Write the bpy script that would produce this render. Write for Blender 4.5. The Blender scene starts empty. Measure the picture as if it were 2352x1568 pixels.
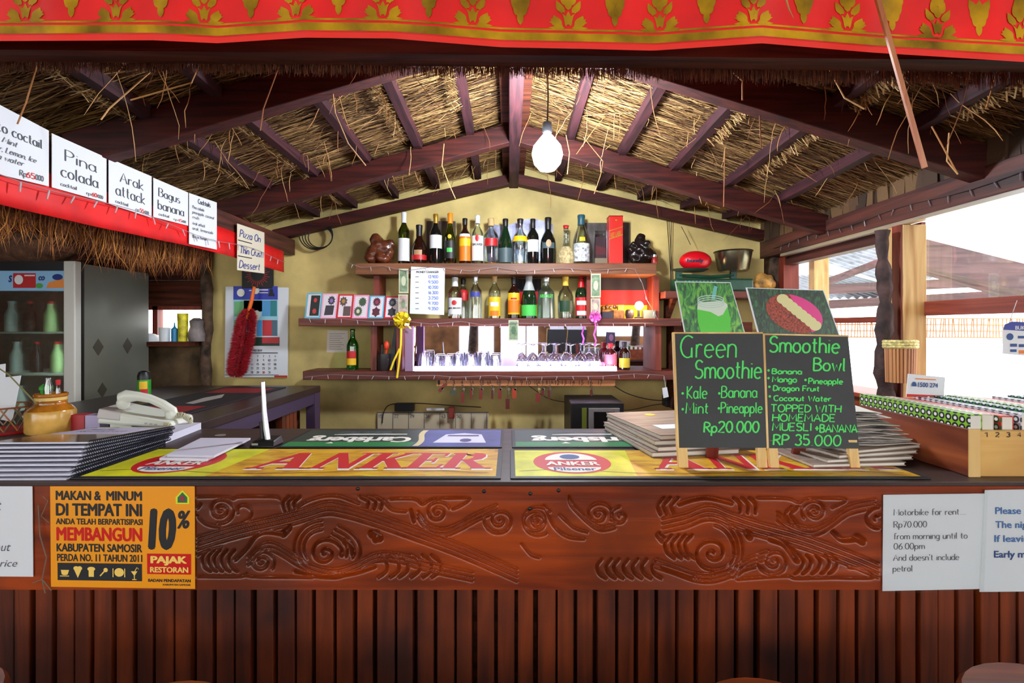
import bpy, math, random
import numpy as np
from mathutils import Vector, Matrix
random.seed(7)
PI = math.pi
SC = bpy.context.scene
COL = SC.collection
# ------------------------------------------------------------------ camera, world, exposure
F, VX, VY, CZ = 1176.0, 1170.0, 752.0, 1.45
cam = bpy.data.cameras.new('camera')
cam.lens = 18.0; cam.sensor_width = 36.0; cam.clip_start = 0.02
cam.shift_x = (1176 - VX) / 2352.0
cam.shift_y = -(784 - VY) / 2352.0
camo = bpy.data.objects.new('camera', cam); COL.objects.link(camo)
camo.location = (0, 0, CZ); camo.rotation_euler = (PI / 2, 0, 0)
SC.camera = camo
SC.view_settings.view_transform = 'Standard'
SC.view_settings.look = 'None'
SC.view_settings.exposure = 1.55
SC.view_settings.gamma = 1.0
SC.view_settings.use_curve_mapping = False
world = bpy.data.worlds.new('sky'); SC.world = world; world.use_nodes = True
_bg = world.node_tree.nodes['Background']
_bg.inputs[0].default_value = (0.97, 0.98, 0.99, 1); _bg.inputs[1].default_value = 2.0
sun = bpy.data.lights.new('sun', 'SUN'); sun.energy = 2.2; sun.angle = 0.02; sun.color = (1, .95, .86)
suno = bpy.data.objects.new('sun', sun); COL.objects.link(suno)
suno.rotation_euler = (math.radians(20), math.radians(-28), 0)

# ------------------------------------------------------------------ helpers
def P(px, py, d):
    return Vector(((px - VX) / F * d, d, CZ - (py - VY) / F * d))
def X(px, d): return (px - VX) / F * d
def Z(py, d): return CZ - (py - VY) / F * d
def DT(py): return 0.35 * F / (py - VY)          # depth of a point on the counter top seen at row py
def lin(c):
    o = []
    for v in c[:3]:
        v /= 255.0
        o.append(v / 12.92 if v <= .04045 else ((v + .055) / 1.055) ** 2.4)
    return (*o, 1.0)
MATS = {}
def nodes(m):
    m.use_nodes = True
    return m.node_tree, m.node_tree.nodes, m.node_tree.links, m.node_tree.nodes['Principled BSDF']
def mat(name, col, rough=.6, metal=0.0, var=0.0, vscale=30.0, bump=0.0, bscale=80.0, spec=.5, emit=0.0, coat=0.0, island=None, stretch=None):
    if name in MATS: return MATS[name]
    m = bpy.data.materials.new(name); MATS[name] = m
    nt, N, L, b = nodes(m)
    b.inputs['Base Color'].default_value = lin(col)
    b.inputs['Roughness'].default_value = rough
    b.inputs['Metallic'].default_value = metal
    b.inputs['Specular IOR Level'].default_value = spec
    if coat: b.inputs['Coat Weight'].default_value = coat; b.inputs['Coat Roughness'].default_value = .08
    if emit:
        b.inputs['Emission Color'].default_value = lin(col); b.inputs['Emission Strength'].default_value = emit
    tc = N.new('ShaderNodeTexCoord'); mp = N.new('ShaderNodeMapping')
    if stretch: mp.inputs['Scale'].default_value = stretch
    L.new(tc.outputs['Object'], mp.inputs['Vector'])
    if var or island:
        nz = N.new('ShaderNodeTexNoise'); nz.inputs['Scale'].default_value = vscale; nz.inputs['Detail'].default_value = 6
        L.new(mp.outputs[0], nz.inputs['Vector'])
        rp = N.new('ShaderNodeValToRGB')
        lo = [max(0, c * (1 - var)) for c in col]; hi = [min(255, c * (1 + var * .6)) for c in col]
        rp.color_ramp.elements[0].color = lin(lo); rp.color_ramp.elements[1].color = lin(hi)
        rp.color_ramp.elements[0].position = .3; rp.color_ramp.elements[1].position = .7
        if island:
            g = N.new('ShaderNodeNewGeometry')
            e = rp.color_ramp.elements
            e[0].position = 0; e[1].position = 1; e[0].color = lin(island[0]); e[1].color = lin(island[-1])
            for i, c in enumerate(island[1:-1]):
                k = e.new((i + 1) / (len(island) - 1)); k.color = lin(c)
            L.new(g.outputs['Random Per Island'], rp.inputs[0])
        else:
            L.new(nz.outputs[0], rp.inputs[0])
        L.new(rp.outputs[0], b.inputs['Base Color'])
    if bump:
        nb = N.new('ShaderNodeTexNoise'); nb.inputs['Scale'].default_value = bscale; nb.inputs['Detail'].default_value = 5
        L.new(mp.outputs[0], nb.inputs['Vector'])
        bp = N.new('ShaderNodeBump'); bp.inputs['Strength'].default_value = bump; bp.inputs['Distance'].default_value = .01
        L.new(nb.outputs[0], bp.inputs['Height']); L.new(bp.outputs[0], b.inputs['Normal'])
    return m
def wood(name, c0, c1, axis='x', scale=9.0, rough=.4, bump=.25, blot=None, coat=0.0, spec=.5):
    """grain runs along axis; blot = third colour of large worn patches"""
    if name in MATS: return MATS[name]
    m = bpy.data.materials.new(name); MATS[name] = m
    nt, N, L, b = nodes(m)
    tc = N.new('ShaderNodeTexCoord'); mp = N.new('ShaderNodeMapping')
    s = {'x': (.07, 1, 1), 'y': (1, .07, 1), 'z': (1, 1, .07)}[axis]
    mp.inputs['Scale'].default_value = s
    L.new(tc.outputs['Object'], mp.inputs[0])
    nz = N.new('ShaderNodeTexNoise'); nz.inputs['Scale'].default_value = scale * 6; nz.inputs['Detail'].default_value = 9
    nz.inputs['Distortion'].default_value = .6
    L.new(mp.outputs[0], nz.inputs['Vector'])
    rp = N.new('ShaderNodeValToRGB'); rp.color_ramp.elements[0].color = lin(c0); rp.color_ramp.elements[1].color = lin(c1)
    rp.color_ramp.elements[0].position = .33; rp.color_ramp.elements[1].position = .68
    L.new(nz.outputs[0], rp.inputs[0])
    out = rp.outputs[0]
    if blot:
        n2 = N.new('ShaderNodeTexNoise'); n2.inputs['Scale'].default_value = scale * .55; n2.inputs['Detail'].default_value = 4
        L.new(tc.outputs['Object'], n2.inputs['Vector'])
        r2 = N.new('ShaderNodeValToRGB'); r2.color_ramp.elements[0].position = .45; r2.color_ramp.elements[1].position = .68
        L.new(n2.outputs[0], r2.inputs[0])
        mx = N.new('ShaderNodeMix'); mx.data_type = 'RGBA'
        L.new(r2.outputs[0], mx.inputs[0]); L.new(out, mx.inputs[6]); mx.inputs[7].default_value = lin(blot)
        out = mx.outputs[2]
    L.new(out, b.inputs['Base Color'])
    b.inputs['Roughness'].default_value = rough
    b.inputs['Specular IOR Level'].default_value = spec
    if coat: b.inputs['Coat Weight'].default_value = coat; b.inputs['Coat Roughness'].default_value = .15
    bp = N.new('ShaderNodeBump'); bp.inputs['Strength'].default_value = bump; bp.inputs['Distance'].default_value = .004
    L.new(nz.outputs[0], bp.inputs['Height']); L.new(bp.outputs[0], b.inputs['Normal'])
    return m
def glass(name, col, gloss=.08, rough=.03, fres=.75):
    """thin walled glass: tinted see-through plus a Fresnel reflection"""
    if name in MATS: return MATS[name]
    m = bpy.data.materials.new(name); MATS[name] = m
    m.use_nodes = True; nt = m.node_tree; N = nt.nodes; L = nt.links
    N.remove(N['Principled BSDF']); o = N['Material Output']
    t = N.new('ShaderNodeBsdfTransparent'); t.inputs[0].default_value = lin(col)
    g = N.new('ShaderNodeBsdfGlossy'); g.inputs['Roughness'].default_value = rough; g.inputs[0].default_value = (1, 1, 1, 1)
    lw = N.new('ShaderNodeLayerWeight'); lw.inputs[0].default_value = .35
    ma = N.new('ShaderNodeMath'); ma.operation = 'MULTIPLY_ADD'; ma.inputs[1].default_value = fres; ma.inputs[2].default_value = gloss
    ma.use_clamp = True
    L.new(lw.outputs['Fresnel'], ma.inputs[0])
    mx = N.new('ShaderNodeMixShader')
    L.new(ma.outputs[0], mx.inputs[0]); L.new(t.outputs[0], mx.inputs[1]); L.new(g.outputs[0], mx.inputs[2])
    L.new(mx.outputs[0], o.inputs[0])
    return m
def emitter(name, col, s):
    if name in MATS: return MATS[name]
    m = bpy.data.materials.new(name); MATS[name] = m
    m.use_nodes = True; nt = m.node_tree; N = nt.nodes; L = nt.links
    N.remove(N['Principled BSDF'])
    e = N.new('ShaderNodeEmission'); e.inputs[0].default_value = lin(col); e.inputs[1].default_value = s
    L.new(e.outputs[0], N['Material Output'].inputs[0])
    return m

def empty(name, loc, label=None, cat=None, group=None, rz=0.0, kind=None):
    o = bpy.data.objects.new(name, None); COL.objects.link(o); o.empty_display_size = .05
    o.location = loc; o.rotation_euler = (0, 0, rz)
    tag(o, label, cat, group, kind); return o
def tag(o, label=None, cat=None, group=None, kind=None):
    if label: o['label'] = label
    if cat: o['category'] = cat
    if group: o['group'] = group
    if kind: o['kind'] = kind
    return o
def root_of(o):
    while o.parent: o = o.parent
    return o
def link_mesh(name, me, parent):
    o = bpy.data.objects.new(name, me); COL.objects.link(o)
    if parent is not None: o.parent = parent
    return o
class MB:
    """collects shapes and links them as ONE mesh object"""
    def __init__(s): s.v = []; s.f = []; s.mi = []; s.m = 0
    def add(s, vs, fs):
        n = len(s.v); s.v.extend([tuple(p) for p in vs])
        for f in fs: s.f.append(tuple(i + n for i in f)); s.mi.append(s.m)
        return s
    def box(s, x0, y0, z0, x1, y1, z1):
        return s.hexa([(x0, y0, z0), (x1, y0, z0), (x1, y1, z0), (x0, y1, z0), (x0, y0, z1), (x1, y0, z1), (x1, y1, z1), (x0, y1, z1)])
    def hexa(s, p):
        return s.add(p, [(0, 3, 2, 1), (4, 5, 6, 7), (0, 1, 5, 4), (1, 2, 6, 5), (2, 3, 7, 6), (3, 0, 4, 7)])
    def obox(s, c, sx, sy, sz, rz=0.0, rx=0.0, ry=0.0):
        R = Matrix.Rotation(rz, 3, 'Z') @ Matrix.Rotation(ry, 3, 'Y') @ Matrix.Rotation(rx, 3, 'X'); c = Vector(c)
        ps = [c + R @ Vector((a * sx / 2, b * sy / 2, k * sz / 2)) for k in (-1, 1) for a, b in ((-1, -1), (1, -1), (1, 1), (-1, 1))]
        return s.hexa(ps)
    def beam(s, a, b, w, h, up=(0, 0, 1)):
        """rectangular bar from a to b"""
        a = Vector(a); b = Vector(b); t = (b - a).normalized(); up = Vector(up)
        sd = t.cross(up).normalized(); u = sd.cross(t)
        o = [sd * (i * w / 2) + u * (j * h / 2) for i, j in ((-1, -1), (1, -1), (1, 1), (-1, 1))]
        return s.hexa([a + o[0], a + o[1], b + o[1], b + o[0], a + o[3], a + o[2], b + o[2], b + o[3]])
    def tube(s, pts, r, n=6, cap=True, closed=False):
        pts = [Vector(p) for p in pts]; k = len(pts)
        rs = r if isinstance(r, (list, tuple)) else [r] * k
        vs = []; ref = None
        for i, p in enumerate(pts):
            if closed: t = (pts[(i + 1) % k] - pts[i - 1]).normalized()
            else: t = (pts[min(i + 1, k - 1)] - pts[max(i - 1, 0)]).normalized()
            if ref is None:
                ref = Vector((0, 0, 1)) if abs(t.z) < .9 else Vector((1, 0, 0))
            sd = (ref - t * ref.dot(t)).normalized(); ref = sd; u = t.cross(sd)
            for j in range(n):
                a = 2 * PI * j / n
                vs.append(p + (sd * math.cos(a) + u * math.sin(a)) * rs[i])
        fs = []
        for i in range(k if closed else k - 1):
            for j in range(n):
                a, b = i * n + j, i * n + (j + 1) % n
                c, d = ((i + 1) % k) * n + (j + 1) % n, ((i + 1) % k) * n + j
                fs.append((a, b, c, d))
        if cap and not closed:
            fs.append(tuple(range(n - 1, -1, -1))); fs.append(tuple((k - 1) * n + j for j in range(n)))
        return s.add(vs, fs)
    def lathe(s, prof, c=(0, 0, 0), n=20, a0=0.0, a1=2 * PI, sx=1.0, sy=1.0, cap=True):
        full = abs(a1 - a0 - 2 * PI) < 1e-6
        m = n if full else n + 1
        vs = []
        for r, z in prof:
            for j in range(m):
                a = a0 + (a1 - a0) * j / n
                vs.append((c[0] + r * math.cos(a) * sx, c[1] + r * math.sin(a) * sy, c[2] + z))
        fs = []
        for i in range(len(prof) - 1):
            for j in range(n):
                q = (j + 1) % m if full else j + 1
                fs.append((i * m + j, i * m + q, (i + 1) * m + q, (i + 1) * m + j))
        if full and cap:
            if prof[0][0] > 1e-5: fs.append(tuple(range(m - 1, -1, -1)))
            if prof[-1][0] > 1e-5: fs.append(tuple((len(prof) - 1) * m + j for j in range(m)))
        return s.add(vs, fs)
    def ball(s, c, rx, ry, rz, n=14, m=9):
        vs = []; fs = []
        for i in range(m + 1):
            t = PI * i / m
            for j in range(n):
                a = 2 * PI * j / n
                vs.append((c[0] + rx * math.sin(t) * math.cos(a), c[1] + ry * math.sin(t) * math.sin(a), c[2] - rz * math.cos(t)))
        for i in range(m):
            for j in range(n):
                fs.append((i * n + j, i * n + (j + 1) % n, (i + 1) * n + (j + 1) % n, (i + 1) * n + j))
        return s.add(vs, fs)
    def poly(s, pts2, mp):
        vs = [Vector(mp(*p)) for p in pts2]
        # printed shapes lie a hair apart so that overlapping ones do not coincide
        s.k = getattr(s, 'k', 0) + 1; n = len(vs); nn = (vs[n // 3] - vs[0]).cross(vs[2 * n // 3] - vs[0])
        if nn.length > 1e-12: nn = nn.normalized() * ((s.k % 6) * 3e-5); vs = [p + nn for p in vs]
        return s.add(vs, [tuple(range(len(vs)))])
    def prism(s, pts3, off):
        """extrude a planar loop by the vector off"""
        n = len(pts3); off = Vector(off)
        vs = [Vector(p) for p in pts3] + [Vector(p) + off for p in pts3]
        fs = [tuple(range(n)), tuple(range(2 * n - 1, n - 1, -1))]
        for i in range(n): fs.append((i, n + i, n + (i + 1) % n, (i + 1) % n)[::-1])
        return s.add(vs, fs)
    def grid(s, fn, nu, nv):
        vs = [fn(i / nu, j / nv) for j in range(nv + 1) for i in range(nu + 1)]
        fs = [(j * (nu + 1) + i, j * (nu + 1) + i + 1, (j + 1) * (nu + 1) + i + 1, (j + 1) * (nu + 1) + i) for j in range(nv) for i in range(nu)]
        return s.add(vs, fs)
    def build(s, name, mats, parent=None, smooth=False, world=True, bevel=0.0, solid=0.0):
        if not isinstance(mats, (list, tuple)): mats = [mats]
        me = bpy.data.meshes.new(name)
        off = root_of(parent).location if (parent is not None and world) else Vector((0, 0, 0))
        me.from_pydata([(p[0] - off[0], p[1] - off[1], p[2] - off[2]) for p in s.v], [], s.f)
        for m in mats: me.materials.append(m)
        if len(mats) > 1: me.polygons.foreach_set('material_index', s.mi)
        if smooth: me.polygons.foreach_set('use_smooth', [True] * len(me.polygons))
        me.update()
        o = link_mesh(name, me, parent)
        if solid:
            md = o.modifiers.new('solidify', 'SOLIDIFY'); md.thickness = solid; md.offset = 0
        if bevel:
            md = o.modifiers.new('bevel', 'BEVEL'); md.width = bevel; md.segments = 2; md.limit_method = 'ANGLE'
        if smooth and bevel == 0 and not solid:
            md = o.modifiers.new('edges', 'EDGE_SPLIT'); md.split_angle = math.radians(42)
        return o
def copy_tree(o, parent=None):
    c = o.copy(); COL.objects.link(c)
    c.parent = parent
    for ch in list(o.children): copy_tree(ch, c)
    return c
def quadmap(c00, c10, c11, c01, n=0.0):
    """unit square -> four corners (lower left, lower right, upper right, upper left), lifted n along the normal"""
    c00, c10, c11, c01 = map(Vector, (c00, c10, c11, c01))
    nn = (c10 - c00).cross(c01 - c00).normalized() * n
    return lambda u, v: (c00 * (1 - u) + c10 * u) * (1 - v) + (c01 * (1 - u) + c11 * u) * v + nn
def pxmap(x0, y0, x1, y1, qm):
    """pixel box of the photo -> a quad map (y0 is the top row)"""
    return lambda px, py: qm((px - x0) / (x1 - x0), (y1 - py) / (y1 - y0))
# ------------------------------------------------------------------ lettering
_TC = {}
def glyphs2d(body, bold=0.0, shear=0.0):
    k = (body, bold, shear)
    if k in _TC: return _TC[k]
    cu = bpy.data.curves.new('t', 'FONT'); cu.body = body; cu.size = 1; cu.offset = bold; cu.shear = shear; cu.resolution_u = 3
    ob = bpy.data.objects.new('t', cu); COL.objects.link(ob)
    bpy.context.view_layer.update()
    me = bpy.data.meshes.new_from_object(ob.evaluated_get(bpy.context.evaluated_depsgraph_get()))
    vs = [(v.co.x, v.co.y) for v in me.vertices]; fs = [tuple(p.vertices) for p in me.polygons]
    bpy.data.objects.remove(ob); bpy.data.curves.remove(cu); bpy.data.meshes.remove(me)
    _TC[k] = (vs, fs); return vs, fs
def text(mb, body, box, mp, bold=0.0, shear=0.0):
    """fit body into box (x0,y_top,x1,y_bottom) of the map mp"""
    vs, fs = glyphs2d(body, 0.0, shear)
    if not vs: return
    cp = [(0, 0, 0)] if bold < .015 else [(0, 0, 1)] + [(1.5 * bold * math.cos(t * PI / 4), .8 * bold * math.sin(t * PI / 4), t / 4 - 1) for t in range(8)]
    vs, fs = [(x + dx, y + dy, k) for dx, dy, k in cp for x, y in vs], [tuple(i + j * len(vs) for i in f) for j in range(len(cp)) for f in fs]
    xs = [v[0] for v in vs]; ys = [v[1] for v in vs]
    a, b, c, d = min(xs), max(xs), min(ys), max(ys)
    x0, yt, x1, yb = box
    o_ = Vector(mp(x0, yb)); nn = (Vector(mp(x1, yb)) - o_).cross(Vector(mp(x0, yt)) - o_).normalized() * .00012
    mb.add([Vector(mp(x0 + (x - a) / (b - a) * (x1 - x0), yb + (y - c) / (d - c) * (yt - yb))) + nn * k for x, y, k in vs], fs)
def arc(cx, cy, rx, ry, a0, a1, n=12):
    return [(cx + rx * math.cos(math.radians(a0 + (a1 - a0) * i / n)), cy + ry * math.sin(math.radians(a0 + (a1 - a0) * i / n))) for i in range(n + 1)]
G = {
 'A': (.7, [[(0, 0), (.35, 1), (.7, 0)], [(.12, .36), (.58, .36)]]),
 'B': (.58, [[(0, 0), (0, 1)], [(0, 1)] + arc(.2, .77, .32, .23, 90, -90) + [(0, .54)], [(.2, .54)] + arc(.24, .27, .34, .27, 90, -90) + [(0, 0)]]),
 'C': (.62, [arc(.38, .5, .38, .5, 50, 310)]),
 'D': (.62, [[(0, 0), (0, 1)], [(0, 1)] + arc(.15, .5, .47, .5, 90, -90) + [(0, 0)]]),
 'E': (.5, [[(.5, 1), (0, 1), (0, 0), (.5, 0)], [(0, .52), (.4, .52)]]),
 'F': (.5, [[(.5, 1), (0, 1), (0, 0)], [(0, .52), (.4, .52)]]),
 'G': (.72, [[(.66, .9)] + arc(.4, .5, .4, .5, 70, 300) + [(.62, .42)], [(.62, .45), (.64, 0)]]),
 'H': (.62, [[(0, 0), (0, 1)], [(.62, 0), (.62, 1)], [(0, .5), (.62, .5)]]),
 'I': (.12, [[(.06, 0), (.06, 1)]]),
 'K': (.56, [[(0, 0), (0, 1)], [(.52, 1), (.02, .45), (.56, 0)]]),
 'L': (.5, [[(0, 1), (0, 0), (.5, 0)]]),
 'M': (.78, [[(0, 0), (.06, 1), (.39, .3), (.72, 1), (.78, 0)]]),
 'N': (.64, [[(0, 0), (0, 1), (.64, 0), (.64, 1)]]),
 'O': (.72, [arc(.36, .5, .36, .5, 90, 450, 20)]),
 'P': (.54, [[(0, 0), (0, 1)], [(0, 1)] + arc(.2, .74, .34, .26, 90, -90) + [(0, .48)]]),
 'R': (.58, [[(0, 0), (0, 1)], [(0, 1)] + arc(.2, .76, .33, .24, 90, -90) + [(0, .52)], [(.2, .52), (.58, 0)]]),
 'S': (.56, [[(.54, .88)] + arc(.29, .75, .25, .25, 50, 250) + arc(.27, .26, .28, .26, 70, -150)]),
 'T': (.64, [[(0, 1), (.64, 1)], [(.32, 1), (.32, 0)]]),
 'U': (.6, [[(0, 1), (0, .3)] + arc(.3, .3, .3, .3, 180, 360) + [(.6, 1)]]),
 'W': (.9, [[(0, 1), (.22, 0), (.45, .75), (.68, 0), (.9, 1)]]),
 'X': (.6, [[(0, 1), (.6, 0)], [(.6, 1), (0, 0)]]),
 'Y': (.6, [[(0, 1), (.3, .5), (.6, 1)], [(.3, .5), (.3, 0)]]),
 'a': (.5, [arc(.24, .3, .24, .3, 40, 400, 16), [(.47, .6), (.47, .1), (.55, 0)]]),
 'b': (.5, [[(0, 1), (0, 0)], arc(.24, .3, .24, .3, 180, 540, 16)]),
 'c': (.44, [arc(.26, .3, .26, .3, 45, 315)]),
 'd': (.5, [arc(.24, .3, .24, .3, 0, 360, 16), [(.48, 1), (.48, 0)]]),
 'e': (.5, [[(.02, .32), (.48, .34)] + arc(.25, .3, .25, .3, 8, 315, 16)]),
 'f': (.34, [arc(.26, .8, .14, .2, 40, 180) + [(.12, 0)], [(0, .58), (.3, .58)]]),
 'g': (.5, [arc(.24, .3, .24, .3, 40, 400, 16), [(.48, .6), (.48, -.1)] + arc(.26, -.1, .22, .2, 0, -150)]),
 'h': (.46, [[(0, 1), (0, 0)], [(0, .35)] + arc(.23, .36, .23, .24, 160, 0) + [(.46, 0)]]),
 'i': (.1, [[(.05, .6), (.05, 0)], [(.05, .78), (.06, .82)]]),
 'j': (.2, [[(.15, .6), (.15, -.15), (.0, -.28)], [(.15, .78), (.16, .82)]]),
 'k': (.44, [[(0, 1), (0, 0)], [(.4, .6), (.02, .25), (.44, 0)]]),
 'l': (.14, [[(.05, 1), (.05, .08), (.14, 0)]]),
 'm': (.76, [[(0, .6), (0, 0)], [(0, .38)] + arc(.19, .38, .19, .22, 160, 0) + [(.38, 0)], [(.38, .38)] + arc(.57, .38, .19, .22, 160, 0) + [(.76, 0)]]),
 'n': (.46, [[(0, .6), (0, 0)], [(0, .35)] + arc(.23, .36, .23, .24, 160, 0) + [(.46, 0)]]),
 'o': (.5, [arc(.25, .3, .25, .3, 90, 450, 16)]),
 'p': (.5, [[(0, .6), (-.02, -.35)], arc(.24, .3, .24, .3, 180, 540, 16)]),
 'r': (.32, [[(0, .6), (0, 0)], [(0, .35)] + arc(.2, .38, .18, .22, 150, 50)]),
 's': (.4, [arc(.2, .45, .17, .15, 50, 250) + arc(.2, .15, .18, .15, 70, -140)]),
 't': (.34, [[(.14, .9), (.14, .1), (.3, 0)], [(0, .62), (.32, .62)]]),
 'u': (.46, [[(0, .6), (0, .22)] + arc(.22, .22, .22, .22, 180, 350) + [(.46, .6)], [(.46, .6), (.46, 0)]]),
 'v': (.44, [[(0, .6), (.22, 0), (.44, .6)]]),
 'w': (.66, [[(0, .6), (.17, 0), (.33, .5), (.5, 0), (.66, .6)]]),
 'y': (.46, [[(0, .6), (.24, .02)], [(.46, .6), (.12, -.34)]]),
 'z': (.4, [[(0, .6), (.4, .6), (0, 0), (.4, 0)]]),
 '0': (.54, [arc(.27, .5, .27, .5, 90, 450, 18)]),
 '1': (.2, [[(0, .8), (.14, 1), (.14, 0)]]),
 '2': (.52, [arc(.25, .74, .25, .26, 160, -20) + [(0, 0), (.52, 0)]]),
 '3': (.5, [arc(.23, .76, .24, .24, 150, -80) + arc(.23, .27, .27, .27, 80, -150)]),
 '4': (.52, [[(.4, 0), (.4, 1), (0, .3), (.52, .3)]]),
 '5': (.52, [[(.48, 1), (.06, 1), (.03, .56)] + arc(.24, .32, .27, .3, 110, -140)]),
 '6': (.52, [[(.42, .96), (.1, .6)] + arc(.26, .28, .25, .28, 160, 520, 16)]),
 '7': (.5, [[(0, 1), (.5, 1), (.18, 0)]]),
 '8': (.5, [arc(.25, .76, .21, .23, -90, 270, 14), arc(.25, .27, .25, .27, 90, 450, 14)]),
 '9': (.5, [arc(.24, .7, .24, .29, 0, 360, 14), [(.48, .7), (.4, 0)]]),
 '.': (.1, [[(.05, 0), (.06, .06)]]), ',': (.1, [[(.07, .05), (.02, -.1)]]), '-': (.3, [[(.02, .4), (.28, .4)]]),
 '+': (.5, [[(.25, .8), (.25, .2)], [(0, .5), (.5, .5)]]), '\u2022': (.16, [[(.06, .3), (.1, .36)]]),
 "'": (.08, [[(.05, 1), (.03, .8)]]), '&': (.6, [[(.55, 0), (.1, .8), (.25, 1), (.38, .8), (.02, .3), (.2, 0), (.58, .4)]]),
}
def strokes2d(body, gap=.16, space=.42):
    out = []; x = 0
    for ch in body:
        if ch == ' ': x += space; continue
        w, ss = G.get(ch, G['o'])
        for st in ss: out.append([(p[0] + x, p[1]) for p in st])
        x += w + gap
    return out, x - gap
def ribbon(mb, pts, w, mp, nib=1.0):
    """flat pen stroke of half-width w in map units; nib<1 thins the horizontal strokes"""
    k = len(pts); L = []; R = []
    for i, p in enumerate(pts):
        a = pts[max(i - 1, 0)]; b = pts[min(i + 1, k - 1)]
        dx, dy = b[0] - a[0], b[1] - a[1]; l = math.hypot(dx, dy) or 1
        ww = w * (nib + (1 - nib) * abs(dy) / l)
        nx, ny = -dy / l * ww, dx / l * ww
        L.append((p[0] + nx, p[1] + ny)); R.append((p[0] - nx, p[1] - ny))
    vs = [Vector(mp(*p)) for p in L] + [Vector(mp(*p)) for p in R]
    mb.k = getattr(mb, 'k', 0) + 1; nn = (vs[1] - vs[0]).cross(vs[k] - vs[0])
    if nn.length > 1e-14: nn = nn.normalized() * ((mb.k % 5) * 4e-5); vs = [p + nn for p in vs]
    mb.add(vs, [(i, i + 1, k + i + 1, k + i) for i in range(k - 1)])
def hand(mb, body, x0, x1, yb, cap, mp, w=2.0, nib=1.0, slant=0.0, wob=0.0, dy=0.0):
    """stroke lettering from x0 to x1 on the baseline yb (pixel rows grow downwards), capital height cap"""
    if body == '\u2022':
        mb.poly([((x0 + x1) / 2 + 3.0 * math.cos(t * PI / 5), yb - cap * .4 + 3.0 * math.sin(t * PI / 5)) for t in range(10)], mp); return
    ss, W = strokes2d(body); sx = (x1 - x0) / W
    for st in ss:
        pts = [(x0 + (x + slant * y) * sx + random.uniform(-wob, wob), yb + dy * x * sx - y * cap + random.uniform(-wob, wob)) for x, y in st]
        q = []
        for i, p in enumerate(pts):
            q.append(p)
        ribbon(mb, q, w, mp, nib)
def sheet(mb, mp, x0, y0, x1, y1):
    mb.poly([(x0, y1), (x1, y1), (x1, y0), (x0, y0)], mp)
# ------------------------------------------------------------------ materials of the setting
wd_roof = wood('roof_timber', (36, 15, 19), (70, 32, 36), 'y', 8, .7, .2, spec=.3)
wd_raft = wood('rafter_timber', (40, 13, 10), (80, 29, 21), 'x', 8, .65, .2, spec=.3)
wd_dark = wood('dark_timber', (48, 22, 15), (100, 50, 30), 'x', 6, .8, .3, spec=.2)
wd_darky = wood('dark_timber_depth', (46, 22, 18), (96, 48, 36), 'y', 6, .55, .3)
wd_post = wood('pale_post_timber', (176, 128, 66), (222, 184, 120), 'z', 5, .5, .2)
wd_redz = wood('red_timber_upright', (92, 30, 20), (138, 56, 36), 'z', 6, .5, .2)
wd_redy = wood('red_timber_depth', (110, 40, 26), (156, 70, 48), 'y', 6, .5, .2)
wd_shelf = wood('shelf_timber', (72, 26, 18), (118, 52, 34), 'x', 6, .5, .25)
wd_shelf2 = wood('pale_shelf_timber', (88, 48, 26), (140, 86, 50), 'x', 6, .5, .25)
wd_counter = wood('counter_top_timber', (34, 18, 14), (58, 34, 26), 'x', 5, .45, .15)
wd_carve = wood('carved_board_timber', (108, 36, 6), (166, 66, 12), 'x', 5, .33, .35, blot=(84, 34, 12), coat=.2)
wd_slat = wood('slat_timber', (76, 28, 9), (132, 55, 17), 'z', 5, .4, .3, blot=(50, 22, 18), coat=.1)
wd_yellow = wood('yellow_pine', (196, 142, 58), (232, 190, 104), 'x', 3, .5, .2)
wd_yellowz = wood('yellow_pine_upright', (206, 160, 84), (238, 204, 134), 'z', 4, .5, .15)
wd_boxside = wood('box_side_timber', (104, 44, 20), (158, 80, 40), 'y', 4, .45, .25)
m_plaster = mat('yellow_plaster', (206, 184, 116), .8, var=.26, vscale=2.2, bump=.25, bscale=14)
m_stone = mat('dark_stone', (84, 66, 44), .9, var=.75, vscale=5, bump=1.0, bscale=9)
m_black = mat('black_plastic', (18, 18, 20), .4)
m_ground = mat('pale_ground', (205, 198, 184), .9, var=.12, vscale=2)
m_floor = mat('dark_floor', (58, 34, 24), .6, var=.4, vscale=3)
m_thatch = mat('thatch_backing', (96, 70, 36), .95, var=.6, vscale=14, bump=.8, bscale=40, stretch=(1, 6, 1))
m_straw = mat('thatch_straw', (170, 132, 70), .8, island=[(60, 38, 18), (108, 74, 36), (140, 104, 54), (182, 146, 90)])
m_strawd = mat('loose_straw', (170, 120, 70), .8, island=[(120, 66, 34), (176, 120, 66), (206, 164, 108)])
m_strawo = mat('orange_straw', (180, 110, 40), .8, island=[(78, 40, 14), (136, 78, 26), (196, 132, 56)])
m_brush = mat('trimmed_straw', (70, 34, 20), .85, island=[(46, 20, 14), (92, 46, 24), (120, 70, 34)])
m_metal = mat('brushed_metal', (190, 190, 188), .3, metal=1.0)
m_steel = mat('aluminium_strip', (226, 226, 222), .28, metal=.9)
m_bark = mat('bark', (74, 56, 42), .9, var=.6, vscale=18, bump=1.0, bscale=25)
m_pane = glass('window_pane_glass', (246, 250, 252), gloss=.0, fres=.12)
m_white = mat('white_paper', (222, 227, 232), .6)
m_ink = mat('black_ink', (26, 26, 30), .6)
m_greyink = mat('grey_ink', (92, 94, 102), .6)
m_redink = mat('red_ink', (206, 36, 30), .6)
m_blueink = mat('blue_ink', (70, 118, 178), .6)
m_darkblue = mat('dark_blue_ink', (44, 78, 138), .6)
m_pen = mat('blue_ball_pen_ink', (70, 80, 140), .6)

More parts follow.
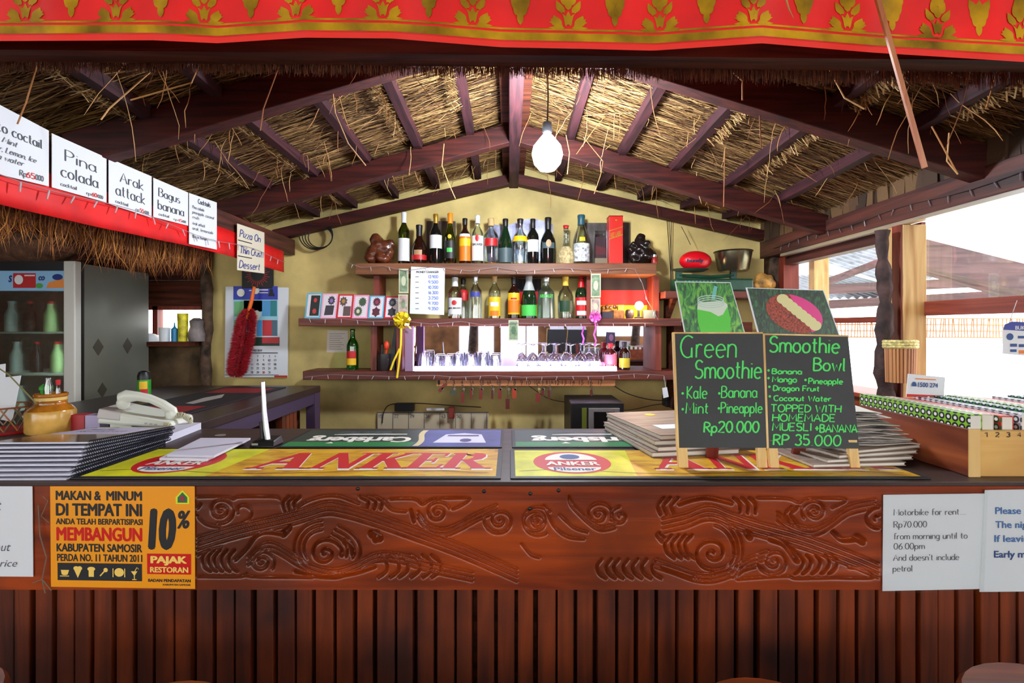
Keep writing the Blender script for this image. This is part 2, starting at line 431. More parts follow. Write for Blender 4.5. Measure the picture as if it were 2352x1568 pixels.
# ------------------------------------------------------------------ floor, walls
b = MB(); b.box(-4.2, 1.0, -.1, 1.9, 4.0, 0); b.build('floor', m_floor)['kind'] = 'structure'
b = MB(); b.box(-4.2, -5.2, -.1, 4.2, 1.0, 0); b.build('floor_dining', m_floor)['kind'] = 'structure'
b = MB(); b.box(1.9, 1.0, -.25, 14, 16, -.12); b.build('ground_outside', m_ground)['kind'] = 'structure'
b = MB(); b.prism([(-2.11, 3.6, 0), (1.86, 3.6, 0), (1.86, 3.6, 2.20), (.03, 3.6, 2.66), (-2.11, 3.6, 2.16)], (0, .1, 0))
b.build('wall_back', m_plaster)['kind'] = 'structure'
# dark timber wall left of the plaster, with a small opening above a stone base
b = MB()
for i, (z0, z1) in enumerate(((1.60, 1.78), (1.785, 1.93), (1.935, 2.10), (2.105, 2.3))):
    b.box(-4.2, 3.60 + .008 * (i % 2), z0, -2.11, 3.68, z1)
b.box(-4.2, 3.61, 1.33, -2.62, 3.68, 1.60); b.box(-2.17, 3.61, 1.33, -2.11, 3.68, 1.60)
b.build('wall_left', wd_dark)['kind'] = 'structure'
b = MB(); b.box(-4.2, 3.58, 0, -2.11, 3.7, 1.325); b.build('wall_stone_base', m_stone)['kind'] = 'structure'
b = MB(); b.box(-2.62, 3.60, 1.36, -2.585, 3.66, 1.6); b.box(-2.51, 3.60, 1.41, -2.475, 3.66, 1.6); b.box(-2.62, 3.60, 1.395, -2.475, 3.66, 1.41); b.box(-2.62, 3.60, 1.575, -2.17, 3.66, 1.6)
b.build('window_1', wd_redz)['kind'] = 'structure'
b = MB(); b.box(-3.0, 3.40, 1.325, -2.14, 3.7, 1.355); b.build('trim_1', wd_dark)['kind'] = 'structure'
b = MB(); b.box(-4.3, 1.2, 0, -4.2, 4.0, 2.4); b.build('wall_side', wd_dark)['kind'] = 'structure'
b = MB(); b.tube([(-2.10 + .008 * math.sin(z * 9), 3.55, z) for z in np.linspace(0, 2.2, 24)], [.035 + .006 * math.sin(z * 23) for z in np.linspace(0, 2.2, 24)], 10)
b.build('trim_2', m_bark, smooth=True)['kind'] = 'structure'
b = MB(); b.box(-4.2, 1.2, 2.19, -1.66, 3.7, 2.24); b.build('ceiling_lean_to', wd_dark)['kind'] = 'structure'

# right side: low wall, sill, posts, beam, panes
b = MB(); b.box(1.74, 1.0, 0, 1.86, 3.6, 1.12); b.build('wall_right', wd_boxside)['kind'] = 'structure'
b = MB(); b.box(1.70, 1.80, 1.11, 1.92, 3.58, 1.132); b.build('trim_3', wd_redy, bevel=.004)['kind'] = 'structure'
b = MB(); b.box(1.735, 1.28, 1.925, 1.84, 3.55, 2.04)
b.build('window_beam', wd_darky, bevel=.004)['kind'] = 'structure'
b = MB(); b.box(1.745, 1.28, 1.908, 1.785, 3.3, 1.925); b.build('trim_4', m_steel)['kind'] = 'structure'
b = MB(); b.box(1.745, 2.27, 1.133, 1.85, 2.36, 1.907); b.build('window_post', wd_post, bevel=.003)['kind'] = 'structure'
b = MB(); b.box(1.737, 2.272, 1.133, 1.744, 2.325, 1.907); b.box(1.851, 2.30, 1.133, 1.87, 2.38, 1.924); b.build('trim_5', wd_redz)['kind'] = 'structure'
b = MB(); b.box(1.80, 3.36, 1.133, 1.90, 3.46, 1.924); b.build('window_post', wd_redz)['kind'] = 'structure'
b = MB(); b.box(1.965, 3.30, 1.1, 2.06, 3.36, 1.95); b.build('trim_6', wd_post)['kind'] = 'structure'
b = MB(); b.box(1.808, 2.36, 1.86, 1.88, 3.355, 1.924); b.build('trim_7', wd_darky)['kind'] = 'structure'
b = MB(); b.box(1.84, 1.2, 1.503, 1.87, 2.36, 1.565); b.build('window_rail', wd_redy)['kind'] = 'structure'
b = MB(); b.box(1.86, 2.40, 1.475, 1.88, 3.36, 1.505); b.build('window_rail', wd_redy)['kind'] = 'structure'
# window glass: two panes over and under the rail, each bay
for k, (y0, y1, z0, z1) in enumerate(((1.2, 2.29, 1.565, 1.92), (2.40, 3.36, 1.505, 1.86))):
    b = MB(); b.add([(1.855, y0, z0), (1.855, y1, z0), (1.855, y1, z1), (1.855, y0, z1)], [(0, 1, 2, 3)])
    b.build('window_%d' % (k + 2), m_pane)['kind'] = 'structure'
b = MB()
for k in range(48):
    y = 1.32 + k * .047
    b.beam((1.76 + random.uniform(-.01, .01), y, 2.03), (1.76 + random.uniform(-.01, .02), y + random.uniform(-.03, .03), 2.24), .07, .02, up=(1, 0, 0))
b.build('wall_infill', mat('split_bamboo', (150, 112, 64), .7, island=[(46, 31, 20), (84, 60, 36), (112, 84, 50)], bump=.3))['kind'] = 'structure'
b = MB(); b.box(1.77, 3.42, 1.16, 1.86, 3.56, 2.1); b.build('trim_8', m_bark)['kind'] = 'structure'

# ------------------------------------------------------------------ roof
RX = .03
def slope(x, y):
    t = np.interp(y, [1.2, 1.9, 2.84, 3.55], [.294, .294, .266, .236] if x < RX else [.307, .307, .298, .228])
    return float(t)
def ridgez(y): return float(np.interp(y, [1.2, 1.9, 2.84, 3.55], [2.55, 2.52, 2.475, 2.44]))
def roofz(x, y): return ridgez(y) - slope(x, y) * abs(x - RX)     # underside of the rafters
for y, h in ((1.90, .125), (2.84, .10), (3.54, .07)):
    for xe in (-1.62, 1.80):
        a = Vector((RX, y, roofz(RX, y) + h / 2)); e = Vector((xe, y, roofz(xe, y) + h / 2))
        b = MB(); b.beam(a, e, .065, h); b.build('rafter', wd_raft, bevel=.004)['kind'] = 'structure'
b = MB(); b.beam((RX, 1.3, ridgez(1.3) + .035), (RX, 3.6, 2.472), .064, .09); b.build('ridge_beam', wd_roof, bevel=.004)['kind'] = 'structure'
b = MB(); b.beam((RX, 1.3, ridgez(1.3) + .095), (RX, 3.6, 2.535), .15, .03); b.build('ridge_board', wd_dark)['kind'] = 'structure'
for x in (-.215, -.50, -.785, -1.07, -1.33, .335, .62, .905, 1.20, 1.49):
    b = MB(); ys = [1.3, 1.9, 2.84, 3.54]
    for y0, y1 in zip(ys, ys[1:]):
        b.beam((x, y0, roofz(x, y0) + .118), (x, y1, roofz(x, y1) + .118), .042, .05)
    b.build('purlin', wd_roof)['kind'] = 'structure'
b = MB()
b.grid(lambda u, v: (-1.72 + u * 1.75, 1.2 + v * 2.4, roofz(-1.72 + u * 1.75, 1.2 + v * 2.4) + .175), 14, 14)
b.grid(lambda u, v: (RX + u * 1.85, 1.2 + v * 2.4, roofz(RX + u * 1.85, 1.2 + v * 2.4) + .175), 14, 14)
b.build('ceiling', m_thatch, solid=.03)['kind'] = 'structure'
# straw of the thatch: blades running down the slope, in overlapping courses
b = MB()
for k in range(26000):
    side = random.random() < .5
    x = random.uniform(-1.66, RX) if side else random.uniform(RX, 1.78)
    y = random.uniform(1.25, 3.58)
    sg = -1 if side else 1
    L = random.uniform(.14, .42); a = random.gauss(0, .16); w = random.uniform(.0010, .0026)
    if random.random() < .12: a = random.uniform(-.9, .9)
    dx, dy = math.cos(a) * sg, math.sin(a)
    sag = random.uniform(0, .03) if random.random() < .25 else random.uniform(-.004, .008)
    lift = random.uniform(.135, .158)
    pts = []
    for t in (0, .5, 1):
        xx, yy = x + dx * L * t, y + dy * L * t
        xx = min(max(xx, -1.70), 1.84); yy = min(max(yy, 1.22), 3.6)
        pts.append(Vector((xx, yy, roofz(xx, yy) + lift - sag * t * t)))
    px_, py_ = -dy * w, dx * w
    tilt = random.uniform(-.6, .6) * w
    vs = []
    for t, p in enumerate(pts):
        q = (1, .9, .35)[t]
        vs += [p + Vector((px_ * q, py_ * q, tilt)), p - Vector((px_ * q, py_ * q, tilt))]
    b.add(vs, [(0, 1, 3, 2), (2, 3, 5, 4)])
o = b.build('ceiling_straw', m_straw); o['kind'] = 'structure'
# rolled straw edges laid against some purlins
b = MB()
for x, y0, y1, sg in ((-.56, 1.9, 2.66, 1), (-.26, 1.9, 2.5, 1), (-1.12, 2.0, 2.66, 1), (-1.38, 1.35, 2.7, 1), (-1.12, 2.75, 3.4, 1), (1.25, 1.4, 2.6, -1), (1.53, 1.4, 1.75, -1), (.95, 2.0, 2.4, -1)):
    n = int((y1 - y0) * 800)
    for k in range(n):
        y = y0 + (y1 - y0) * k / n + random.uniform(-.01, .01)
        z = roofz(x, y) + .108
        a = random.uniform(-.5, .8)
        p = Vector((x + sg * random.uniform(-.016, .016), y, z + random.uniform(-.02, .02)))
        t = Vector((math.cos(a) * random.uniform(.6, 1), math.sin(a), random.uniform(-.7, .3))).normalized() * random.uniform(.015, .035)
        s_ = Vector((-t.y, t.x, .3 * t.x)).normalized() * .0022
        b.add([p - t - s_, p - t + s_, p + t + s_, p + t - s_], [(0, 1, 2, 3)])
o = b.build('straw_roll', mat('roll_straw', (180, 140, 84), .8, island=[(120, 86, 44), (176, 138, 82), (214, 184, 126)])); tag(o, 'rolled straw edging tied along the roof purlins', 'straw', kind='stuff')
# loose strands dangling from the roof
b = MB()
for k in range(230):
    side = random.random() < .5
    x = random.uniform(-1.4, -.05) if side else random.uniform(.1, 1.65)
    y = random.uniform(1.45, 3.45)
    z = roofz(x, y) + .13
    L = random.choice((.06, .09, .12, .16, .22)) * random.uniform(.7, 1.3)
    vx, vy = random.gauss(0, .45), random.gauss(0, .3); r = random.uniform(.0008, .0019)
    pts = []; p = Vector((x, y, z)); d = Vector((vx, vy, -1)).normalized()
    for t in range(6):
        pts.append(p.copy()); p = p + d * (L / 5); d = (d + Vector((random.gauss(0, .16), random.gauss(0, .1), -.06))).normalized()
    b.tube(pts, [r] * 5 + [r * .4], 4)
for pl, d in (([(757, 150), (770, 260), (800, 330), (840, 380)], 1.9), ([(1020, 330), (1015, 380), (1030, 420), (1046, 456)], 2.6), ([(1300, 310), (1308, 350), (1303, 400)], 2.55), ([(1340, 315), (1385, 370), (1380, 400), (1365, 445)], 2.6),
              ([(1668, 280), (1664, 370), (1662, 475)], 2.5), ([(1745, 265), (1748, 340)], 1.8), ([(1660, 145), (1705, 185), (1705, 230)], 1.5), ([(470, 120), (440, 190), (300, 230)], 1.45), ([(85, 150), (60, 235), (40, 285)], 1.45), ([(345, 165), (250, 250), (232, 275)], 1.5),
              ([(640, 155), (605, 250), (598, 300)], 1.6), ([(1900, 150), (1940, 225), (1985, 250)], 1.45), ([(2290, 165), (2265, 250)], 1.5), ([(2140, 290), (2200, 400)], 1.6), ([(2180, 305), (2175, 370), (2200, 400)], 1.6)):
    q = [P(x, y, d) for x, y in pl]; b.tube(q, .0022, 5)
o = b.build('loose_straw', m_strawd); tag(o, 'loose straw strands dangling from the thatched roof', 'straw', kind='stuff')

# beam over the counter with its trimmed straw brush
b = MB(); b.beam((-1.75, 1.32, 2.215), (1.72, 1.32, 2.178), .06, .12); b.build('front_beam', wd_dark)['kind'] = 'structure'
b = MB()
for k in range(5200):
    x = random.uniform(-1.6, 1.65); z = 2.16 - .0107 * (x + 1.6); y = random.uniform(1.345, 1.375)
    h = random.uniform(.012, .03) * (1.0 + .5 * max(0, x)); dx = random.uniform(-.004, .004)
    b.add([(x - .0009, y, z), (x + .0009, y, z), (x + dx + .0005, y, z - h), (x + dx - .0005, y, z - h)], [(0, 1, 2, 3)])
o = b.build('straw_brush', m_brush); tag(o, 'trimmed brown straw edge under the front beam', 'straw', kind='stuff')
# left beam and the orange thatch skirt of the lean-to
b = MB(); b.box(-1.58, 1.25, 1.955, -1.50, 3.58, 2.06); b.build('side_beam', wd_darky)['kind'] = 'structure'
b = MB()
for k in range(2600):
    y = random.uniform(1.28, 2.78); x = -1.60 - random.uniform(0, .10); z = 1.93 - (.0 if random.random() < .7 else .06)
    L = (random.uniform(.10, .19) + .03 * math.sin(y * 9) + .02 * math.sin(y * 31)) * float(np.interp(y, [1.5, 1.9], [.6, 1])); sp = random.gauss(0, .035)
    e = Vector((x - random.uniform(-.03, .06), y + sp, z - L)); w = random.uniform(.001, .0026)
    m_ = Vector((x - .01, y + sp * .4, z - L * .55))
    b.add([(x, y - w, z), (x, y + w, z), m_ + Vector((0, w, 0)), m_ - Vector((0, w, 0)), e], [(0, 1, 2, 3), (3, 2, 4)])
o = b.build('thatch_skirt', m_strawo); tag(o, 'orange straw skirt hanging under the red cloth band', 'straw', kind='stuff')
# ------------------------------------------------------------------ dining side behind the camera (wall and posts seen in the mirror, side walls and roof added for shade)
b = MB()
for x0, x1 in ((-4.2, -3.3), (-2.6, -2.3), (-2.1, -1.2), (-.82, -.74), (-.38, .15), (.38, .42), (.68, 1.0), (1.75, 2.1), (3.3, 4.2)): b.box(x0, -5.2, 0, x1, -5.1, 1.62)
b.box(-4.2, -5.2, 0, 4.2, -5.1, .75); b.box(.9, -5.21, .7, 3.4, -5.09, 1.25)
b.build('wall_dining', mat('ochre_boards', (150, 104, 60), .7, var=.3, vscale=4))['kind'] = 'structure'
b = MB(); b.box(-4.3, -5.2, 0, -4.2, 1.2, .9); b.box(4.2, -5.2, 0, 4.3, 1.0, .9); b.box(-4.3, -1.0, .9, -4.2, 1.2, 2.7); b.box(4.2, -1.0, .9, 4.3, 1.0, 2.7); b.build('wall_shade_side', wd_dark)['kind'] = 'structure'  # unseen side walls added to hold back sidelight on the counter
b = MB(); b.box(-4.5, -5.4, 2.70, 4.5, 1.1, 2.76); b.build('ceiling_shade', m_thatch)['kind'] = 'structure'  # roof added over the guests' side to cut daylight on the bar front
for k, x in enumerate((-2.4, -.75, 1.05, 2.6)):
    b = MB(); b.tube([(x + .02 * math.sin(z * 5), -3.0 - .4 * (k % 2), z) for z in np.linspace(0, 2.7, 12)], .09, 10)
    b.build('dining_post', m_bark, smooth=True)['kind'] = 'structure'
# ------------------------------------------------------------------ outside on the right
wd_out = wood('weathered_beam', (52, 34, 36), (92, 66, 66), 'x', 4, .7, .2)
b = MB(); b.box(6.5, 5.9, -.12, 6.65, 6.05, 3.4); b.build('shed_post', wd_out); o = bpy.data.objects['shed_post']; tag(o, 'grey timber post of the neighbouring shed', 'post')
for nm, lab, A, Bp, d0, d1, w, h in (
    ('shed_beam', 'wide reddish beam of the shed rising at the far right', (2080, 575), (2460, 670), 4.2, 4.2, .12, .22),
    ('shed_beam', 'thin pale beam of the shed crossing behind the glass', (2100, 615), (2400, 700), 4.6, 4.6, .08, .05),
    ('shed_beam', 'level grey beam of the shed above the window rail', (1885, 665), (2420, 640), 5.0, 5.0, .1, .09),
    ('shed_beam', 'lower level beam of the shed just above the window rail', (1890, 700), (2380, 672), 5.4, 5.4, .1, .09),
    ('shed_beam', 'short slanting beam under the corrugated roof', (1880, 655), (2080, 580), 5.6, 5.2, .1, .07)):
    b = MB(); b.beam(P(*A, d0), P(*Bp, d1), w, h); o = b.build(nm, wd_out); tag(o, lab, 'beam')
m_corr = mat('corrugated_zinc', (84, 88, 96), .45, metal=.5, var=.3, vscale=6)
def corr(A, Bc, C, D, n, lab):
    q = quadmap(A, Bc, C, D); b = MB()
    b.grid(lambda u, v: q(u, v) + Vector((0, 0, .018 * math.sin(u * n * 2 * PI))), n * 6, 1)
    o = b.build('corrugated_roof', m_corr, smooth=True); tag(o, lab, 'roof')
corr((3.9, 5.4, 1.95), (5.6, 5.3, 2.02), (5.6, 7.2, 2.75), (3.9, 7.2, 2.55), 16, 'upper corrugated metal roof of the shed outside')
corr((3.6, 6.0, 1.80), (5.0, 6.0, 1.80), (5.0, 7.4, 2.2), (3.6, 7.4, 2.2), 14, 'lower corrugated metal roof strip outside')
b = MB()
for k in range(78):
    x = 3.7 + k * .04; b.tube([(x, 6.5, 1.33), (x + random.uniform(-.03, .03), 6.5, 1.57)], .007, 5)
for z in (1.33, 1.41, 1.49, 1.57): b.tube([(3.7, 6.49, z), (6.8, 6.49, z - .01)], .008, 5)
o = b.build('bamboo_lattice', mat('bamboo', (150, 108, 66), .6)); tag(o, 'bamboo lattice hanging beneath the shed roof outside', 'lattice')
m_leaf = mat('bright_leaf', (92, 150, 52), .6, island=[(58, 110, 34), (110, 170, 60), (150, 196, 84)])
for cx, cy, s, lab in ((3.9, 4.9, .30, 'low green bush outside, nearest the window post'), (5.3, 4.5, .40, 'leafy green bush outside behind the hanging bank card')):
    b = MB()
    for k in range(420):
        a = random.uniform(0, 2 * PI); t = math.acos(random.uniform(-.2, 1)); r = s * random.uniform(.5, 1)
        c = Vector((cx + r * 1.3 * math.sin(t) * math.cos(a), cy + r * math.sin(t) * math.sin(a), .45 + r * math.cos(t)))
        d = Vector((random.gauss(0, 1), random.gauss(0, 1), random.gauss(.3, .6))).normalized() * .06; e = d.cross(Vector((random.gauss(0, 1), random.gauss(0, 1), 1))).normalized() * .022
        b.add([c - d, c + e, c + d, c - e], [(0, 1, 2, 3)])
    r_ = empty('bush', (cx, cy, -.12), lab, 'bush'); b.build('foliage', m_leaf, r_)
    s2 = MB(); s2.tube([(cx, cy, -.12), (cx + .02, cy, .5)], .025, 6); s2.build('stem', m_bark, r_)
# ------------------------------------------------------------------ bar counter with the carved front board
DF = 1.17
bar = empty('bar_counter', (0, 1.45, 0), 'long dark bar counter with a carved reddish front board', 'counter')
b = MB(); b.box(-1.85, 1.163, 1.089, 1.735, 1.775, 1.10); b.build('countertop', wd_counter, bar, bevel=.002)
b = MB(); b.box(-1.85, 1.24, 0, 1.735, 1.74, 1.089); b.build('counter_body', wd_dark, bar)
b = MB(); x = -1.62; k = 0
while x < 1.70:
    w = .0385 + .003 * math.sin(k * 2.3); yy = 1.192 + .004 * math.sin(k * 1.7)
    b.box(x, yy, .03, x + w, 1.24, .862); x += .0468 + .001 * math.sin(k); k += 1
b.build('slat_front', wd_slat, bar, bevel=.0025)
# carved board: grooves cut into a fine grid
def cr(pts, n=8):
    out = []
    for i in range(len(pts) - 1):
        p0 = pts[max(i - 1, 0)]; p1 = pts[i]; p2 = pts[i + 1]; p3 = pts[min(i + 2, len(pts) - 1)]
        for k in range(n):
            t = k / n; t2 = t * t; t3 = t2 * t
            out.append(tuple(.5 * (2 * p1[j] + (p2[j] - p0[j]) * t + (2 * p0[j] - 5 * p1[j] + 4 * p2[j] - p3[j]) * t2 + (3 * p1[j] - p0[j] - 3 * p2[j] + p3[j]) * t3) for j in (0, 1)))
    out.append(pts[-1]); return out
def spir(cx, cy, r0, r1, turns, ph, dr=1, ey=.92):
    n = int(40 * turns); o = []
    for i in range(n + 1):
        t = i / n; a = math.radians(ph) + dr * 2 * PI * turns * t; r = r0 + (r1 - r0) * t ** 1.15
        o.append((cx + r * math.cos(a), cy + r * ey * math.sin(a)))
    return o
def L2(z): return [(x / 2.94 + 440, y / 2.94 + 1090) for x, y in z]
def L3(z): return [(x / 2.8 + 1200, y / 2.8 + 1090) for x, y in z]
def off(pts, dx, dy): return [(x + dx, y + dy) for x, y in pts]
grooves = []   # (points in photo pixels, half width mm, depth mm)
def g(pts, w=3.0, d=3.0): grooves.append((pts, w, d))
band = [(25, 430), (300, 345), (600, 275), (780, 225), (900, 188), (1000, 195), (1200, 250), (1500, 355), (1800, 465), (2200, 640)]
for dy in (0, 26, 52, 82): g(cr(L2(off(band, 0, dy))), 2.8)
g(cr(L2([(700, 235), (780, 180), (900, 145), (1010, 150), (1130, 200)])), 3)
wave = [(380, 560), (470, 475), (560, 470), (680, 540), (800, 610), (960, 645), (1100, 605), (1250, 535), (1400, 540), (1600, 600), (1900, 665)]
for dy in (-4, 24, 52): g(cr(L2(off(wave, 0, dy))), 2.8)
g(cr(L2([(295, 575), (370, 500), (430, 420), (500, 390), (600, 400)])), 4, 4)
g(cr(L2([(30, 550), (100, 515), (200, 490)])), 3)
for a in (70, 110, 150, 200, 250): g(cr(L2([(a + 40, 510), (a, 560), (a + 10, 620), (a + 60, 655)])), 3, 3.5)
c1 = (890, 500)
g(L2(spir(c1[0] + 10, c1[1] + 30, 6, 118, 1.75, 100)), 3.4, 4)
for r in (135, 165, 200): g(L2([(c1[0] + r * math.cos(math.radians(a)), c1[1] + r * .95 * math.sin(math.radians(a))) for a in range(135, 270, 6)]), 3)
for r in (150, 190, 235, 280): g(L2([(c1[0] - 30 + r * math.cos(math.radians(a)), c1[1] + 20 + r * .7 * math.sin(math.radians(a))) for a in range(-62, 22, 6)]), 3, 3.5)
g(cr(L2([(1030, 450), (1080, 500), (1090, 540)])), 6, 6)
g(L2(spir(470, 590, 6, 92, 2.1, 0)), 3); g(L2(spir(195, 240, 8, 100, 2.2, 30)), 3); g(cr(L2([(60, 200), (30, 260), (90, 330), (200, 360)])), 3)
g(L2(spir(340, 250, 30, 80, .8, 160)), 3); g(L2(spir(1660, 255, 6, 84, 2.0, -20)), 3)
g(L2(spir(2080, 310, 6, 110, 2.0, 200)), 3)
g(L2(spir(2330, 315, 6, 110, 1.8, -20, -1)), 3)
for a in (615, 650, 690): g(cr(L2([(a + 40, 150), (a, 190), (a + 10, 250)])), 3.5, 4)
for a in (1190, 1240, 1285): g(cr(L2([(a - 50, 150), (a, 180), (a - 10, 235)])), 3.5, 4)
g(cr(L2([(30, 150), (220, 150), (280, 165), (330, 150), (560, 150), (600, 170)])), 2.5); g(cr(L2([(1290, 170), (1350, 235), (1450, 250)])), 3)
g(cr(L2([(1340, 165), (1500, 165), (1560, 200), (1640, 165), (1870, 160), (1820, 210), (1760, 235)])), 2.5)
for dy in (0, 25, 50): g(cr(L2(off([(1530, 250), (1600, 340), (1700, 365), (1800, 330), (1950, 250), (2060, 205)], 0, dy))), 2.8)
for a in (1300, 1380, 1440, 1520, 1600, 1660): g(cr(L2([(a - 40, 545), (a + 10, 590), (a + 15, 650), (a - 40, 695)])), 3.5, 4)
g(cr(L2([(700, 655), (900, 690), (1100, 665), (1240, 620)])), 4, 5)
g(cr(L2([(30, 690), (330, 690), (370, 665), (410, 690), (820, 695)])), 2.5)
g(L2([(620, 400), (655, 360)]), 7, 7); g(L2([(1215, 400), (1270, 430)]), 8, 7); g(L2([(1245, 395), (1240, 440)]), 7, 6)
g(L2([(1480, 240), (1500, 320)]), 4, 4); g(cr(L2([(2230, 470), (2290, 540), (2352, 560)])), 3)
# right half
band = [(900, 285), (1050, 250), (1200, 200), (1350, 250), (1500, 300), (1800, 385), (2100, 495), (2290, 575)]
for dy in (0, 30, 60, 90): g(cr(L3(off(band, 0, dy))), 2.8)
g(cr(L3([(1010, 190), (1100, 160), (1200, 150), (1350, 185)])), 4, 5)
c2 = (1225, 505)
g(L3(spir(c2[0], c2[1], 6, 150, 2.0, -30, -1)), 3.4, 4)
for r in (165, 195, 225): g(L3([(c2[0] - 30 + r * math.cos(math.radians(a)), c2[1] - 10 + r * 1.05 * math.sin(math.radians(a))) for a in range(-75, 48, 6)]), 3)
for a in (920, 965, 1010, 1050): g(cr(L3([(a + 40, 390), (a, 440), (a + 10, 500), (a + 60, 540)])), 3.5, 4)
g(L3(spir(1620, 560, 6, 112, 2.1, 180)), 3); g(L3(spir(1880, 235, 6, 84, 2.1, 180, -1)), 3); g(L3(spir(2290, 290, 20, 105, 1.5, 180)), 3.4, 4)
g(L3(spir(90, 300, 6, 108, 1.9, 0)), 3); g(L3(spir(490, 255, 6, 92, 2.0, 30)), 3); g(L3(spir(630, 270, 8, 70, 1.3, 160)), 3)
for a in (480, 540, 590, 650, 710, 770, 835): g(cr(L3([(a + 30, 545), (a, 590), (a + 15, 640), (a + 60, 668)])), 3.4, 4)
for dy in (0, 26, 52): g(cr(L3(off([(850, 545), (960, 580), (1100, 630), (1220, 640), (1350, 600), (1470, 530), (1580, 490)], 0, dy))), 2.8)
g(cr(L3([(910, 600), (1000, 630), (1100, 665)])), 7, 6)
for a in (1780, 1830, 1890, 1950, 2000): g(cr(L3([(a, 520), (a + 30, 560), (a + 10, 610), (a - 30, 640)])), 3.4, 4)
g(cr(L3([(1600, 410), (1680, 440), (1730, 490), (1770, 550)])), 8, 6)
g(cr(L3([(1380, 665), (1420, 620), (1500, 595)])), 3); g(cr(L3([(1380, 675), (1690, 655), (1760, 670), (2000, 665), (2250, 665), (2200, 610), (2100, 600)])), 2.5)
for a in (870, 910, 960): g(cr(L3([(a + 40, 150), (a, 200), (a + 20, 260)])), 3.4, 4)
for a in (1400, 1450, 1500): g(cr(L3([(a - 40, 150), (a, 190), (a, 250)])), 3.4, 4)
g(cr(L3([(1510, 150), (1700, 155), (1780, 180), (1850, 155), (2080, 160), (1990, 215)])), 2.5)
for dy in (0, 26, 56): g(cr(L3(off([(1640, 240), (1720, 300), (1850, 340), (1960, 300), (2100, 200), (2270, 160)], 0, dy))), 2.8)
for a in (1690, 1730): g(cr(L3([(a + 40, 210), (a, 260), (a + 50, 330)])), 3.4, 4)
g(cr(L3([(2000, 370), (2060, 420), (2150, 415)])), 5, 5); g(L3([(2150, 405), (2190, 430)]), 8, 7); g(L3([(1450, 375), (1465, 400)]), 8, 7); g(L3([(880, 390), (905, 420)]), 8, 6)
g(cr(L3([(140, 200), (200, 330), (290, 400), (400, 415)])), 3); g(cr(L3([(240, 260), (330, 340), (420, 370)])), 3)
for dy in (0, 22): g(cr(L3(off([(300, 140), (330, 200), (480, 330), (600, 320)], 0, dy))), 2.8)
GX0, GX1, GZ0, GZ1, ST = X(448, DF), X(2024, DF), Z(1354, DF), 1.089, .0013
nx = int((GX1 - GX0) / ST); nz = int((GZ1 - GZ0) / ST)
gx = np.linspace(GX0, GX1, nx + 1); gz = np.linspace(GZ0, GZ1, nz + 1)
H = np.zeros((nz + 1, nx + 1))
for pts, w, d in grooves:
    w *= .00095; d *= .0016
    for (xa, ya), (xb, yb) in zip(pts, pts[1:]):
        n = max(1, int(math.hypot(xb - xa, yb - ya) / .7))
        for i in range(n):
            t = i / n; wx = X(xa + (xb - xa) * t, DF); wz = Z(ya + (yb - ya) * t, DF)
            i0 = int((wx - GX0) / ST); j0 = int((wz - GZ0) / ST); R = int(w / ST) + 2
            if i0 < R or j0 < R or i0 > nx - R or j0 > nz - R: continue
            sx = slice(i0 - R, i0 + R + 1); sz = slice(j0 - R, j0 + R + 1)
            dd = np.hypot(gx[sx][None, :] - wx, gz[sz][:, None] - wz)
            H[sz, sx] = np.maximum(H[sz, sx], d * np.clip(1.25 - dd / w, 0, 1))
# soft rounding of the wood between the cuts
S = H.copy()
for it in range(10):
    S[1:-1, 1:-1] = (S[1:-1, 1:-1] * 2 + S[:-2, 1:-1] + S[2:, 1:-1] + S[1:-1, :-2] + S[1:-1, 2:]) / 6
D = H * .8 + S * .9
vs = np.empty((nz + 1, nx + 1, 3)); vs[..., 0] = gx[None, :]; vs[..., 1] = DF + D; vs[..., 2] = gz[:, None]
idx = np.arange((nx + 1) * (nz + 1)).reshape(nz + 1, nx + 1)
fa = np.stack([idx[:-1, :-1], idx[:-1, 1:], idx[1:, 1:], idx[1:, :-1]], -1).reshape(-1, 4)
b = MB(); b.v = [tuple(p) for p in vs.reshape(-1, 3)]; b.f = [tuple(int(i) for i in f) for f in fa]; b.mi = [0] * len(b.f)
b.add([(-1.7, DF, GZ0), (GX0, DF, GZ0), (GX0, DF, GZ1), (-1.7, DF, GZ1)], [(0, 1, 2, 3)])
b.add([(GX1, DF, GZ0), (1.735, DF, GZ0), (1.735, DF, GZ1), (GX1, DF, GZ1)], [(0, 1, 2, 3)])
b.add([(-1.7, DF, GZ0), (1.735, DF, GZ0), (1.735, DF + .07, GZ0), (-1.7, DF + .07, GZ0)], [(3, 2, 1, 0)])
b.build('carved_board', wd_carve, bar, smooth=True)
for px, py in ((822, 1122), (1218, 1133), (1217, 1168), (1283, 1126), (1112, 1128)):
    b = MB(); b.ball((X(px, DF), DF - .0005, Z(py, DF)), .0045, .002, .0045, 10, 6); b.build('nail_head', m_black, bar, smooth=True)
b = MB(); b.tube([P(88, 1160, 1.165), P(92, 1230, 1.163), P(107, 1280, 1.163), P(97, 1330, 1.163), P(104, 1362, 1.162)], .0013, 5)
b.tube([P(97, 1330, 1.163), P(75, 1338, 1.162)], .0012, 5); b.tube([P(97, 1330, 1.163), P(118, 1356, 1.162)], .0012, 5)
b.tube([P(98, 1140, 1.163), P(110, 1150, 1.163), P(95, 1185, 1.163), P(112, 1200, 1.163)], .001, 5)
o = b.build('tie_string', mat('grey_string', (122, 104, 86), .8)); tag(o, 'grey knotted string tied at the left end of the carved board', 'string')

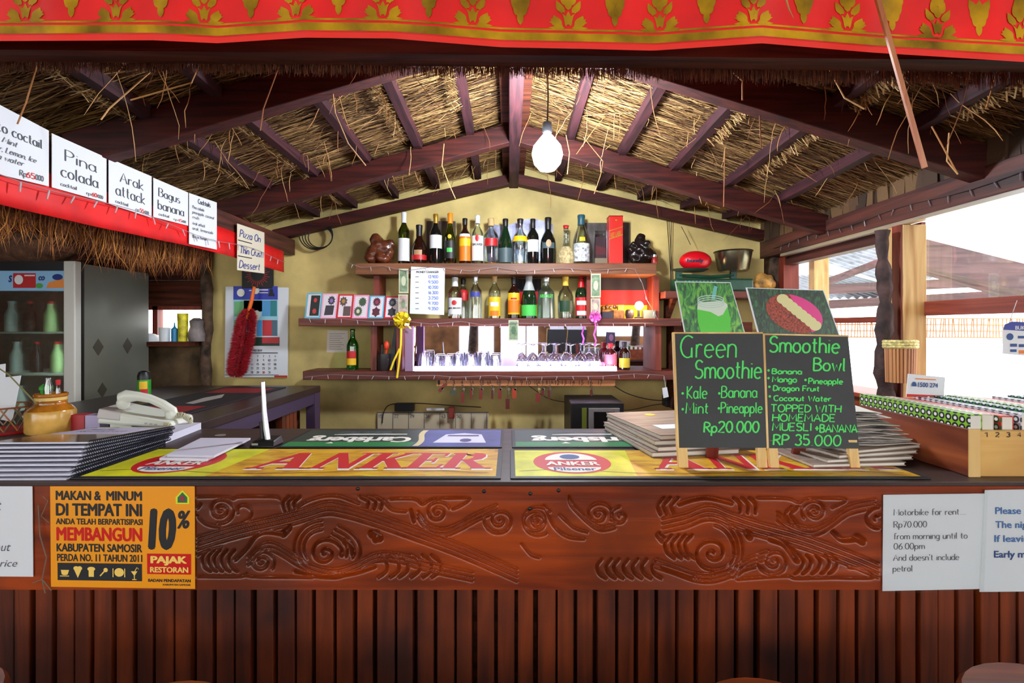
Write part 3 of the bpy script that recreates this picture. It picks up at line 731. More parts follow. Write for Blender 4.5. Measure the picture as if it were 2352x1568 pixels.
# ------------------------------------------------------------------ papers on the front board
m_orange = mat('orange_poster', (244, 158, 14), .4)
DP = 1.1665
pm = lambda px, py, n=0.0: Vector((X(px, DP), DP - n, Z(py, DP)))
def paper(name, label, cat, c, m, th=.0012, d=DP, group=None):
    """a sheet with real thickness; c = four pixel corners ll, lr, ur, ul at depth d"""
    b = MB(); b.prism([P(x, y, d) for x, y in c], (0, th, 0)); o = b.build(name, m); tag(o, label, cat, group); return o
po = paper('tax_poster', 'orange restaurant tax poster with black and red lettering on the counter front', 'poster', [(117, 1347), (448, 1352), (447, 1112), (115, 1109)], m_orange)
qm = quadmap(pm(117, 1347), pm(448, 1352), pm(447, 1112), pm(115, 1109), .0006)
mp = pxmap(116, 1110, 447.5, 1350, qm)
b = MB()
for s, bx, bo in (('MAKAN &', (129, 1127, 233, 1149), .03), ('MINUM', (245, 1127, 327, 1149), .03), ('DI TEMPAT INI', (129, 1156, 327, 1185), .03), ('ANDA TELAH BERPARTISIPASI', (129, 1191, 328, 1205), .025),
              ('KABUPATEN SAMOSIR', (130, 1249, 327, 1268), .028), ('PERDA NO. 11 TAHUN 2011', (131, 1273, 327, 1290), .025), ('BADAN PENDAPATAN', (340, 1328, 438, 1335), .03), ('KABUPATEN SAMOSIR', (374, 1339, 438, 1343), .02)):
    text(b, s, bx, mp, bo)
text(b, '10', (340, 1165, 405, 1262), mp, .05, .12); text(b, '%', (407, 1170, 438, 1212), mp, .03, .2)
b.build('black_lettering', m_ink, po)
b = MB(); sheet(b, mp, 132, 1294, 326, 1334); pband = b.build('pictogram_band', m_ink, po)
b = MB(); text(b, 'MEMBANGUN', (130, 1211, 327, 1243), mp, .03); sheet(b, mp, 338, 1270, 439, 1317); b.build('red_lettering', mat('poster_red', (206, 14, 12), .4), po)
qm2 = quadmap(pm(117, 1347), pm(448, 1352), pm(447, 1112), pm(115, 1109), .0012); mp2 = pxmap(116, 1110, 447.5, 1350, qm2)
b = MB(); text(b, 'PAJAK', (346, 1275, 430, 1297), mp2, .04); text(b, 'RESTORAN', (345, 1300, 433, 1313), mp2, .03)
m_pale = mat('poster_pale', (248, 208, 100), .5); b.build('pale_lettering', m_pale, po)
def pict():
    global b
    b.build('pictogram', m_pale, pband); b = MB()
b = MB()
def ell(b, mp, cx, cy, rx, ry, n=18, a0=0, a1=360): b.poly([(cx + rx * math.cos(math.radians(a0 + (a1 - a0) * i / n)), cy + ry * math.sin(math.radians(a0 + (a1 - a0) * i / n))) for i in range(n)], mp)
b.poly([(140, 1310), (159, 1310), (156, 1320), (152, 1322), (146, 1322), (142, 1320)], mp2); sheet(b, mp2, 138, 1323, 159, 1325); pict()
b.poly([(171, 1310), (187, 1310), (179, 1328)], mp2); ell(b, mp2, 175, 1306, 6, 5); ell(b, mp2, 183, 1306, 6, 5); pict()
sheet(b, mp2, 204, 1310, 216, 1325); ell(b, mp2, 210, 1307, 9, 5); pict(); ell(b, mp2, 243, 1309, 5, 5); b.poly([(239, 1311), (241, 1313), (231, 1324), (229, 1322)], mp2); pict()
ell(b, mp2, 274, 1314, 11, 10); sheet(b, mp2, 259, 1305, 261, 1325); sheet(b, mp2, 286, 1305, 288, 1325); pict()
b.poly([(301, 1311), (316, 1311), (309, 1322)], mp2); sheet(b, mp2, 308, 1320, 310, 1330); sheet(b, mp2, 304, 1329, 314, 1331); ribbon(b, [(310, 1311), (315, 1302), (319, 1306)], .8, mp2)
pict()
b = MB(); b.poly([(405, 1155), (404, 1140), (420, 1123), (436, 1140), (435, 1155)], mp); b.build('crest', mat('crest_yellow', (222, 232, 40), .5), po)
b = MB(); b.poly([(409, 1152), (409, 1140), (420, 1128), (431, 1140), (431, 1152)], mp2); b.build('crest_shield', mat('crest_green', (24, 110, 60), .5), po)
qm3 = quadmap(pm(117, 1347), pm(448, 1352), pm(447, 1112), pm(115, 1109), .0017); mp3 = pxmap(116, 1110, 447.5, 1350, qm3)
b = MB(); b.poly([(414, 1148), (415, 1139), (420, 1135), (425, 1139), (426, 1148)], mp3); b.build('crest_centre', mat('crest_red', (150, 44, 60), .5), po)

m_sleeve = glass('clear_sleeve', (253, 254, 253), gloss=.03, rough=.12, fres=.4)
p = paper('notice_sheet', 'white notice at the left end of the counter front, italic words', 'notice', [(-70, 1323), (76, 1324), (74, 1109), (-70, 1107)], m_white)
mp = lambda x, y: pm(x, y, .0006)
for s, bx_ in (('about', (-38, 1246, 25, 1265)), ('price', (-16, 1286, 40, 1306)), ('t', (-3, 1152, 4, 1172))):
    b = MB(); text(b, s, bx_, mp, .0, .3); b.build('lettering_line', m_greyink, p)
p = paper('rental_notice', 'white motorbike rental notice in a clear sleeve, right of the carving', 'notice', [(2027, 1357), (2256, 1352), (2262, 1133), (2029, 1136)], m_white)
for s, x0, x1, yb in (('Motorbike for rent....', 2053, 2218, 1183), ('Rp70.000', 2053, 2128, 1211), ('from morning until to', 2053, 2221, 1238), ('06.00pm', 2053, 2123, 1261), ("And doesn't include", 2052, 2202, 1287), ('petrol', 2051, 2095, 1312)):
    b = MB(); hand(b, s, x0, x1, yb, 14, mp, .95, .45, dy=-.012); b.build('lettering_line', m_greyink, p)
b = MB(); b.add([pm(2018, 1361, .002), pm(2258, 1357, .002), pm(2268, 1112, .002), pm(2022, 1114, .002)], [(0, 1, 2, 3)]); b.build('clear_sleeve', m_sleeve, p)
p = paper('early_departure_notice', 'white notice in blue lettering at the right edge of the counter front', 'notice', [(2250, 1359), (2450, 1357), (2450, 1122), (2262, 1125)], m_white, d=1.1662)
mp = lambda x, y: pm(x, y, .0011)
for s, x0, x1, yb in (('Please pay', 2285, 2385, 1181), ('The night', 2285, 2378, 1213), ('If leaving', 2283, 2375, 1245)):
    b = MB(); text(b, s, (x0, yb - 17, x1, yb + 4), mp, .016); b.build('lettering_line', m_blueink, p)
b = MB(); text(b, 'Early morning', (2282, 1264, 2420, 1285), mp, .02); b.build('bold_lettering', m_darkblue, p)
b = MB(); b.add([pm(2244, 1363, .0025), pm(2460, 1363, .0025), pm(2460, 1112, .0025), pm(2256, 1114, .0025)], [(0, 1, 2, 3)]); b.build('clear_sleeve', m_sleeve, p)

# ------------------------------------------------------------------ red and gold cloth over the front beam
m_red = mat('red_cloth', (236, 14, 8), .55, var=.12, vscale=5)
m_redband = mat('red_band_cloth', (226, 14, 14), .6, var=.15, vscale=6)
m_gold = mat('gold_print', (196, 150, 22), .38, metal=.5, var=.4, vscale=9)
m_hem = mat('red_hem', (240, 40, 22), .6)
DV = 1.20
vb = lambda px: np.interp(px, [-300, 0, 350, 500, 700, 900, 1150, 1350, 1500, 1750, 2000, 2352, 2700], [94, 94, 92, 99, 86, 88, 108, 112, 116, 99, 120, 142, 150])
def vmap(px, h, n=0.0):
    x = X(px, DV)
    w = .014 * math.sin(x * 8.3) + .008 * math.sin(x * 19 + 1) + .004 * math.sin(x * 43)
    y = DV + w * (1 - .25 * h)
    return Vector((X(px, y), y - n, Z(vb(px), y) + h))
val = empty('door_valance', (0, DV, 2.2), 'red valance cloth with gold palmette print hanging across the top', 'valance')
b = MB(); b.grid(lambda u, v: vmap(-300 + 2950 * u, .30 * v), 240, 8); b.build('cloth', m_red, val, smooth=True, solid=.0012)
b = MB(); b.grid(lambda u, v: vmap(-300 + 2950 * u, .016 + .019 * v, .0016), 240, 1); b.grid(lambda u, v: vmap(-300 + 2950 * u, .0405 + .0045 * v, .0016), 240, 1)
b.build('gold_border', m_gold, val, smooth=True)
b = MB(); b.grid(lambda u, v: vmap(-300 + 2950 * u, -.001 + .013 * v, .0013), 240, 1); b.build('hem', m_hem, val, smooth=True)
def leaf(b, cx, x0, h0, x1, h1, w, bend=0.0):
    """pointed leaf of the print, photo pixels sideways and up from the border"""
    n = 8; A = []; B_ = []; w *= 1.35
    dx, dh = x1 - x0, h1 - h0; l = math.hypot(dx, dh)
    for i in range(n + 1):
        t = i / n; ww = w * math.sin(PI * t ** .75) ; bx = bend * math.sin(PI * t)
        mx, mh = x0 + dx * t - dh / l * bx, h0 + dh * t + dx / l * bx
        A.append((mx - dh / l * ww, mh + dx / l * ww)); B_.append((mx + dh / l * ww, mh - dx / l * ww))
    b.k = getattr(b, 'k', 0) + 1; nn = .0021 + .00005 * (b.k % 9)
    vs = [vmap(cx + p[0], .046 + p[1] * .00102, nn) for p in A] + [vmap(cx + p[0], .046 + p[1] * .00102, nn) for p in B_]
    b.add(vs, [(i, i + 1, n + 2 + i, n + 1 + i) for i in range(n)])
for cx in (60, 268, 470, 680, 880, 1086, 1305, 1515, 1730, 1945, 2152, 2340):
    b = MB()
    for s in (-1, 1):
        leaf(b, cx, s * 8, 1, s * 46, 1, 3); leaf(b, cx, s * 12, 3, s * 44, 14, 5, s * 3); leaf(b, cx, s * 16, 6, s * 34, 30, 8, -s * 4); leaf(b, cx, s * 26, 6, s * 40, 22, 5)
        leaf(b, cx, s * 5, 4, s * 15, 34, 3.5, s * 5); leaf(b, cx, s * 15, 34, s * 24, 46, 3, s * 3); leaf(b, cx, s * 8, 36, s * 28, 64, 6, -s * 3); leaf(b, cx, s * 5, 52, s * 16, 80, 6); leaf(b, cx, s * 4, 66, s * 10, 98, 6)
    leaf(b, cx, 0, 8, 0, 40, 5); leaf(b, cx, 0, 42, 0, 70, 6); leaf(b, cx, 0, 74, 0, 120, 8)
    b.build('palmette', m_gold, val)
for cx in (165, 370, 577, 778, 985, 1195, 1412, 1622, 1845, 2048, 2247):
    b = MB()
    leaf(b, cx, 0, 6, 0, 46, 5.5); leaf(b, cx, 0, 34, 0, 90, 11)
    for s in (-1, 1): leaf(b, cx, s * 3, 28, s * 17, 48, 6, s * 2); leaf(b, cx, s * 6, 42, s * 22, 66, 7, s * 2); leaf(b, cx, s * 8, 60, s * 24, 90, 7)
    b.build('pendant_motif', m_gold, val)
b = MB(); b.beam(P(2008, -30, 1.13), P(2124, 385, 1.16), .0105, .006, up=(0, 1, 0)); o = b.build('wooden_stick', wood('stick_wood', (160, 84, 44), (204, 130, 80), 'z', 6)); tag(o, 'thin bare wooden stick hanging down in front of the valance', 'stick')
b = MB(); b.tube([P(1800, -20, 1.14), P(1812, 20, 1.14), P(1823, 42, 1.14)], [.003, .002, .0006], 5); o = b.build('straw_stem', m_strawd); tag(o, 'short dry straw stem in front of the valance', 'straw')

# ------------------------------------------------------------------ red band with cocktail signs along the left beam
XB = -1.492
def side(y, z, n=0.0): return Vector((XB + n, y, z))
ZB = lambda y: 1.822 + .01 * math.sin(y * 3)
b = MB(); b.grid(lambda u, v: (XB - .004 + .003 * math.sin(u * 40), 1.30 + 2.09 * u, ZB(1.3 + 2.09 * u) + .138 * v), 60, 3); o = b.build('cloth_band', m_redband, smooth=True, solid=.0012)
tag(o, 'plain red cloth band along the left roof beam, behind the signs', 'cloth')
def dpx(px): return -XB * F / (VX - px)
def sign(label, px0, t0, b0, px1, t1, b1, lines, small=None, price=None, name='cocktail_sign', x_off=.006, m=None):
    d0, d1 = dpx(px0), dpx(px1)
    c = [side(d0, Z(b0, d0), x_off), side(d1, Z(b1, d1), x_off), side(d1, Z(t1, d1), x_off), side(d0, Z(t0, d0), x_off)]
    bb = MB(); bb.prism(c, (-.0015, 0, 0)); o = bb.build(name, m or m_white); tag(o, label, 'sign', 'cocktail signs on the left band')
    q = quadmap(*c, n=.0012)
    mp = lambda x, y: q(x / 100, 1 - y / 100)
    if lines:
        for s, x0, x1, yb, cap, w, nb in lines:
            bb = MB(); hand(bb, s, x0, x1, yb, cap, mp, w * .66, nb); bb.build('lettering_line', mat('sign_ink', (64, 70, 80), .6), o)
    if small:
        for s, x0, x1, yb, cap, sl in small:
            bb = MB(); hand(bb, s, x0, x1, yb, cap, mp, .6, .6, sl); bb.build('small_lettering', m_greyink, o)
    if price:
        s, x0, x1, yb, cap = price
        bb = MB(); hand(bb, s, x0, x1, yb, cap, mp, .85, .8); bb.build('red_price', m_redink, o)
    return o
sign('mojito price sign, leftmost and cut by the photo edge', -90, 196, 380, 108, 300, 428, [('Mojito coctail', 12, 90, 38, 15, 1.3, .4)], [('rum, Mint', 20, 58, 52, 8, .3), ('Sugar, Lemon, Ice', 20, 82, 66, 8, .3), ('Soda water', 20, 66, 78, 8, .3), ('Rp', 62, 70, 94, 9, 0), ('000', 82, 92, 94, 9, 0)], ('65', 70, 81, 94, 9))
sign('white sign reading Pina colada', 115, 306, 430, 241, 362, 465, [('Pina', 22, 78, 42, 22, 1.9, .35), ('colada', 15, 82, 74, 22, 1.9, .35)], [('cocktail', 14, 42, 92, 7, 0), ('rp', 60, 68, 95, 7, 0), ('000', 82, 92, 95, 7, 0)], ('60', 70, 80, 95, 8))
sign('white sign reading Arak attack', 246, 363, 468, 345, 405, 500, [('Arak', 24, 78, 42, 22, 1.9, .35), ('attack', 15, 82, 74, 24, 1.9, .35)], [('cocktail', 14, 42, 92, 7, 0), ('rp', 60, 68, 95, 7, 0), ('000', 82, 92, 95, 7, 0)], ('55', 70, 80, 95, 8))
sign('white sign reading Bagus banana', 349, 408, 498, 429, 442, 518, [('Bagus', 14, 74, 42, 22, 2.0, .35), ('banana', 12, 86, 76, 24, 2.0, .35)], [('cocktail', 14, 42, 92, 7, 0), ('rp', 56, 66, 95, 7, 0), ('000', 82, 92, 95, 7, 0)], ('45', 68, 80, 95, 8))
sign('narrow tall white cocktail list at the end of the row', 430, 443, 560, 494, 465, 573, [('Cocktails', 30, 74, 15, 9, 1.6, .6)], [('Pina colada', 10, 50, 28, 6, .2), ('pineapple, coconut', 10, 88, 38, 6, .2), ('milk', 10, 34, 48, 6, .2), ('Arak attack', 10, 54, 60, 6, .2), ('arak, lemonade', 10, 84, 70, 6, .2), ('Bagus banana', 10, 66, 86, 6, .2)], None, x_off=.009)
m_cream = mat('cream_card', (214, 208, 182), .7)
o = sign('cream handwritten menu card hung lower on the band, near its far end', 539, 513, 620, 602, 534, 628, None, None, None, name='menu_card', x_off=.014, m=m_cream)
d0, d1 = dpx(539), dpx(602); q = quadmap(side(d0, Z(620, d0), .014), side(d1, Z(628, d1), .014), side(d1, Z(534, d1), .014), side(d0, Z(513, d0), .014), n=.0012)
mp = lambda x, y: q(x / 100, 1 - y / 100)
for s, x0, x1, yb, cap in (('Pizza On', 8, 82, 27, 16), ('Thin Crust', 8, 88, 62, 15), ('Dessert', 6, 80, 94, 16)):
    b = MB(); hand(b, s, x0, x1, yb, cap, mp, 1.3, .8, .2); b.build('lettering_line', m_pen, o)
for y in (34, 68):
    b = MB(); sheet(b, mp, 2, y, 51, y + 2); b.build('divider_line', m_ink, o)
# ------------------------------------------------------------------ back bar shelves
DS = 3.34                                     # front edge of the shelves
ZU, ZM, ZL = Z(604, DS), Z(731, DS), Z(852, DS)
sh = empty('back_bar_shelf', (0, 3.6, 1.1), 'reddish wooden back bar with three long shelves on the plaster wall', 'shelf')
b = MB(); b.box(X(815, DS), DS, ZU - .075, X(1508, DS), 3.6, ZU); b.build('shelf_board', wd_shelf2, sh, bevel=.004)
b = MB(); b.box(X(685, DS), DS, ZM - .05, X(1565, DS), 3.6, ZM); b.build('shelf_board', wd_shelf, sh, bevel=.004)
b = MB(); b.box(X(695, DS), DS, ZL - .058, X(1560, DS), 3.6, ZL); b.build('shelf_board', wd_shelf, sh, bevel=.004)
for px, z0, z1 in ((868, ZM, ZU - .075), (862, ZL, ZM - .05), (920, ZL, ZM - .05), (1352, ZM, ZU - .075), (1503, ZM, ZU - .075), (1508, ZL, ZM - .05)):
    b = MB(); x = X(px, 3.46); b.box(x - .02, 3.42, z0, x + .02, 3.6, z1); b.build('upright', wd_redz, sh)
b = MB(); b.box(X(930, DS), DS + .004, ZL, X(948, DS), DS + .05, ZM - .05); b.build('mirror_stile', mat('lilac_frame', (150, 118, 150), .5), sh)
mirm = mat('mirror_silver', (214, 212, 226), .02, metal=1.0)
b = MB(); b.box(X(945, 3.57), 3.575, ZL, X(1500, 3.57), 3.585, ZM - .05)
mir = b.build('bar_mirror', mirm); tag(mir, 'long mirror behind the glasses on the lower shelf', 'mirror')
b = MB(); b.box(X(1150, 3.57), 3.566, ZL, X(1190, 3.57), 3.574, ZM - .05); o = b.build('mirror_cover', mat('lilac_panel', (196, 188, 214), .5), sh)
led = empty('led_strip', (0, 3.37, ZL), 'bright violet-white light strip along the edge of the lower shelf', 'lamp')
b = MB(); b.box(X(952, 3.36), 3.352, ZL + .001, X(1416, 3.36), 3.372, ZL + .028); b.build('diffuser', emitter('led_glow', (226, 214, 255), 9), led)
la = bpy.data.lights.new('led_light', 'AREA'); la.shape = 'RECTANGLE'; la.size = X(1416, 3.36) - X(952, 3.36); la.size_y = .02; la.energy = 3.5; la.color = (.80, .74, 1.0)
lo = bpy.data.objects.new('led_light', la); COL.objects.link(lo); lo.location = ((X(952, 3.36) + X(1416, 3.36)) / 2, 3.362, ZL + .034); lo.rotation_euler = (PI, 0, 0)

# ------------------------------------------------------------------ bottles
g_clear = glass('clear_glass', (232, 240, 238)); g_green = glass('green_glass', (104, 200, 116), gloss=.05)
g_olive = glass('olive_glass', (118, 136, 62), gloss=.05); g_brown = glass('brown_glass', (120, 60, 24), gloss=.05)
g_dark = mat('dark_bottle_glass', (16, 18, 16), .06, spec=.6); g_dgreen = mat('dark_green_bottle', (14, 40, 20), .06, spec=.6)
g_dbrown = mat('dark_brown_bottle', (36, 14, 8), .06, spec=.6); g_lime = glass('lime_glass', (176, 190, 60)); g_frost = glass('frosted_glass', (196, 216, 208), gloss=.1, rough=.25)
g_pink = glass('pink_glass', (232, 120, 132))
m_lw = mat('label_white', (226, 228, 228), .5); m_ly = mat('label_yellow', (238, 190, 26), .45); m_lo = mat('label_orange', (226, 120, 20), .45); m_lr = mat('label_red', (190, 22, 26), .45)
m_lg = mat('label_green', (70, 196, 80), .45); m_lk = mat('label_black', (26, 26, 28), .5); m_lb = mat('label_blue', (50, 56, 140), .45); m_lt = mat('label_tan', (176, 138, 96), .5); m_lgy = mat('label_slate', (70, 88, 92), .5)
m_cw = mat('cap_white', (226, 230, 232), .35); m_cg = mat('cap_gold', (206, 160, 62), .3, metal=.7); m_ck = mat('cap_black', (24, 22, 22), .4); m_co = mat('cap_orange', (236, 140, 20), .4); m_cr = mat('cap_red', (196, 24, 30), .4)
m_cy = mat('cap_yellow', (224, 190, 60), .4); m_cc = mat('cork', (206, 170, 112), .7); m_cs = mat('cap_silver', (196, 200, 206), .3, metal=.8); m_cb = mat('cap_blue_green', (40, 84, 96), .4)
STY = {
 'wine': [(.9, 0), (1, .012), (1, .60), (.93, .66), (.62, .73), (.42, .78), (.37, .82), (.37, .96), (.42, .965), (.42, .99), (.36, 1)],
 'slope': [(.9, 0), (1, .012), (1, .42), (.9, .53), (.66, .66), (.45, .76), (.38, .82), (.38, .96), (.43, .97), (.43, .99), (.38, 1)],
 'liquor': [(.92, 0), (1, .012), (1, .60), (.95, .65), (.75, .70), (.45, .76), (.38, .80), (.38, .96), (.42, .97), (.42, 1)],
 'squat': [(.9, 0), (1, .02), (1, .36), (.93, .46), (.6, .60), (.40, .68), (.36, .74), (.36, .96), (.42, .97), (.42, 1)],
 'gin': [(.8, 0), (.92, .02), (1, .30), (1, .52), (.8, .64), (.42, .72), (.34, .80), (.34, .95), (.4, .97), (.4, 1)],
 'irish': [(.9, 0), (1, .015), (1, .46), (.92, .54), (.66, .64), (.40, .71), (.36, .75), (.36, .97), (.42, .975), (.42, 1)],
 'flask': [(.7, 0), (.9, .02), (1, .14), (1, .26), (.8, .38), (.42, .48), (.34, .58), (.30, .8), (.30, .97), (.36, .975), (.36, 1)],
 'beer': [(.92, 0), (1, .012), (1, .56), (.95, .62), (.72, .70), (.46, .76), (.40, .82), (.34, .93), (.43, .94), (.43, .96), (.38, 1)],
}
def bottle(label, px, top, base, d, wpx, sty, gm, cap=None, capz=.9, lab=None, words=None, extra=(), liquid=None, group='bottles on the upper shelf', sy=1.0, zb=None):
    """lab: list of (material, z0, z1, half angle in degrees); words: (text, material, z0, z1)"""
    R = wpx / F * d / 2; zb = Z(base, d) if zb is None else zb; H_ = Z(top, d) - zb; x = X(px, d)
    r = empty('bottle', (x, d, zb), label, 'bottle', group)
    pr = [(q * R, z * H_) for q, z in STY[sty]]
    b = MB(); b.lathe([(0.0, 0)] + pr, n=24, sy=sy); b.build('glass_body', gm, r, smooth=True, world=False)
    def rad(z):
        for (q0, z0), (q1, z1) in zip(STY[sty], STY[sty][1:]):
            if z0 <= z <= z1: return R * (q0 + (q1 - q0) * (z - z0) / max(1e-6, z1 - z0))
        return R
    if cap:
        b = MB(); b.lathe([(rad(z) * 1.06 + .0006, z * H_) for z in (capz, (capz + 1) / 2, .985)] + [(rad(.99) * .9, H_ * 1.004), (0, H_ * 1.004)], n=18, sy=sy); b.build('cap', cap, r, smooth=True, world=False)
    lo_ = None
    for i, (lm, z0, z1, ha) in enumerate(lab or ()):
        b = MB(); a = math.radians(ha); off_ = .0008 + .0006 * i
        zs = np.linspace(z0, z1, 5)
        b.lathe([(rad(z) + off_, z * H_) for z in zs], n=16, a0=-PI / 2 - a, a1=-PI / 2 + a, sy=sy); ob = b.build('label' if i == 0 else 'label_panel', lm, lo_ or r, smooth=True, world=False); lo_ = lo_ or ob
    for i, (s, wm, z0, z1) in enumerate(words or ()):
        b = MB(); q = lambda u, v, z0=z0, z1=z1: (lambda a, rr, z: (rr * math.cos(a), rr * sy * math.sin(a), z))(-PI / 2 + (u - .5) * 1.7, rad((z0 + z1) / 2) + .0028, (z0 + (z1 - z0) * v) * H_)
        if s == 'o': b.poly([(.5 + .2 * math.cos(t * PI / 7), .5 + .5 * math.sin(t * PI / 7)) for t in range(14)], q)
        else: text(b, s, (0, 1, 1, 0), q, .03)
        b.build('emblem' if s == 'o' else 'label_text', wm, lo_ or r, world=False)
    if liquid:
        b = MB(); b.lathe([(0, .004), (R * .9, .004), (R * .9, liquid[1] * H_), (0, liquid[1] * H_)], n=18, sy=sy); b.build('liquid', liquid[0], r, smooth=True, world=False)
    return r
DB = 3.46
zu = ZU + .0005
U = dict(base=604, d=DB, zb=zu)
bottle('green wine bottle with tall white label, first in the top row from the left', 928, 488, wpx=27, sty='wine', gm=g_olive, cap=m_cw, capz=.8, lab=[(m_lw, .07, .5, 75)], **U)
bottle('squat dark liqueur bottle with red band beside the green wine bottle', 963, 517, wpx=35, sty='squat', gm=g_dbrown, cap=m_ck, capz=.72, lab=[(m_lr, .12, .24, 80), (m_lt, .24, .36, 30)], **U)
bottle('dark wine bottle with gold capsule and large white label', 1001, 492, wpx=28, sty='wine', gm=g_dark, cap=m_cg, capz=.82, lab=[(m_lw, .32, .58, 85)], **U)
bottle('yellow-green bottle with orange cap and dark label on the top shelf', 1034, 490, wpx=28, sty='slope', gm=g_lime, cap=m_co, capz=.8, lab=[(m_lk, .12, .46, 60), (m_lg, .24, .32, 25)], words=[('o', m_ly, .5, .58)], **U)
bottle('brown bottle with yellow and orange label on the top shelf', 1068, 502, wpx=27, sty='liquor', gm=g_dbrown, cap=m_ck, capz=.86, lab=[(m_lo, .08, .62, 75), (m_ly, .40, .56, 70), (m_lw, .60, .66, 60)], **U)
bottle('clear rum bottle with white cap and red round emblem', 1097, 495, wpx=27, sty='liquor', gm=g_clear, cap=m_cw, capz=.84, lab=[(m_lw, .08, .58, 80)], words=[('o', m_lr, .46, .60), ('BACARDI', m_lk, .38, .43)], **U)
bottle('empty clear whisky bottle with slanted red label', 1128, 502, wpx=33, sty='liquor', gm=g_clear, cap=m_cc, capz=.84, lab=[(m_lr, .40, .56, 60)], liquid=(mat('amber_rest', (150, 84, 20), .2), .05), **U)
bottle('dark sloping bottle with slate blue label on the top shelf', 1161, 503, wpx=30, sty='slope', gm=g_dgreen, cap=m_ck, capz=.84, lab=[(m_lgy, .05, .36, 85)], **U)
bottle('round clear gin bottle with yellow shoulder label', 1195, 503, wpx=36, sty='gin', gm=g_clear, cap=m_ck, capz=.9, lab=[(m_ly, .50, .62, 70)], **U)
bottle('dark wine bottle with pale label and black capsule', 1224, 503, wpx=27, sty='wine', gm=g_dark, cap=m_ck, capz=.8, lab=[(m_lw, .28, .54, 85)], **U)
bottle('black cream liqueur bottle with tan oval emblem', 1259, 500, wpx=35, sty='irish', gm=g_dark, cap=m_ck, capz=.75, lab=[(m_lgy, .34, .46, 50)], words=[('o', m_lt, .36, .52)], **U)
fl = bottle('small straw-wrapped wine flask with red tip', 1300, 518, wpx=37, sty='flask', gm=g_clear, cap=m_cr, capz=.93, **U)
b = MB(); R_ = 37 / F * DB / 2; H_ = Z(518, DB) - zu
b.lathe([(R_ * .75, 0), (R_ * .95, .02 * H_), (R_ * 1.05, .14 * H_), (R_ * 1.05, .27 * H_), (R_ * .86, .38 * H_), (R_ * .5, .46 * H_)], n=22); b.build('straw_wrap', mat('wicker', (196, 176, 126), .8, var=.3, vscale=60, bump=.6, bscale=160), fl, smooth=True, world=False)
bottle('tall clear bottle with blue-green neck and silver flecks', 1335, 494, wpx=39, sty='slope', gm=g_clear, cap=m_cb, capz=.8, lab=[(mat('label_flecks', (176, 184, 182), .35, var=.7, vscale=50), .06, .42, 65), (m_ly, .46, .54, 20)], **U)
M_ = dict(base=733, d=DB, zb=ZM + .0005, group='bottles on the middle shelf')
bottle('clear bourbon bottle with white label beside the exchange rate sheet', 1045, 637, wpx=33, sty='liquor', gm=g_clear, cap=m_cw, capz=.78, lab=[(m_lw, .1, .50, 75)], words=[('o', m_lr, .32, .44), ('JIM BEAM', m_lk, .22, .27)], liquid=(mat('bourbon', (150, 76, 20), .2), .06), **M_)
bottle('clear bottle half hidden behind the bourbon bottle', 1064, 640, **{**M_, 'd': 3.53}, wpx=27, sty='wine', gm=g_clear, cap=m_ck, capz=.86, lab=[(m_lr, .45, .72, 60)])
bottle('clear vodka bottle with small blue label and silver cap', 1092, 633, wpx=30, sty='liquor', gm=g_clear, cap=m_cs, capz=.88, lab=[(m_lb, .50, .62, 45)], **M_)
bottle('clear tequila bottle with yellow label and cork', 1136, 633, wpx=28, sty='wine', gm=g_clear, cap=m_cc, capz=.86, lab=[(m_ly, .06, .50, 80), (m_lw, .28, .38, 40), (m_lo, .07, .18, 40)], liquid=(mat('gold_spirit', (196, 150, 60), .2), .5), **M_)
bottle('dark brown coffee liqueur bottle with orange label', 1180, 637, wpx=27, sty='liquor', gm=g_dbrown, cap=m_ck, capz=.84, lab=[(m_ly, .10, .62, 78), (m_lo, .14, .44, 74), (m_lr, .46, .50, 30)], **M_)
bottle('green sparkling wine bottle with long silver capsule', 1215, 628, wpx=35, sty='slope', gm=g_dgreen, cap=mat('capsule_grey', (170, 176, 178), .4), capz=.62, lab=[(m_lg, .06, .30, 75)], **M_)
bottle('frosted clear vodka bottle with green lettering', 1254, 637, wpx=39, sty='liquor', gm=g_frost, cap=m_cs, capz=.9, words=[('ABSOLUT', m_lg, .50, .58)], **M_)
bottle('round clear bottle with yellow cap and dark green label', 1299, 635, wpx=36, sty='gin', gm=g_clear, cap=m_cy, capz=.78, lab=[(mat('label_dark_green', (22, 60, 34), .5), .16, .42, 55)], **M_)
bottle('dark green beer bottle with red foil and red and white label', 1335, 635, wpx=28, sty='beer', gm=g_dgreen, cap=m_cr, capz=.74, lab=[(m_lr, .06, .50, 75), (m_lw, .08, .18, 50), (m_lw, .32, .42, 50)], **M_)
Lw = dict(base=851, d=DB, zb=ZL + .0005, group='bottles on the lower shelf')
bottle('tall green beer bottle alone on the left of the lower shelf', 810, 755, wpx=27, sty='beer', gm=g_green, lab=[(m_lr, .28, .46, 50), (m_ly, .12, .28, 50)], **Lw)
bottle('pink-red liquor bottle at the right end of the light strip', 1402, 788, wpx=29, sty='liquor', gm=g_pink, cap=m_cr, capz=.84, lab=[(mat('label_pink', (226, 70, 84), .4), .2, .58, 65)], **Lw)
bottle('brown rum bottle with yellow label at the right end of the mirror', 1434, 785, wpx=25, sty='liquor', gm=g_dbrown, cap=m_ck, capz=.8, lab=[(mat('label_mustard', (196, 170, 30), .45), .08, .42, 75)], **Lw)

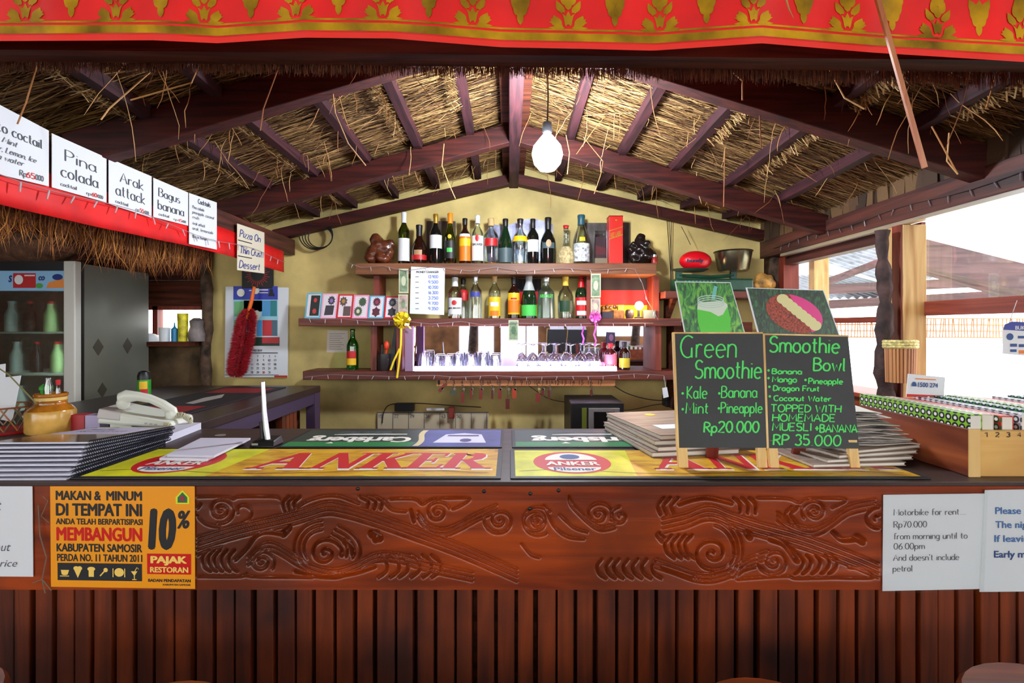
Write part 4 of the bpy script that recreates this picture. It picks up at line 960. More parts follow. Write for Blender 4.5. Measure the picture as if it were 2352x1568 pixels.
# ------------------------------------------------------------------ other things on the upper shelf
wb = empty('whisky_carton', (X(1412, DB), DB, zu), 'tall red whisky carton with thin gold stripes, right of the bottles', 'box')
w_, h_ = 31 / F * DB, Z(500, DB) - zu
b = MB(); b.box(-w_ / 2, -w_ / 2, 0, w_ / 2, w_ / 2, h_); b.build('carton', mat('carton_red', (206, 30, 18), .4), wb, world=False, bevel=.002)
b = MB(); b.box(-w_ / 2 - .001, -w_ / 2 - .001, h_, w_ / 2 + .001, w_ / 2 + .001, h_ + .006); b.build('lid', mat('lid_dark', (150, 18, 14), .4), wb, world=False)
q = quadmap((-w_ / 2, -w_ / 2, 0), (w_ / 2, -w_ / 2, 0), (w_ / 2, -w_ / 2, h_), (-w_ / 2, -w_ / 2, h_), .0008)
b = MB()
for v in (.52, .69): b.poly([(0, v), (1, v + .09), (1, v + .105), (0, v + .015)], q)
text(b, 'RED LABEL', (.1, .68, .9, .58), lambda x, y: q(x, y + .07 * (x - .5)), .02); b.poly([(.5 + .08 * math.cos(t), .92 + .02 * math.sin(t)) for t in np.linspace(0, 6, 10)], q)
b.build('gold_print', m_cg, wb, world=False)
cb = empty('display_case', (X(1379, 3.5), 3.5, zu), 'small clear case with a dark card inside, left of the red carton', 'case')
b = MB(); b.box(-.042, -.03, .05, .042, .03, .235); b.build('clear_cover', g_clear, cb, world=False)
b = MB(); b.box(-.042, -.03, 0, .042, .03, .05); b.build('base', mat('case_base', (120, 108, 84), .6), cb, world=False)
b = MB(); b.box(-.035, .005, .055, .035, .02, .2); b.build('dark_card', mat('card_maroon', (70, 30, 44), .5), cb, world=False)
def blob(name, label, cat, c, parts, m, n=16):
    """carved figure: one closed lumpy surface from metaball-like spheres"""
    mb_ = bpy.data.metaballs.new('m'); mb_.resolution = .009; mb_.threshold = .3
    for x, y, z, r in parts:
        e = mb_.elements.new(); e.co = (x, y, z); e.radius = r * 1.28
    ob = bpy.data.objects.new('m', mb_); COL.objects.link(ob); bpy.context.view_layer.update()
    me = bpy.data.meshes.new_from_object(ob.evaluated_get(bpy.context.evaluated_depsgraph_get()))
    bpy.data.objects.remove(ob); bpy.data.metaballs.remove(mb_)
    zs = [v.co.z for v in me.vertices]; z0 = min(zs)
    from mathutils import noise as _nz
    for v in me.vertices:
        n_ = _nz.noise(v.co * 32) * .007 + _nz.noise(v.co * 75) * .003
        v.co += v.normal * n_; v.co.z = max(0, v.co.z - z0)
    me.name = name; me.materials.clear(); me.materials.append(m); me.polygons.foreach_set('use_smooth', [True] * len(me.polygons))
    o = link_mesh(name, me, None); o.location = c; tag(o, label, cat); return o
m_carv = mat('polished_dark_wood', (92, 46, 26), .25, var=.35, vscale=18)
blob('wood_carving', 'polished brown carved crouching figure at the left end of the top shelf', 'carving', (X(872, DB), DB, zu),
     [(-.03, 0, .07, .075), (.03, 0, .06, .07), (.0, -.02, .13, .06), (.055, -.02, .12, .05), (.07, -.03, .08, .035), (.02, -.05, .04, .04), (-.05, -.04, .04, .04), (.05, -.05, .03, .03), (-.02, -.03, .17, .04), (.085, -.03, .14, .03)], m_carv)
blob('lion_carving', 'black knobbly carving at the right end of the top shelf', 'carving', (X(1470, DB), DB, zu),
     [(0, 0, .06, .075), (-.04, -.02, .05, .05), (.04, -.01, .06, .06), (0, 0, .13, .055), (.005, 0, .18, .035), (.075, 0, .05, .045), (-.07, -.02, .1, .025), (-.05, -.03, .13, .022), (.03, -.05, .13, .03), (.09, -.02, .03, .03), (-.02, -.06, .09, .03), (.03, -.06, .05, .03), (-.05, -.05, .02, .03)], mat('polished_black_wood', (30, 22, 20), .25))
j = empty('small_jar', (X(1503, 3.42), 3.42, zu), 'tiny jar with a dark lid at the right tip of the top shelf', 'jar')
b = MB(); b.lathe([(0, 0), (.018, 0), (.02, .01), (.02, .04), (.014, .05)], n=14); b.build('body', mat('jar_red', (150, 40, 30), .3), j, True, world=False)
b = MB(); b.lathe([(.017, .05), (.017, .065), (0, .065)], n=14); b.build('lid', m_cs, j, True, world=False)
# cloth sheet pinned behind the upper row
b = MB(); b.grid(lambda u, v: (X(1120 + 150 * u, 3.59), 3.592 - .006 * abs(math.sin(u * 9)), Z(600 - 90 * v + 8 * math.sin(u * 7) * v, 3.59)), 24, 4); o = b.build('plastic_sheet', mat('pale_blue_plastic', (150, 152, 186), .35, var=.3, vscale=14)); tag(o, 'pale blue crinkled sheet pinned behind the top row bottles', 'sheet')
b = MB(); b.box(X(980, 3.58), 3.575, Z(600, 3.58), X(1046, 3.58), 3.592, Z(508, 3.58)); o = b.build('dark_picture', mat('picture_brown', (64, 46, 34), .5)); tag(o, 'dark brown framed board behind the wine bottles on the top shelf', 'picture')
b = MB(); b.box(X(1342, 3.58), 3.575, Z(606, 3.58), X(1446, 3.58), 3.592, Z(512, 3.58)); o = b.build('dark_picture', mat('picture_grey', (74, 66, 62), .4, var=.5, vscale=12)); tag(o, 'dark glossy picture behind the red whisky carton', 'picture')

# ------------------------------------------------------------------ middle shelf: cards, rate sheet, notes, bows, flag, small lamp
cols = [((96, 186, 214), (34, 44, 42)), ((240, 176, 206), (60, 56, 66)), ((206, 30, 44), (96, 78, 76)), ((244, 150, 186), (70, 90, 64)), ((90, 176, 206), (90, 40, 56)), ((206, 34, 52), (52, 52, 60))]
labs = ['blue-edged card with dark panels, leftmost of the six', 'pink card with grey square print, second of the six', 'red-edged card with brown disc and square, third of the six', 'pink card with a green ring print, fourth of the six', 'light blue card with a purple disc, fifth of the six', 'red-edged card partly behind the banknotes, last of the six']
m_cardw = mat('card_white', (226, 218, 224), .5)
for i, (c, dk) in enumerate(cols):
    x0, x1 = 703 + i * 36.2, 703 + i * 36.2 + 35; d = 3.40; yy = 672 + i * 1.6; yb = 720 + i * 1.6
    zb_ = ZM + .001; zt = Z(yy, d)
    ll, lr, ur, ul = Vector((X(x0 - 2, d), d - .012, zb_)), Vector((X(x1 - 2, d), d - .012, zb_)), Vector((X(x1, d), d + .02, zt)), Vector((X(x0, d), d + .02, zt))
    b = MB(); b.prism([ll, lr, ur, ul], (0, .003, .0)); o = b.build('mandala_card', mat('card_edge_%d' % i, c, .45)); tag(o, labs[i] + ', propped on the middle shelf', 'card', 'mandala cards on the middle shelf')
    q = quadmap(ll, lr, ur, ul, .0008); b = MB(); b.poly([(.1, .06), (.92, .06), (.92, .94), (.1, .94)], q); b.build('white_field', m_cardw, o)
    q = quadmap(ll, lr, ur, ul, .0016); b = MB(); dkm = mat('card_print_%d' % i, dk, .5)
    def flower(cx, cy, r, k):
        b.poly([(cx + r * (1 if t % 2 else .72) * math.cos(t * PI / k), cy + r * .78 * (1 if t % 2 else .72) * math.sin(t * PI / k)) for t in range(2 * k)], q)
    if i == 0: b.poly([(.3, .1), (.9, .1), (.9, .9), (.3, .9)], q)
    elif i == 1: flower(.62, .72, .26, 10); b.poly([(.22, .12), (.8, .14), (.84, .52), (.28, .52)], q)
    elif i == 2: flower(.38, .7, .28, 9); b.poly([(.42, .1), (.9, .1), (.9, .5), (.42, .5)], q)
    elif i == 3: flower(.6, .7, .28, 12); flower(.36, .3, .3, 16)
    else: flower(.5, .72, .28, 14); flower(.5, .28, .3, 6)
    b.build('print', dkm, o)
    q = quadmap(ll, lr, ur, ul, .0022); b = MB(); flower({0: .6, 1: .62, 2: .38, 3: .36}.get(i, .5), {3: .3}.get(i, .71), .13, 8)
    if i == 0: flower(.6, .28, .15, 8)
    b.build('print_centre', mat('card_centre_%d' % i, [(196, 64, 60), (140, 110, 180), (176, 130, 60), (214, 206, 180), (150, 60, 90), (120, 120, 140)][i], .5), o)
rs = MB(); dd = 3.325
rs.prism([P(941, 720, dd), P(1020, 723, dd), P(1022, 616, dd), P(944, 612, dd)], (0, .002, 0)); rate = rs.build('rate_sheet', m_white); tag(rate, 'white money changer rate sheet hanging below the top shelf', 'notice')
mp = lambda x, y: P(x, y, dd - .001)
b = MB(); text(b, 'MONEY CHANGER', (956, 622, 1008, 627), mp, .03)
for i in range(7): sheet(b, mp, 954, 635 + i * 12.2, 962, 636.2 + i * 12.2)
b.build('heading', m_ink, rate)
b = MB()
for i, s in enumerate(('13.900', '9.500', '10.200', '16.300', '3.250', '9.700', '9.350')): hand(b, s, 984, 1006, 638.5 + i * 12.2, 6.5, mp, .7)
b.build('figures', mat('marker_blue', (90, 120, 200), .5), rate)
m_note = mat('banknote_green', (126, 150, 116), .6, var=.2, vscale=40); m_notel = mat('banknote_pale', (196, 200, 170), .6); m_notep = mat('banknote_pink', (186, 160, 152), .6, var=.25, vscale=40); m_noted = mat('banknote_print', (78, 110, 78), .6)
def note(label, x0, y0, x1, y1, d, m, m2):
    b = MB(); b.prism([P(x0, y1, d), P(x1, y1, d), P(x1, y0, d), P(x0, y0, d)], (0, .0012, 0)); o = b.build('banknote', m_notel); tag(o, label, 'banknote', 'banknotes pinned to the bar')
    mp = lambda x, y: P(x, y, d - .0008); w, h = x1 - x0, y1 - y0
    b = MB(); sheet(b, mp, x0 + w * .1, y0 + h * .06, x1 - w * .1, y1 - h * .06); b.build('print_field', m, o)
    mp2 = lambda x, y: P(x, y, d - .0014); b = MB(); ell(b, mp2, (x0 + x1) / 2, (y0 + y1) / 2, w * .24, h * .2); b.build('portrait_oval', m2, o)
note('green banknote pinned upright at the left end of the top shelf edge', 916, 617, 938, 673, 3.328, m_note, m_notel)
note('worn tan banknote pinned under the left green one, above the yellow bow', 915, 676, 937, 722, 3.334, m_notep, m_note)
note('green banknote pinned upright on the right post of the shelves', 1357, 628, 1380, 683, 3.328, m_note, m_notel)
note('pinkish banknote pinned below the right green one, above the pink bow', 1357, 685, 1379, 722, 3.334, m_notep, m_notel)
note('green banknote hanging over the mirror below the middle shelf', 1168, 735, 1191, 782, 3.328, m_note, m_noted)
def bow(label, px, py, d, m, s, tails):
    r = empty('ribbon_bow', P(px, py, d), label, 'bow')
    b = MB()
    for k in range(8):
        a = k * PI / 4 + .3; c, sn = math.cos(a), math.sin(a)
        pts = [(0, 0), (.5, .32), (1, .2), (1.05, -.1), (.6, -.28), (0, 0)]
        L_ = [Vector((x * s * c - y * s * sn, -.008 - .02 * math.sin(x * 2.6) * (k % 2 + .6), x * s * sn + y * s * c)) for x, y in pts]
        wv = Vector((-sn * .6, -.6, c * .6)) * (s * .30)
        vs = [p + wv for p in L_] + [p - wv for p in L_]
        b.add(vs, [(i, i + 1, 7 + i, 6 + i) for i in range(5)])
    b.ball((0, -.015, 0), s * .22, .012, s * .22, 8, 6); b.build('loops', m, r, world=False)
    for tl in tails:
        b = MB(); q = [P(x, y, d - .005) - P(px, py, d) for x, y in tl]; w = .006
        vs = [p + Vector((w, .002, 0)) for p in q] + [p - Vector((w, .002, 0)) for p in q]; n = len(q)
        b.add(vs, [(i, i + 1, n + i + 1, n + i) for i in range(n - 1)]); b.build('tail', m, r, world=False)
bow('yellow gift bow on the middle shelf edge with a long tail', 925, 735, 3.31, mat('yellow_ribbon', (232, 206, 36), .35), .052, [[(922, 745), (921, 790), (917, 830), (912, 868)], [(928, 742), (940, 750), (944, 755)], [(918, 800), (904, 830), (897, 850)]])
bow('pink gift bow on the right shelf post with a curled tail', 1366, 727, 3.31, mat('pink_ribbon', (226, 110, 200), .35), .036, [[(1366, 735), (1369, 752), (1364, 768), (1369, 782), (1366, 795)]])
def flag(label, x0, x1, d, y0, y1):
    r = empty('flag', (X((x0 + x1) / 2, d), d, Z(y1, d)), label, 'flag'); h = (y1 - y0) / 3
    for nm, m, k in (('black_stripe', mat('flag_black', (34, 24, 34), .7), 0), ('red_stripe', mat('flag_red', (190, 22, 26), .7), 1), ('gold_stripe', mat('flag_gold', (220, 180, 30), .7), 2)):
        b = MB(); b.grid(lambda u, v: (X(x0 + (x1 - x0) * u, d), d - .006 * math.sin(u * 16), Z(y0 + h * (k + 1 - v), d)), 24, 1); b.build(nm, m, r, smooth=True)
flag('black, red and gold flag hung behind the small lamp on the middle shelf', 1372, 1496, 3.575, 632, 735)
flag('narrow black, red and gold flag behind the sparkling wine bottle', 1185, 1243, 3.575, 640, 728)
lm = empty('spot_lamp', (X(1467, 3.40), 3.40, ZM), 'tiny glaring warm lamp on the right of the middle shelf', 'lamp')
b = MB(); b.lathe([(0, 0), (.03, 0), (.03, .008), (.008, .014), (.007, .06), (.02, .07)], n=14); b.build('stand', m_black, lm, True, world=False)
b = MB(); b.ball((0, -.012, .085), .028, .024, .028); b.build('bulb', emitter('warm_glow', (255, 216, 170), 45), lm, True, world=False)
pl = bpy.data.lights.new('spot_lamp_light', 'POINT'); pl.energy = 1.6; pl.color = (1, .62, .36); pl.shadow_soft_size = .02
po_ = bpy.data.objects.new('spot_lamp_light', pl); COL.objects.link(po_); po_.location = (X(1467, 3.36), 3.345, ZM + .09)
def smallbox(name, label, cat, x0, x1, y0, d, m, zb, dep=.07):
    b = MB(); b.box(X(x0, d), d, zb, X(x1, d), d + dep, Z(y0, d)); o = b.build(name, m, bevel=.002); tag(o, label, cat)
smallbox('small_box', 'flat navy box right of the pink bow on the middle shelf', 'box', 1382, 1408, 716, 3.42, mat('navy_box', (36, 38, 58), .5), ZM + .001)
smallbox('small_box', 'brown patterned box beside the dark pot on the middle shelf', 'box', 1409, 1434, 712, 3.42, mat('brown_box', (146, 98, 52), .5, var=.4, vscale=30), ZM + .001)
smallbox('small_box', 'grey-green tin under the right end of the top shelf', 'tin', 1480, 1506, 712, 3.40, mat('grey_tin', (96, 108, 104), .4), ZM + .001)
b = MB(); b.lathe([(0, 0), (.022, 0), (.03, .02), (.028, .05), (.02, .06)], (X(1446, 3.42), 3.42, ZM + .001), n=14); o = b.build('dark_pot', mat('pot_glaze', (60, 50, 50), .3), smooth=True); tag(o, 'small dark pot left of the glaring lamp', 'pot')
b = MB()
for k in range(5): b.ball((X(1385 + 9 * k, 3.50), 3.50, ZM + .075 + .006 * (k % 2)), .014, .012, .016, 8, 6)
b.box(X(1382, 3.52), 3.49, ZM + .001, X(1430, 3.52), 3.52, ZM + .062); o = b.build('trinket_row', mat('trinkets', (120, 84, 40), .4, var=.7, vscale=25)); tag(o, 'row of tiny brown trinkets in front of the flag', 'trinkets')
o = smallbox('yellow_box', 'small yellow tag standing before the flag', 'tag', 1420, 1433, 700, 3.47, m_ly, ZM + .001, .01)

# lower shelf left: mug, tools, leaning case; photo stuck on the mirror
mg = empty('tool_mug', (X(885, 3.43), 3.39, ZL + .001), 'dark mug holding red-handled tools on the lower shelf', 'mug')
b = MB(); b.lathe([(0, 0), (.036, 0), (.04, .01), (.04, .11), (.036, .11), (.034, .02), (0, .02)], n=18); b.build('mug_body', mat('mug_dark', (44, 38, 40), .35), mg, True, world=False)
b = MB(); b.ball((.02, -.01, .165), .018, .014, .03); b.tube([(.01, 0, .03), (.02, -.01, .15)], .006, 6); b.build('red_tool', mat('tool_red', (222, 62, 30), .4), mg, True, world=False)
b = MB(); b.tube([(-.015, .0, .03), (-.01, 0, .17)], .008, 6); b.build('black_tool', m_black, mg, True, world=False)
b = MB(); b.prism([(X(891, 3.44), 3.44, ZL + .001), (X(906, 3.44), 3.44, ZL + .001), (X(911, 3.44), 3.44, Z(752, 3.44)), (X(906, 3.44), 3.44, Z(752, 3.44))], (0, .09, 0)); o = b.build('leaning_case', mat('case_black', (40, 42, 44), .5)); tag(o, 'narrow black case leaning against the left post of the mirror', 'case')
b = MB(); b.prism([P(1393, 790, 3.56), P(1413, 791, 3.56), P(1413, 763, 3.56), P(1394, 762, 3.56)], (0, .002, 0)); o = b.build('portrait_photo', mat('photo_dark', (50, 40, 76), .4)); tag(o, 'small dark portrait snapshot stuck on the mirror', 'photo')
b = MB(); ell(b, lambda x, y: P(x, y, 3.559), 1404, 775, 5, 8); b.build('face', mat('photo_face', (150, 104, 140), .5), o)

# ------------------------------------------------------------------ glasses on the lit shelf
g_tumb = glass('drinking_glass', (244, 246, 252), gloss=.16, rough=.06)
tb = empty('tumbler', (0, 0, ZL + .001), 'upturned tumbler on the lit shelf', 'glass'); R = 14.5 / F * 3.46
b = MB(); b.lathe([(R, 0), (R * .96, .04), (R * .78, .096), (R * .72, .10), (0, .10), ], n=18); b.lathe([(R * .93, .001), (R * .9, .04), (R * .72, .09), (0, .09)], n=18); b.build('glass_body', g_tumb, tb, True, world=False)
b = MB(); 
for k in range(10): 
    a = k * PI / 5; b.tube([(R * .975 * math.cos(a), R * .975 * math.sin(a), .012), (R * .86 * math.cos(a), R * .86 * math.sin(a), .074)], .0022, 4)
b.build('ribbing', g_tumb, tb, True, world=False)
nm = ['first from the left', 'second from the left', 'third from the left', 'fourth from the left', 'fifth from the left', 'sixth from the left', 'rightmost']
for i, (px, s) in enumerate(((975, 1.2), (1003, .95), (1028, .95), (1052, 1.08), (1081, 1.1), (1110, 1.15), (1138, 1.0))):
    o = tb if i == 0 else copy_tree(tb)
    o.location = (X(px, 3.46), 3.46 + .02 * (i % 2), ZL + .001); o.scale = (1, 1, s)
    o['label'] = 'upturned clear tumbler on the lit shelf, %s of seven' % nm[i]; o['group'] = 'upturned tumblers before the mirror'
wg = empty('stem_glass', (0, 0, ZL + .001), 'upturned stem glass', 'glass'); R = 15 / F * 3.46; h = Z(790, 3.46) - ZL
b = MB(); b.lathe([(R * .82, 0), (R, .03), (R * .95, .06), (R * .6, .09), (R * .2, .105)], n=18); b.build('bowl', g_tumb, wg, True, world=False)
b = MB(); b.lathe([(R * .2, .105), (R * .12, .12), (R * .14, h - .012)], n=10); b.build('stem', g_tumb, wg, True, world=False)
b = MB(); b.lathe([(R * .14, h - .012), (R * .8, h - .004), (R * .82, h), (0, h)], n=18); b.build('foot', g_tumb, wg, True, world=False)
nm = ['first from the left', 'second from the left', 'third from the left', 'fourth from the left', 'fifth from the left', 'sixth from the left', 'rightmost']
for i, px in enumerate((1200, 1226, 1252, 1278, 1310, 1343, 1366)):
    o = wg if i == 0 else copy_tree(wg)
    o.location = (X(px, 3.46), 3.445 + .045 * (i % 2), ZL + .001)
    o['label'] = 'upturned stemmed glass on the lit shelf, %s of seven' % nm[i]; o['group'] = 'upturned stem glasses before the mirror'

# ------------------------------------------------------------------ fairy light strings
m_wire = mat('pale_wire', (140, 128, 130), .5); m_tip = mat('clear_tip', (186, 182, 186), .25)
def fairy(label, pts, d, n, mw=m_wire, drop=9):
    P3 = [P(x, y, d) for x, y in pts]
    r = empty('fairy_lights', P3[0], label, 'string lights', 'fairy light strings')
    b = MB(); b.tube(P3, .0016, 5); b.build('wire', mw, r)
    # points spaced along the wire
    ls = [0]
    for a, c in zip(P3, P3[1:]): ls.append(ls[-1] + (c - a).length)
    me = None
    for k in range(n):
        t = ls[-1] * (k + .5) / n; i = max(j for j in range(len(ls)) if ls[j] <= t); i = min(i, len(P3) - 2)
        p = P3[i].lerp(P3[i + 1], (t - ls[i]) / (ls[i + 1] - ls[i]))
        if me is None:
            bb = MB(); bb.tube([(0, 0, 0), (0, 0, -.006), (0, 0, -.026)], [.0012, .0024, .0016], 6); ob = bb.build('bulb', m_tip, r, world=False); me = ob
        else:
            ob = me.copy(); COL.objects.link(ob); ob.parent = r
        ob.location = p - P3[0]; ob.rotation_euler = (random.uniform(-.2, .2), random.uniform(-.5, .5), 0)
fairy('pale fairy lights strung along the top shelf edge', [(790, 600), (830, 614), (880, 610), (930, 622), (1000, 612), (1080, 622), (1140, 613), (1200, 622), (1290, 615), (1370, 620), (1440, 616), (1458, 618), (1475, 650), (1487, 690), (1500, 712), (1512, 735)], 3.322, 19)
fairy('pale fairy lights strung along the middle shelf edge', [(692, 730), (730, 733), (790, 732), (850, 738), (920, 736), (990, 744), (1060, 738), (1110, 746), (1190, 742), (1290, 744), (1380, 742), (1470, 742), (1500, 742)], 3.322, 22)
fairy('pale fairy lights strung along the lower shelf edge', [(700, 866), (760, 860), (830, 862), (900, 864), (1000, 862), (1050, 866), (1130, 862), (1200, 866), (1280, 864), (1380, 864), (1460, 858), (1525, 862), (1530, 880)], 3.322, 24)
def fairy_side(): 
    ys = np.linspace(1.35, 3.35, 22); P3 = [Vector((XB + .022, y, 1.90 + .012 * math.sin(y * 7) + .02 * (1.6 - y) * .3)) for y in ys]
    r = empty('fairy_lights', P3[0], 'pale fairy lights crossing the red band on the left', 'string lights', 'fairy light strings')
    b = MB(); b.tube(P3, .0013, 5); b.build('wire', m_wire, r); me = None
    for k in range(1, 21):
        if me is None:
            bb = MB(); bb.tube([(0, 0, 0), (0, 0, -.006), (0, 0, -.032)], [.0014, .003, .002], 6); ob = bb.build('bulb', m_tip, r, world=False); me = ob
        else: ob = me.copy(); COL.objects.link(ob); ob.parent = r
        ob.location = P3[k] - P3[0]; ob.rotation_euler = (random.uniform(-.6, .6), 0, 0)
    P3 = [Vector((1.728, y, 1.975 + .008 * math.sin(y * 9))) for y in ys]
    r = empty('fairy_lights', P3[0], 'dark fairy lights along the beam over the right window', 'string lights', 'fairy light strings')
    b = MB(); b.tube(P3, .0018, 5); b.build('wire', m_black, r); me = None
    for k in range(0, 21):
        if me is None:
            bb = MB(); bb.tube([(0, 0, 0), (0, 0, -.006), (0, 0, -.03)], [.0014, .003, .002], 6); ob = bb.build('bulb', mat('grey_tip', (110, 100, 104), .3), r, world=False); me = ob
        else: ob = me.copy(); COL.objects.link(ob); ob.parent = r
        ob.location = P3[k] - P3[0]; ob.rotation_euler = (random.uniform(-.6, .6), 0, 0)
fairy_side()
# ------------------------------------------------------------------ key rack under the lower shelf
KD = 3.37
kr = MB(); kr.box(X(1003, KD), KD, Z(886, KD), X(1413, KD), KD + .02, Z(870, KD)); kr = kr.build('key_rack', wood('rack_wood', (176, 104, 60), (212, 142, 92), 'x', 5)); tag(kr, 'numbered wooden key strip below the lower shelf', 'key rack')
mp = lambda x, y: P(x, y, KD - .0008)
b = MB()
KN = ((1008, '1'), (1024, '2'), (1042, '3'), (1061, '4'), (1084, '5A'), (1107, '5B'), (1124, '6A'), (1146, '6B'), (1168, '7'), (1182, '8'), (1198, '9'), (1214, '10'), (1234, '10A'), (1251, '11'), (1264, '11A'), (1280, '12'), (1296, '13'), (1315, '14'), (1335, '15'), (1356, '16'), (1379, '17'))
for px, s in KN: text(b, s, (px - 2.2 * len(s) - .6, 873, px + 2.2 * len(s) + .6, 883), mp, .01)
b.build('numbers', m_ink, kr)
b = MB()
for px, s in KN: b.tube([(X(px, KD), KD, Z(884.5, KD)), (X(px, KD), KD - .012, Z(885, KD)), (X(px, KD), KD - .012, Z(882, KD))], .0012, 4)
b.build('hooks', m_ck, kr)
m_ring = mat('key_ring_metal', (190, 186, 176), .25, metal=1.0)
def key(label, px, y0, wt, ht, col, brass=False, tilt=0.0):
    r = empty('room_key', (X(px, KD), KD - .013, Z(884, KD)), label, 'key', 'room keys on the rack'); r.rotation_euler = (0, tilt, 0)
    top = Z(y0, KD) - Z(884, KD); hh = ht / F * KD; ww = wt / F * KD
    b = MB(); b.tube([(.008 * math.sin(a), 0, -.008 + .008 * math.cos(a)) for a in np.linspace(0, 2 * PI, 12)[:-1]], .001, 4, closed=True); b.build('ring', m_ring, r, world=False)
    b = MB(); b.tube([(0, 0, -.014), (0, .002, top)], .0012, 4); b.obox((0, -.002, top - hh / 2), ww, .008, hh); b.build('tag', mat('tag_%d_%d_%d' % col, col, .45), r, world=False, bevel=.0015)
    b = MB(); b.lathe([(.0, -.002), (.009, -.002), (.009, .001), (0, .001)], n=10); b.v = [(x + .008, z - .004, y - .024) for x, y, z in b.v]; b.obox((.009, -.004, -.047), .004, .002, .03)
    b.build('key_blade', mat('brass', (214, 196, 130), .3, metal=.8) if brass else m_ring, r, world=False)
RD, DKR, GR = (122, 40, 28), (92, 28, 24), (70, 78, 64)
for lb, *a in (('red-tagged key crossing sideways at the left end of the key rack', 1021, 880, 7, 22, RD, False, .7), ('key with a grey-green fob near the left end of the rack', 1042, 896, 14, 10, GR, False), ('long red key tag under number 4', 1063, 899, 7, 25, RD), ('thin red key tag under number 5A', 1083, 891, 5, 24, RD), ('red key tag under number 5B', 1106, 891, 7, 25, RD, False, .06),
               ('dark key tag with a pale key under number 6A', 1131, 896, 5, 19, DKR), ('broad red key tag under number 6B', 1148, 891, 8, 24, RD), ('lowest hanging dark key tag, on a chain under number 7', 1166, 915, 9, 23, DKR), ('wide orange-red key tag under number 8', 1181, 891, 10, 23, (164, 58, 30)),
               ('red tag with a large brass key right of number 10', 1235, 902, 10, 20, RD, True), ('dark red key tag left of number 12', 1246, 891, 6, 18, DKR), ('slim dark key tag just under number 12', 1261, 895, 5, 20, DKR), ('lone key with a dark tag under number 16', 1357, 894, 5, 14, DKR)): key(lb, *a)
# price tag and wires at the right end
b = MB(); b.tube([P(1525, 866, 3.33), P(1529, 890, 3.33)], .001, 4); b.prism([P(1524, 914, 3.33), P(1536, 911, 3.33), P(1532, 889, 3.33), P(1521, 891, 3.33)], (0, .004, 0)); o = b.build('paper_tag', m_white); tag(o, 'small white tag on a string at the right end of the lower shelf', 'tag')
m_cable = mat('black_cable', (22, 20, 20), .5)
def cable(label, pts, d, r=.0032):
    b = MB(); q = [P(*p, d) for p in [(a, c) for a, c in cr(pts, 5)]]; b.tube(q, r, 6); o = b.build('cable', m_cable, smooth=True); tag(o, label, 'cable')
cable('black cable drooping from the key rack to the right socket', [(1408, 884), (1440, 903), (1490, 917), (1540, 920)], 3.5)
cable('pair of thin black cables behind the microwave, lower one', [(1380, 935), (1440, 942), (1500, 930), (1545, 925)], 3.52, .0026)
cable('black cable rising over the wall chart to the black wall box', [(878, 972), (882, 945), (900, 928), (960, 926), (1040, 931), (1105, 935)], 3.57)
cable('thin cable running under the key rack to the microwave', [(1215, 886), (1260, 915), (1310, 925)], 3.5, .0024)
cable('pair of dark wires hanging on the wall right of the carton, left wire', [(1532, 500), (1536, 560), (1541, 640), (1540, 700)], 3.57, .0026)
cable('pair of dark wires hanging on the wall right of the carton, right wire', [(1542, 505), (1541, 580), (1542, 655)], 3.57, .0026)
cable('dark wire falling to the red ball from the right roof beam', [(1565, 520), (1578, 545), (1586, 562)], 3.5, .0022)
b = MB(); b.box(X(1530, 3.5), 3.5, Z(935, 3.5), X(1552, 3.5), 3.6, Z(910, 3.5)); o = b.build('wall_socket', m_black, bevel=.004); tag(o, 'black power adapter on the wall beside the left chalkboard', 'socket')
b = MB(); b.box(X(907, 3.56), 3.55, Z(944, 3.56), X(951, 3.56), 3.6, Z(926, 3.56)); o = b.build('wall_box', m_black, bevel=.004); tag(o, 'black box on the wall above the chart', 'socket')
# coil of cable
b = MB()
for k in range(4):
    cx, cz, rr = X(722 + k * 4, 3.5), Z(538 + k * 2, 3.5), .105 - .01 * k
    b.tube([(cx + rr * math.cos(a) * 1.1, 3.53 - .006 * k, cz + rr * .95 * math.sin(a)) for a in np.linspace(0, 2 * PI, 28)[:-1]], .004, 5, closed=True)
o = b.build('cable_coil', m_cable, smooth=True); tag(o, 'coil of black cable hung at the upper left of the plaster wall', 'cable')

# ------------------------------------------------------------------ bottom of the back wall: planner, microwave
wp = MB(); wp.box(X(866, 3.57), 3.58, .72, X(1122, 3.57), 3.598, Z(947, 3.57)); wp = wp.build('wall_planner', mat('planner_board', (206, 192, 160), .6)); tag(wp, 'pale wall planner ruled in columns low on the back wall', 'board')
b = MB(); mp = lambda x, y: P(x, y, 3.5765)
for x in range(866, 1124, 36): sheet(b, mp, x, 947, x + 1.2, 1010)
sheet(b, mp, 866, 946, 1122, 948)
b.build('ruled_lines', m_greyink, wp)
b = MB()
for i in range(6): hand(b, '%d' % (i * 7 + 15), 869 + i * 36, 879 + i * 36, 959, 7, mp, .6)
b.build('numbers', m_greyink, wp)
b = MB(); b.box(X(980, 3.56), 3.545, Z(942, 3.56), X(1021, 3.56), 3.565, Z(936, 3.56)); o = b.build('marker_pen', m_white, bevel=.002); tag(o, 'white marker pen on top of the wall planner', 'pen')
b = MB(); b.box(X(1031, 3.56), 3.54, Z(960, 3.56), X(1044, 3.56), 3.575, Z(934, 3.56)); o = b.build('board_eraser', mat('eraser_red', (140, 52, 40), .7), bevel=.003); tag(o, 'red-brown eraser hanging on the wall planner', 'eraser')
bc = empty('back_cabinet', (0, 3.3, 0), 'low dark cabinet against the back wall under the microwave', 'cabinet')
b = MB(); b.box(.1, 3.02, 0, 1.5, 3.55, .715); b.build('body', wd_dark, bc, bevel=.004)
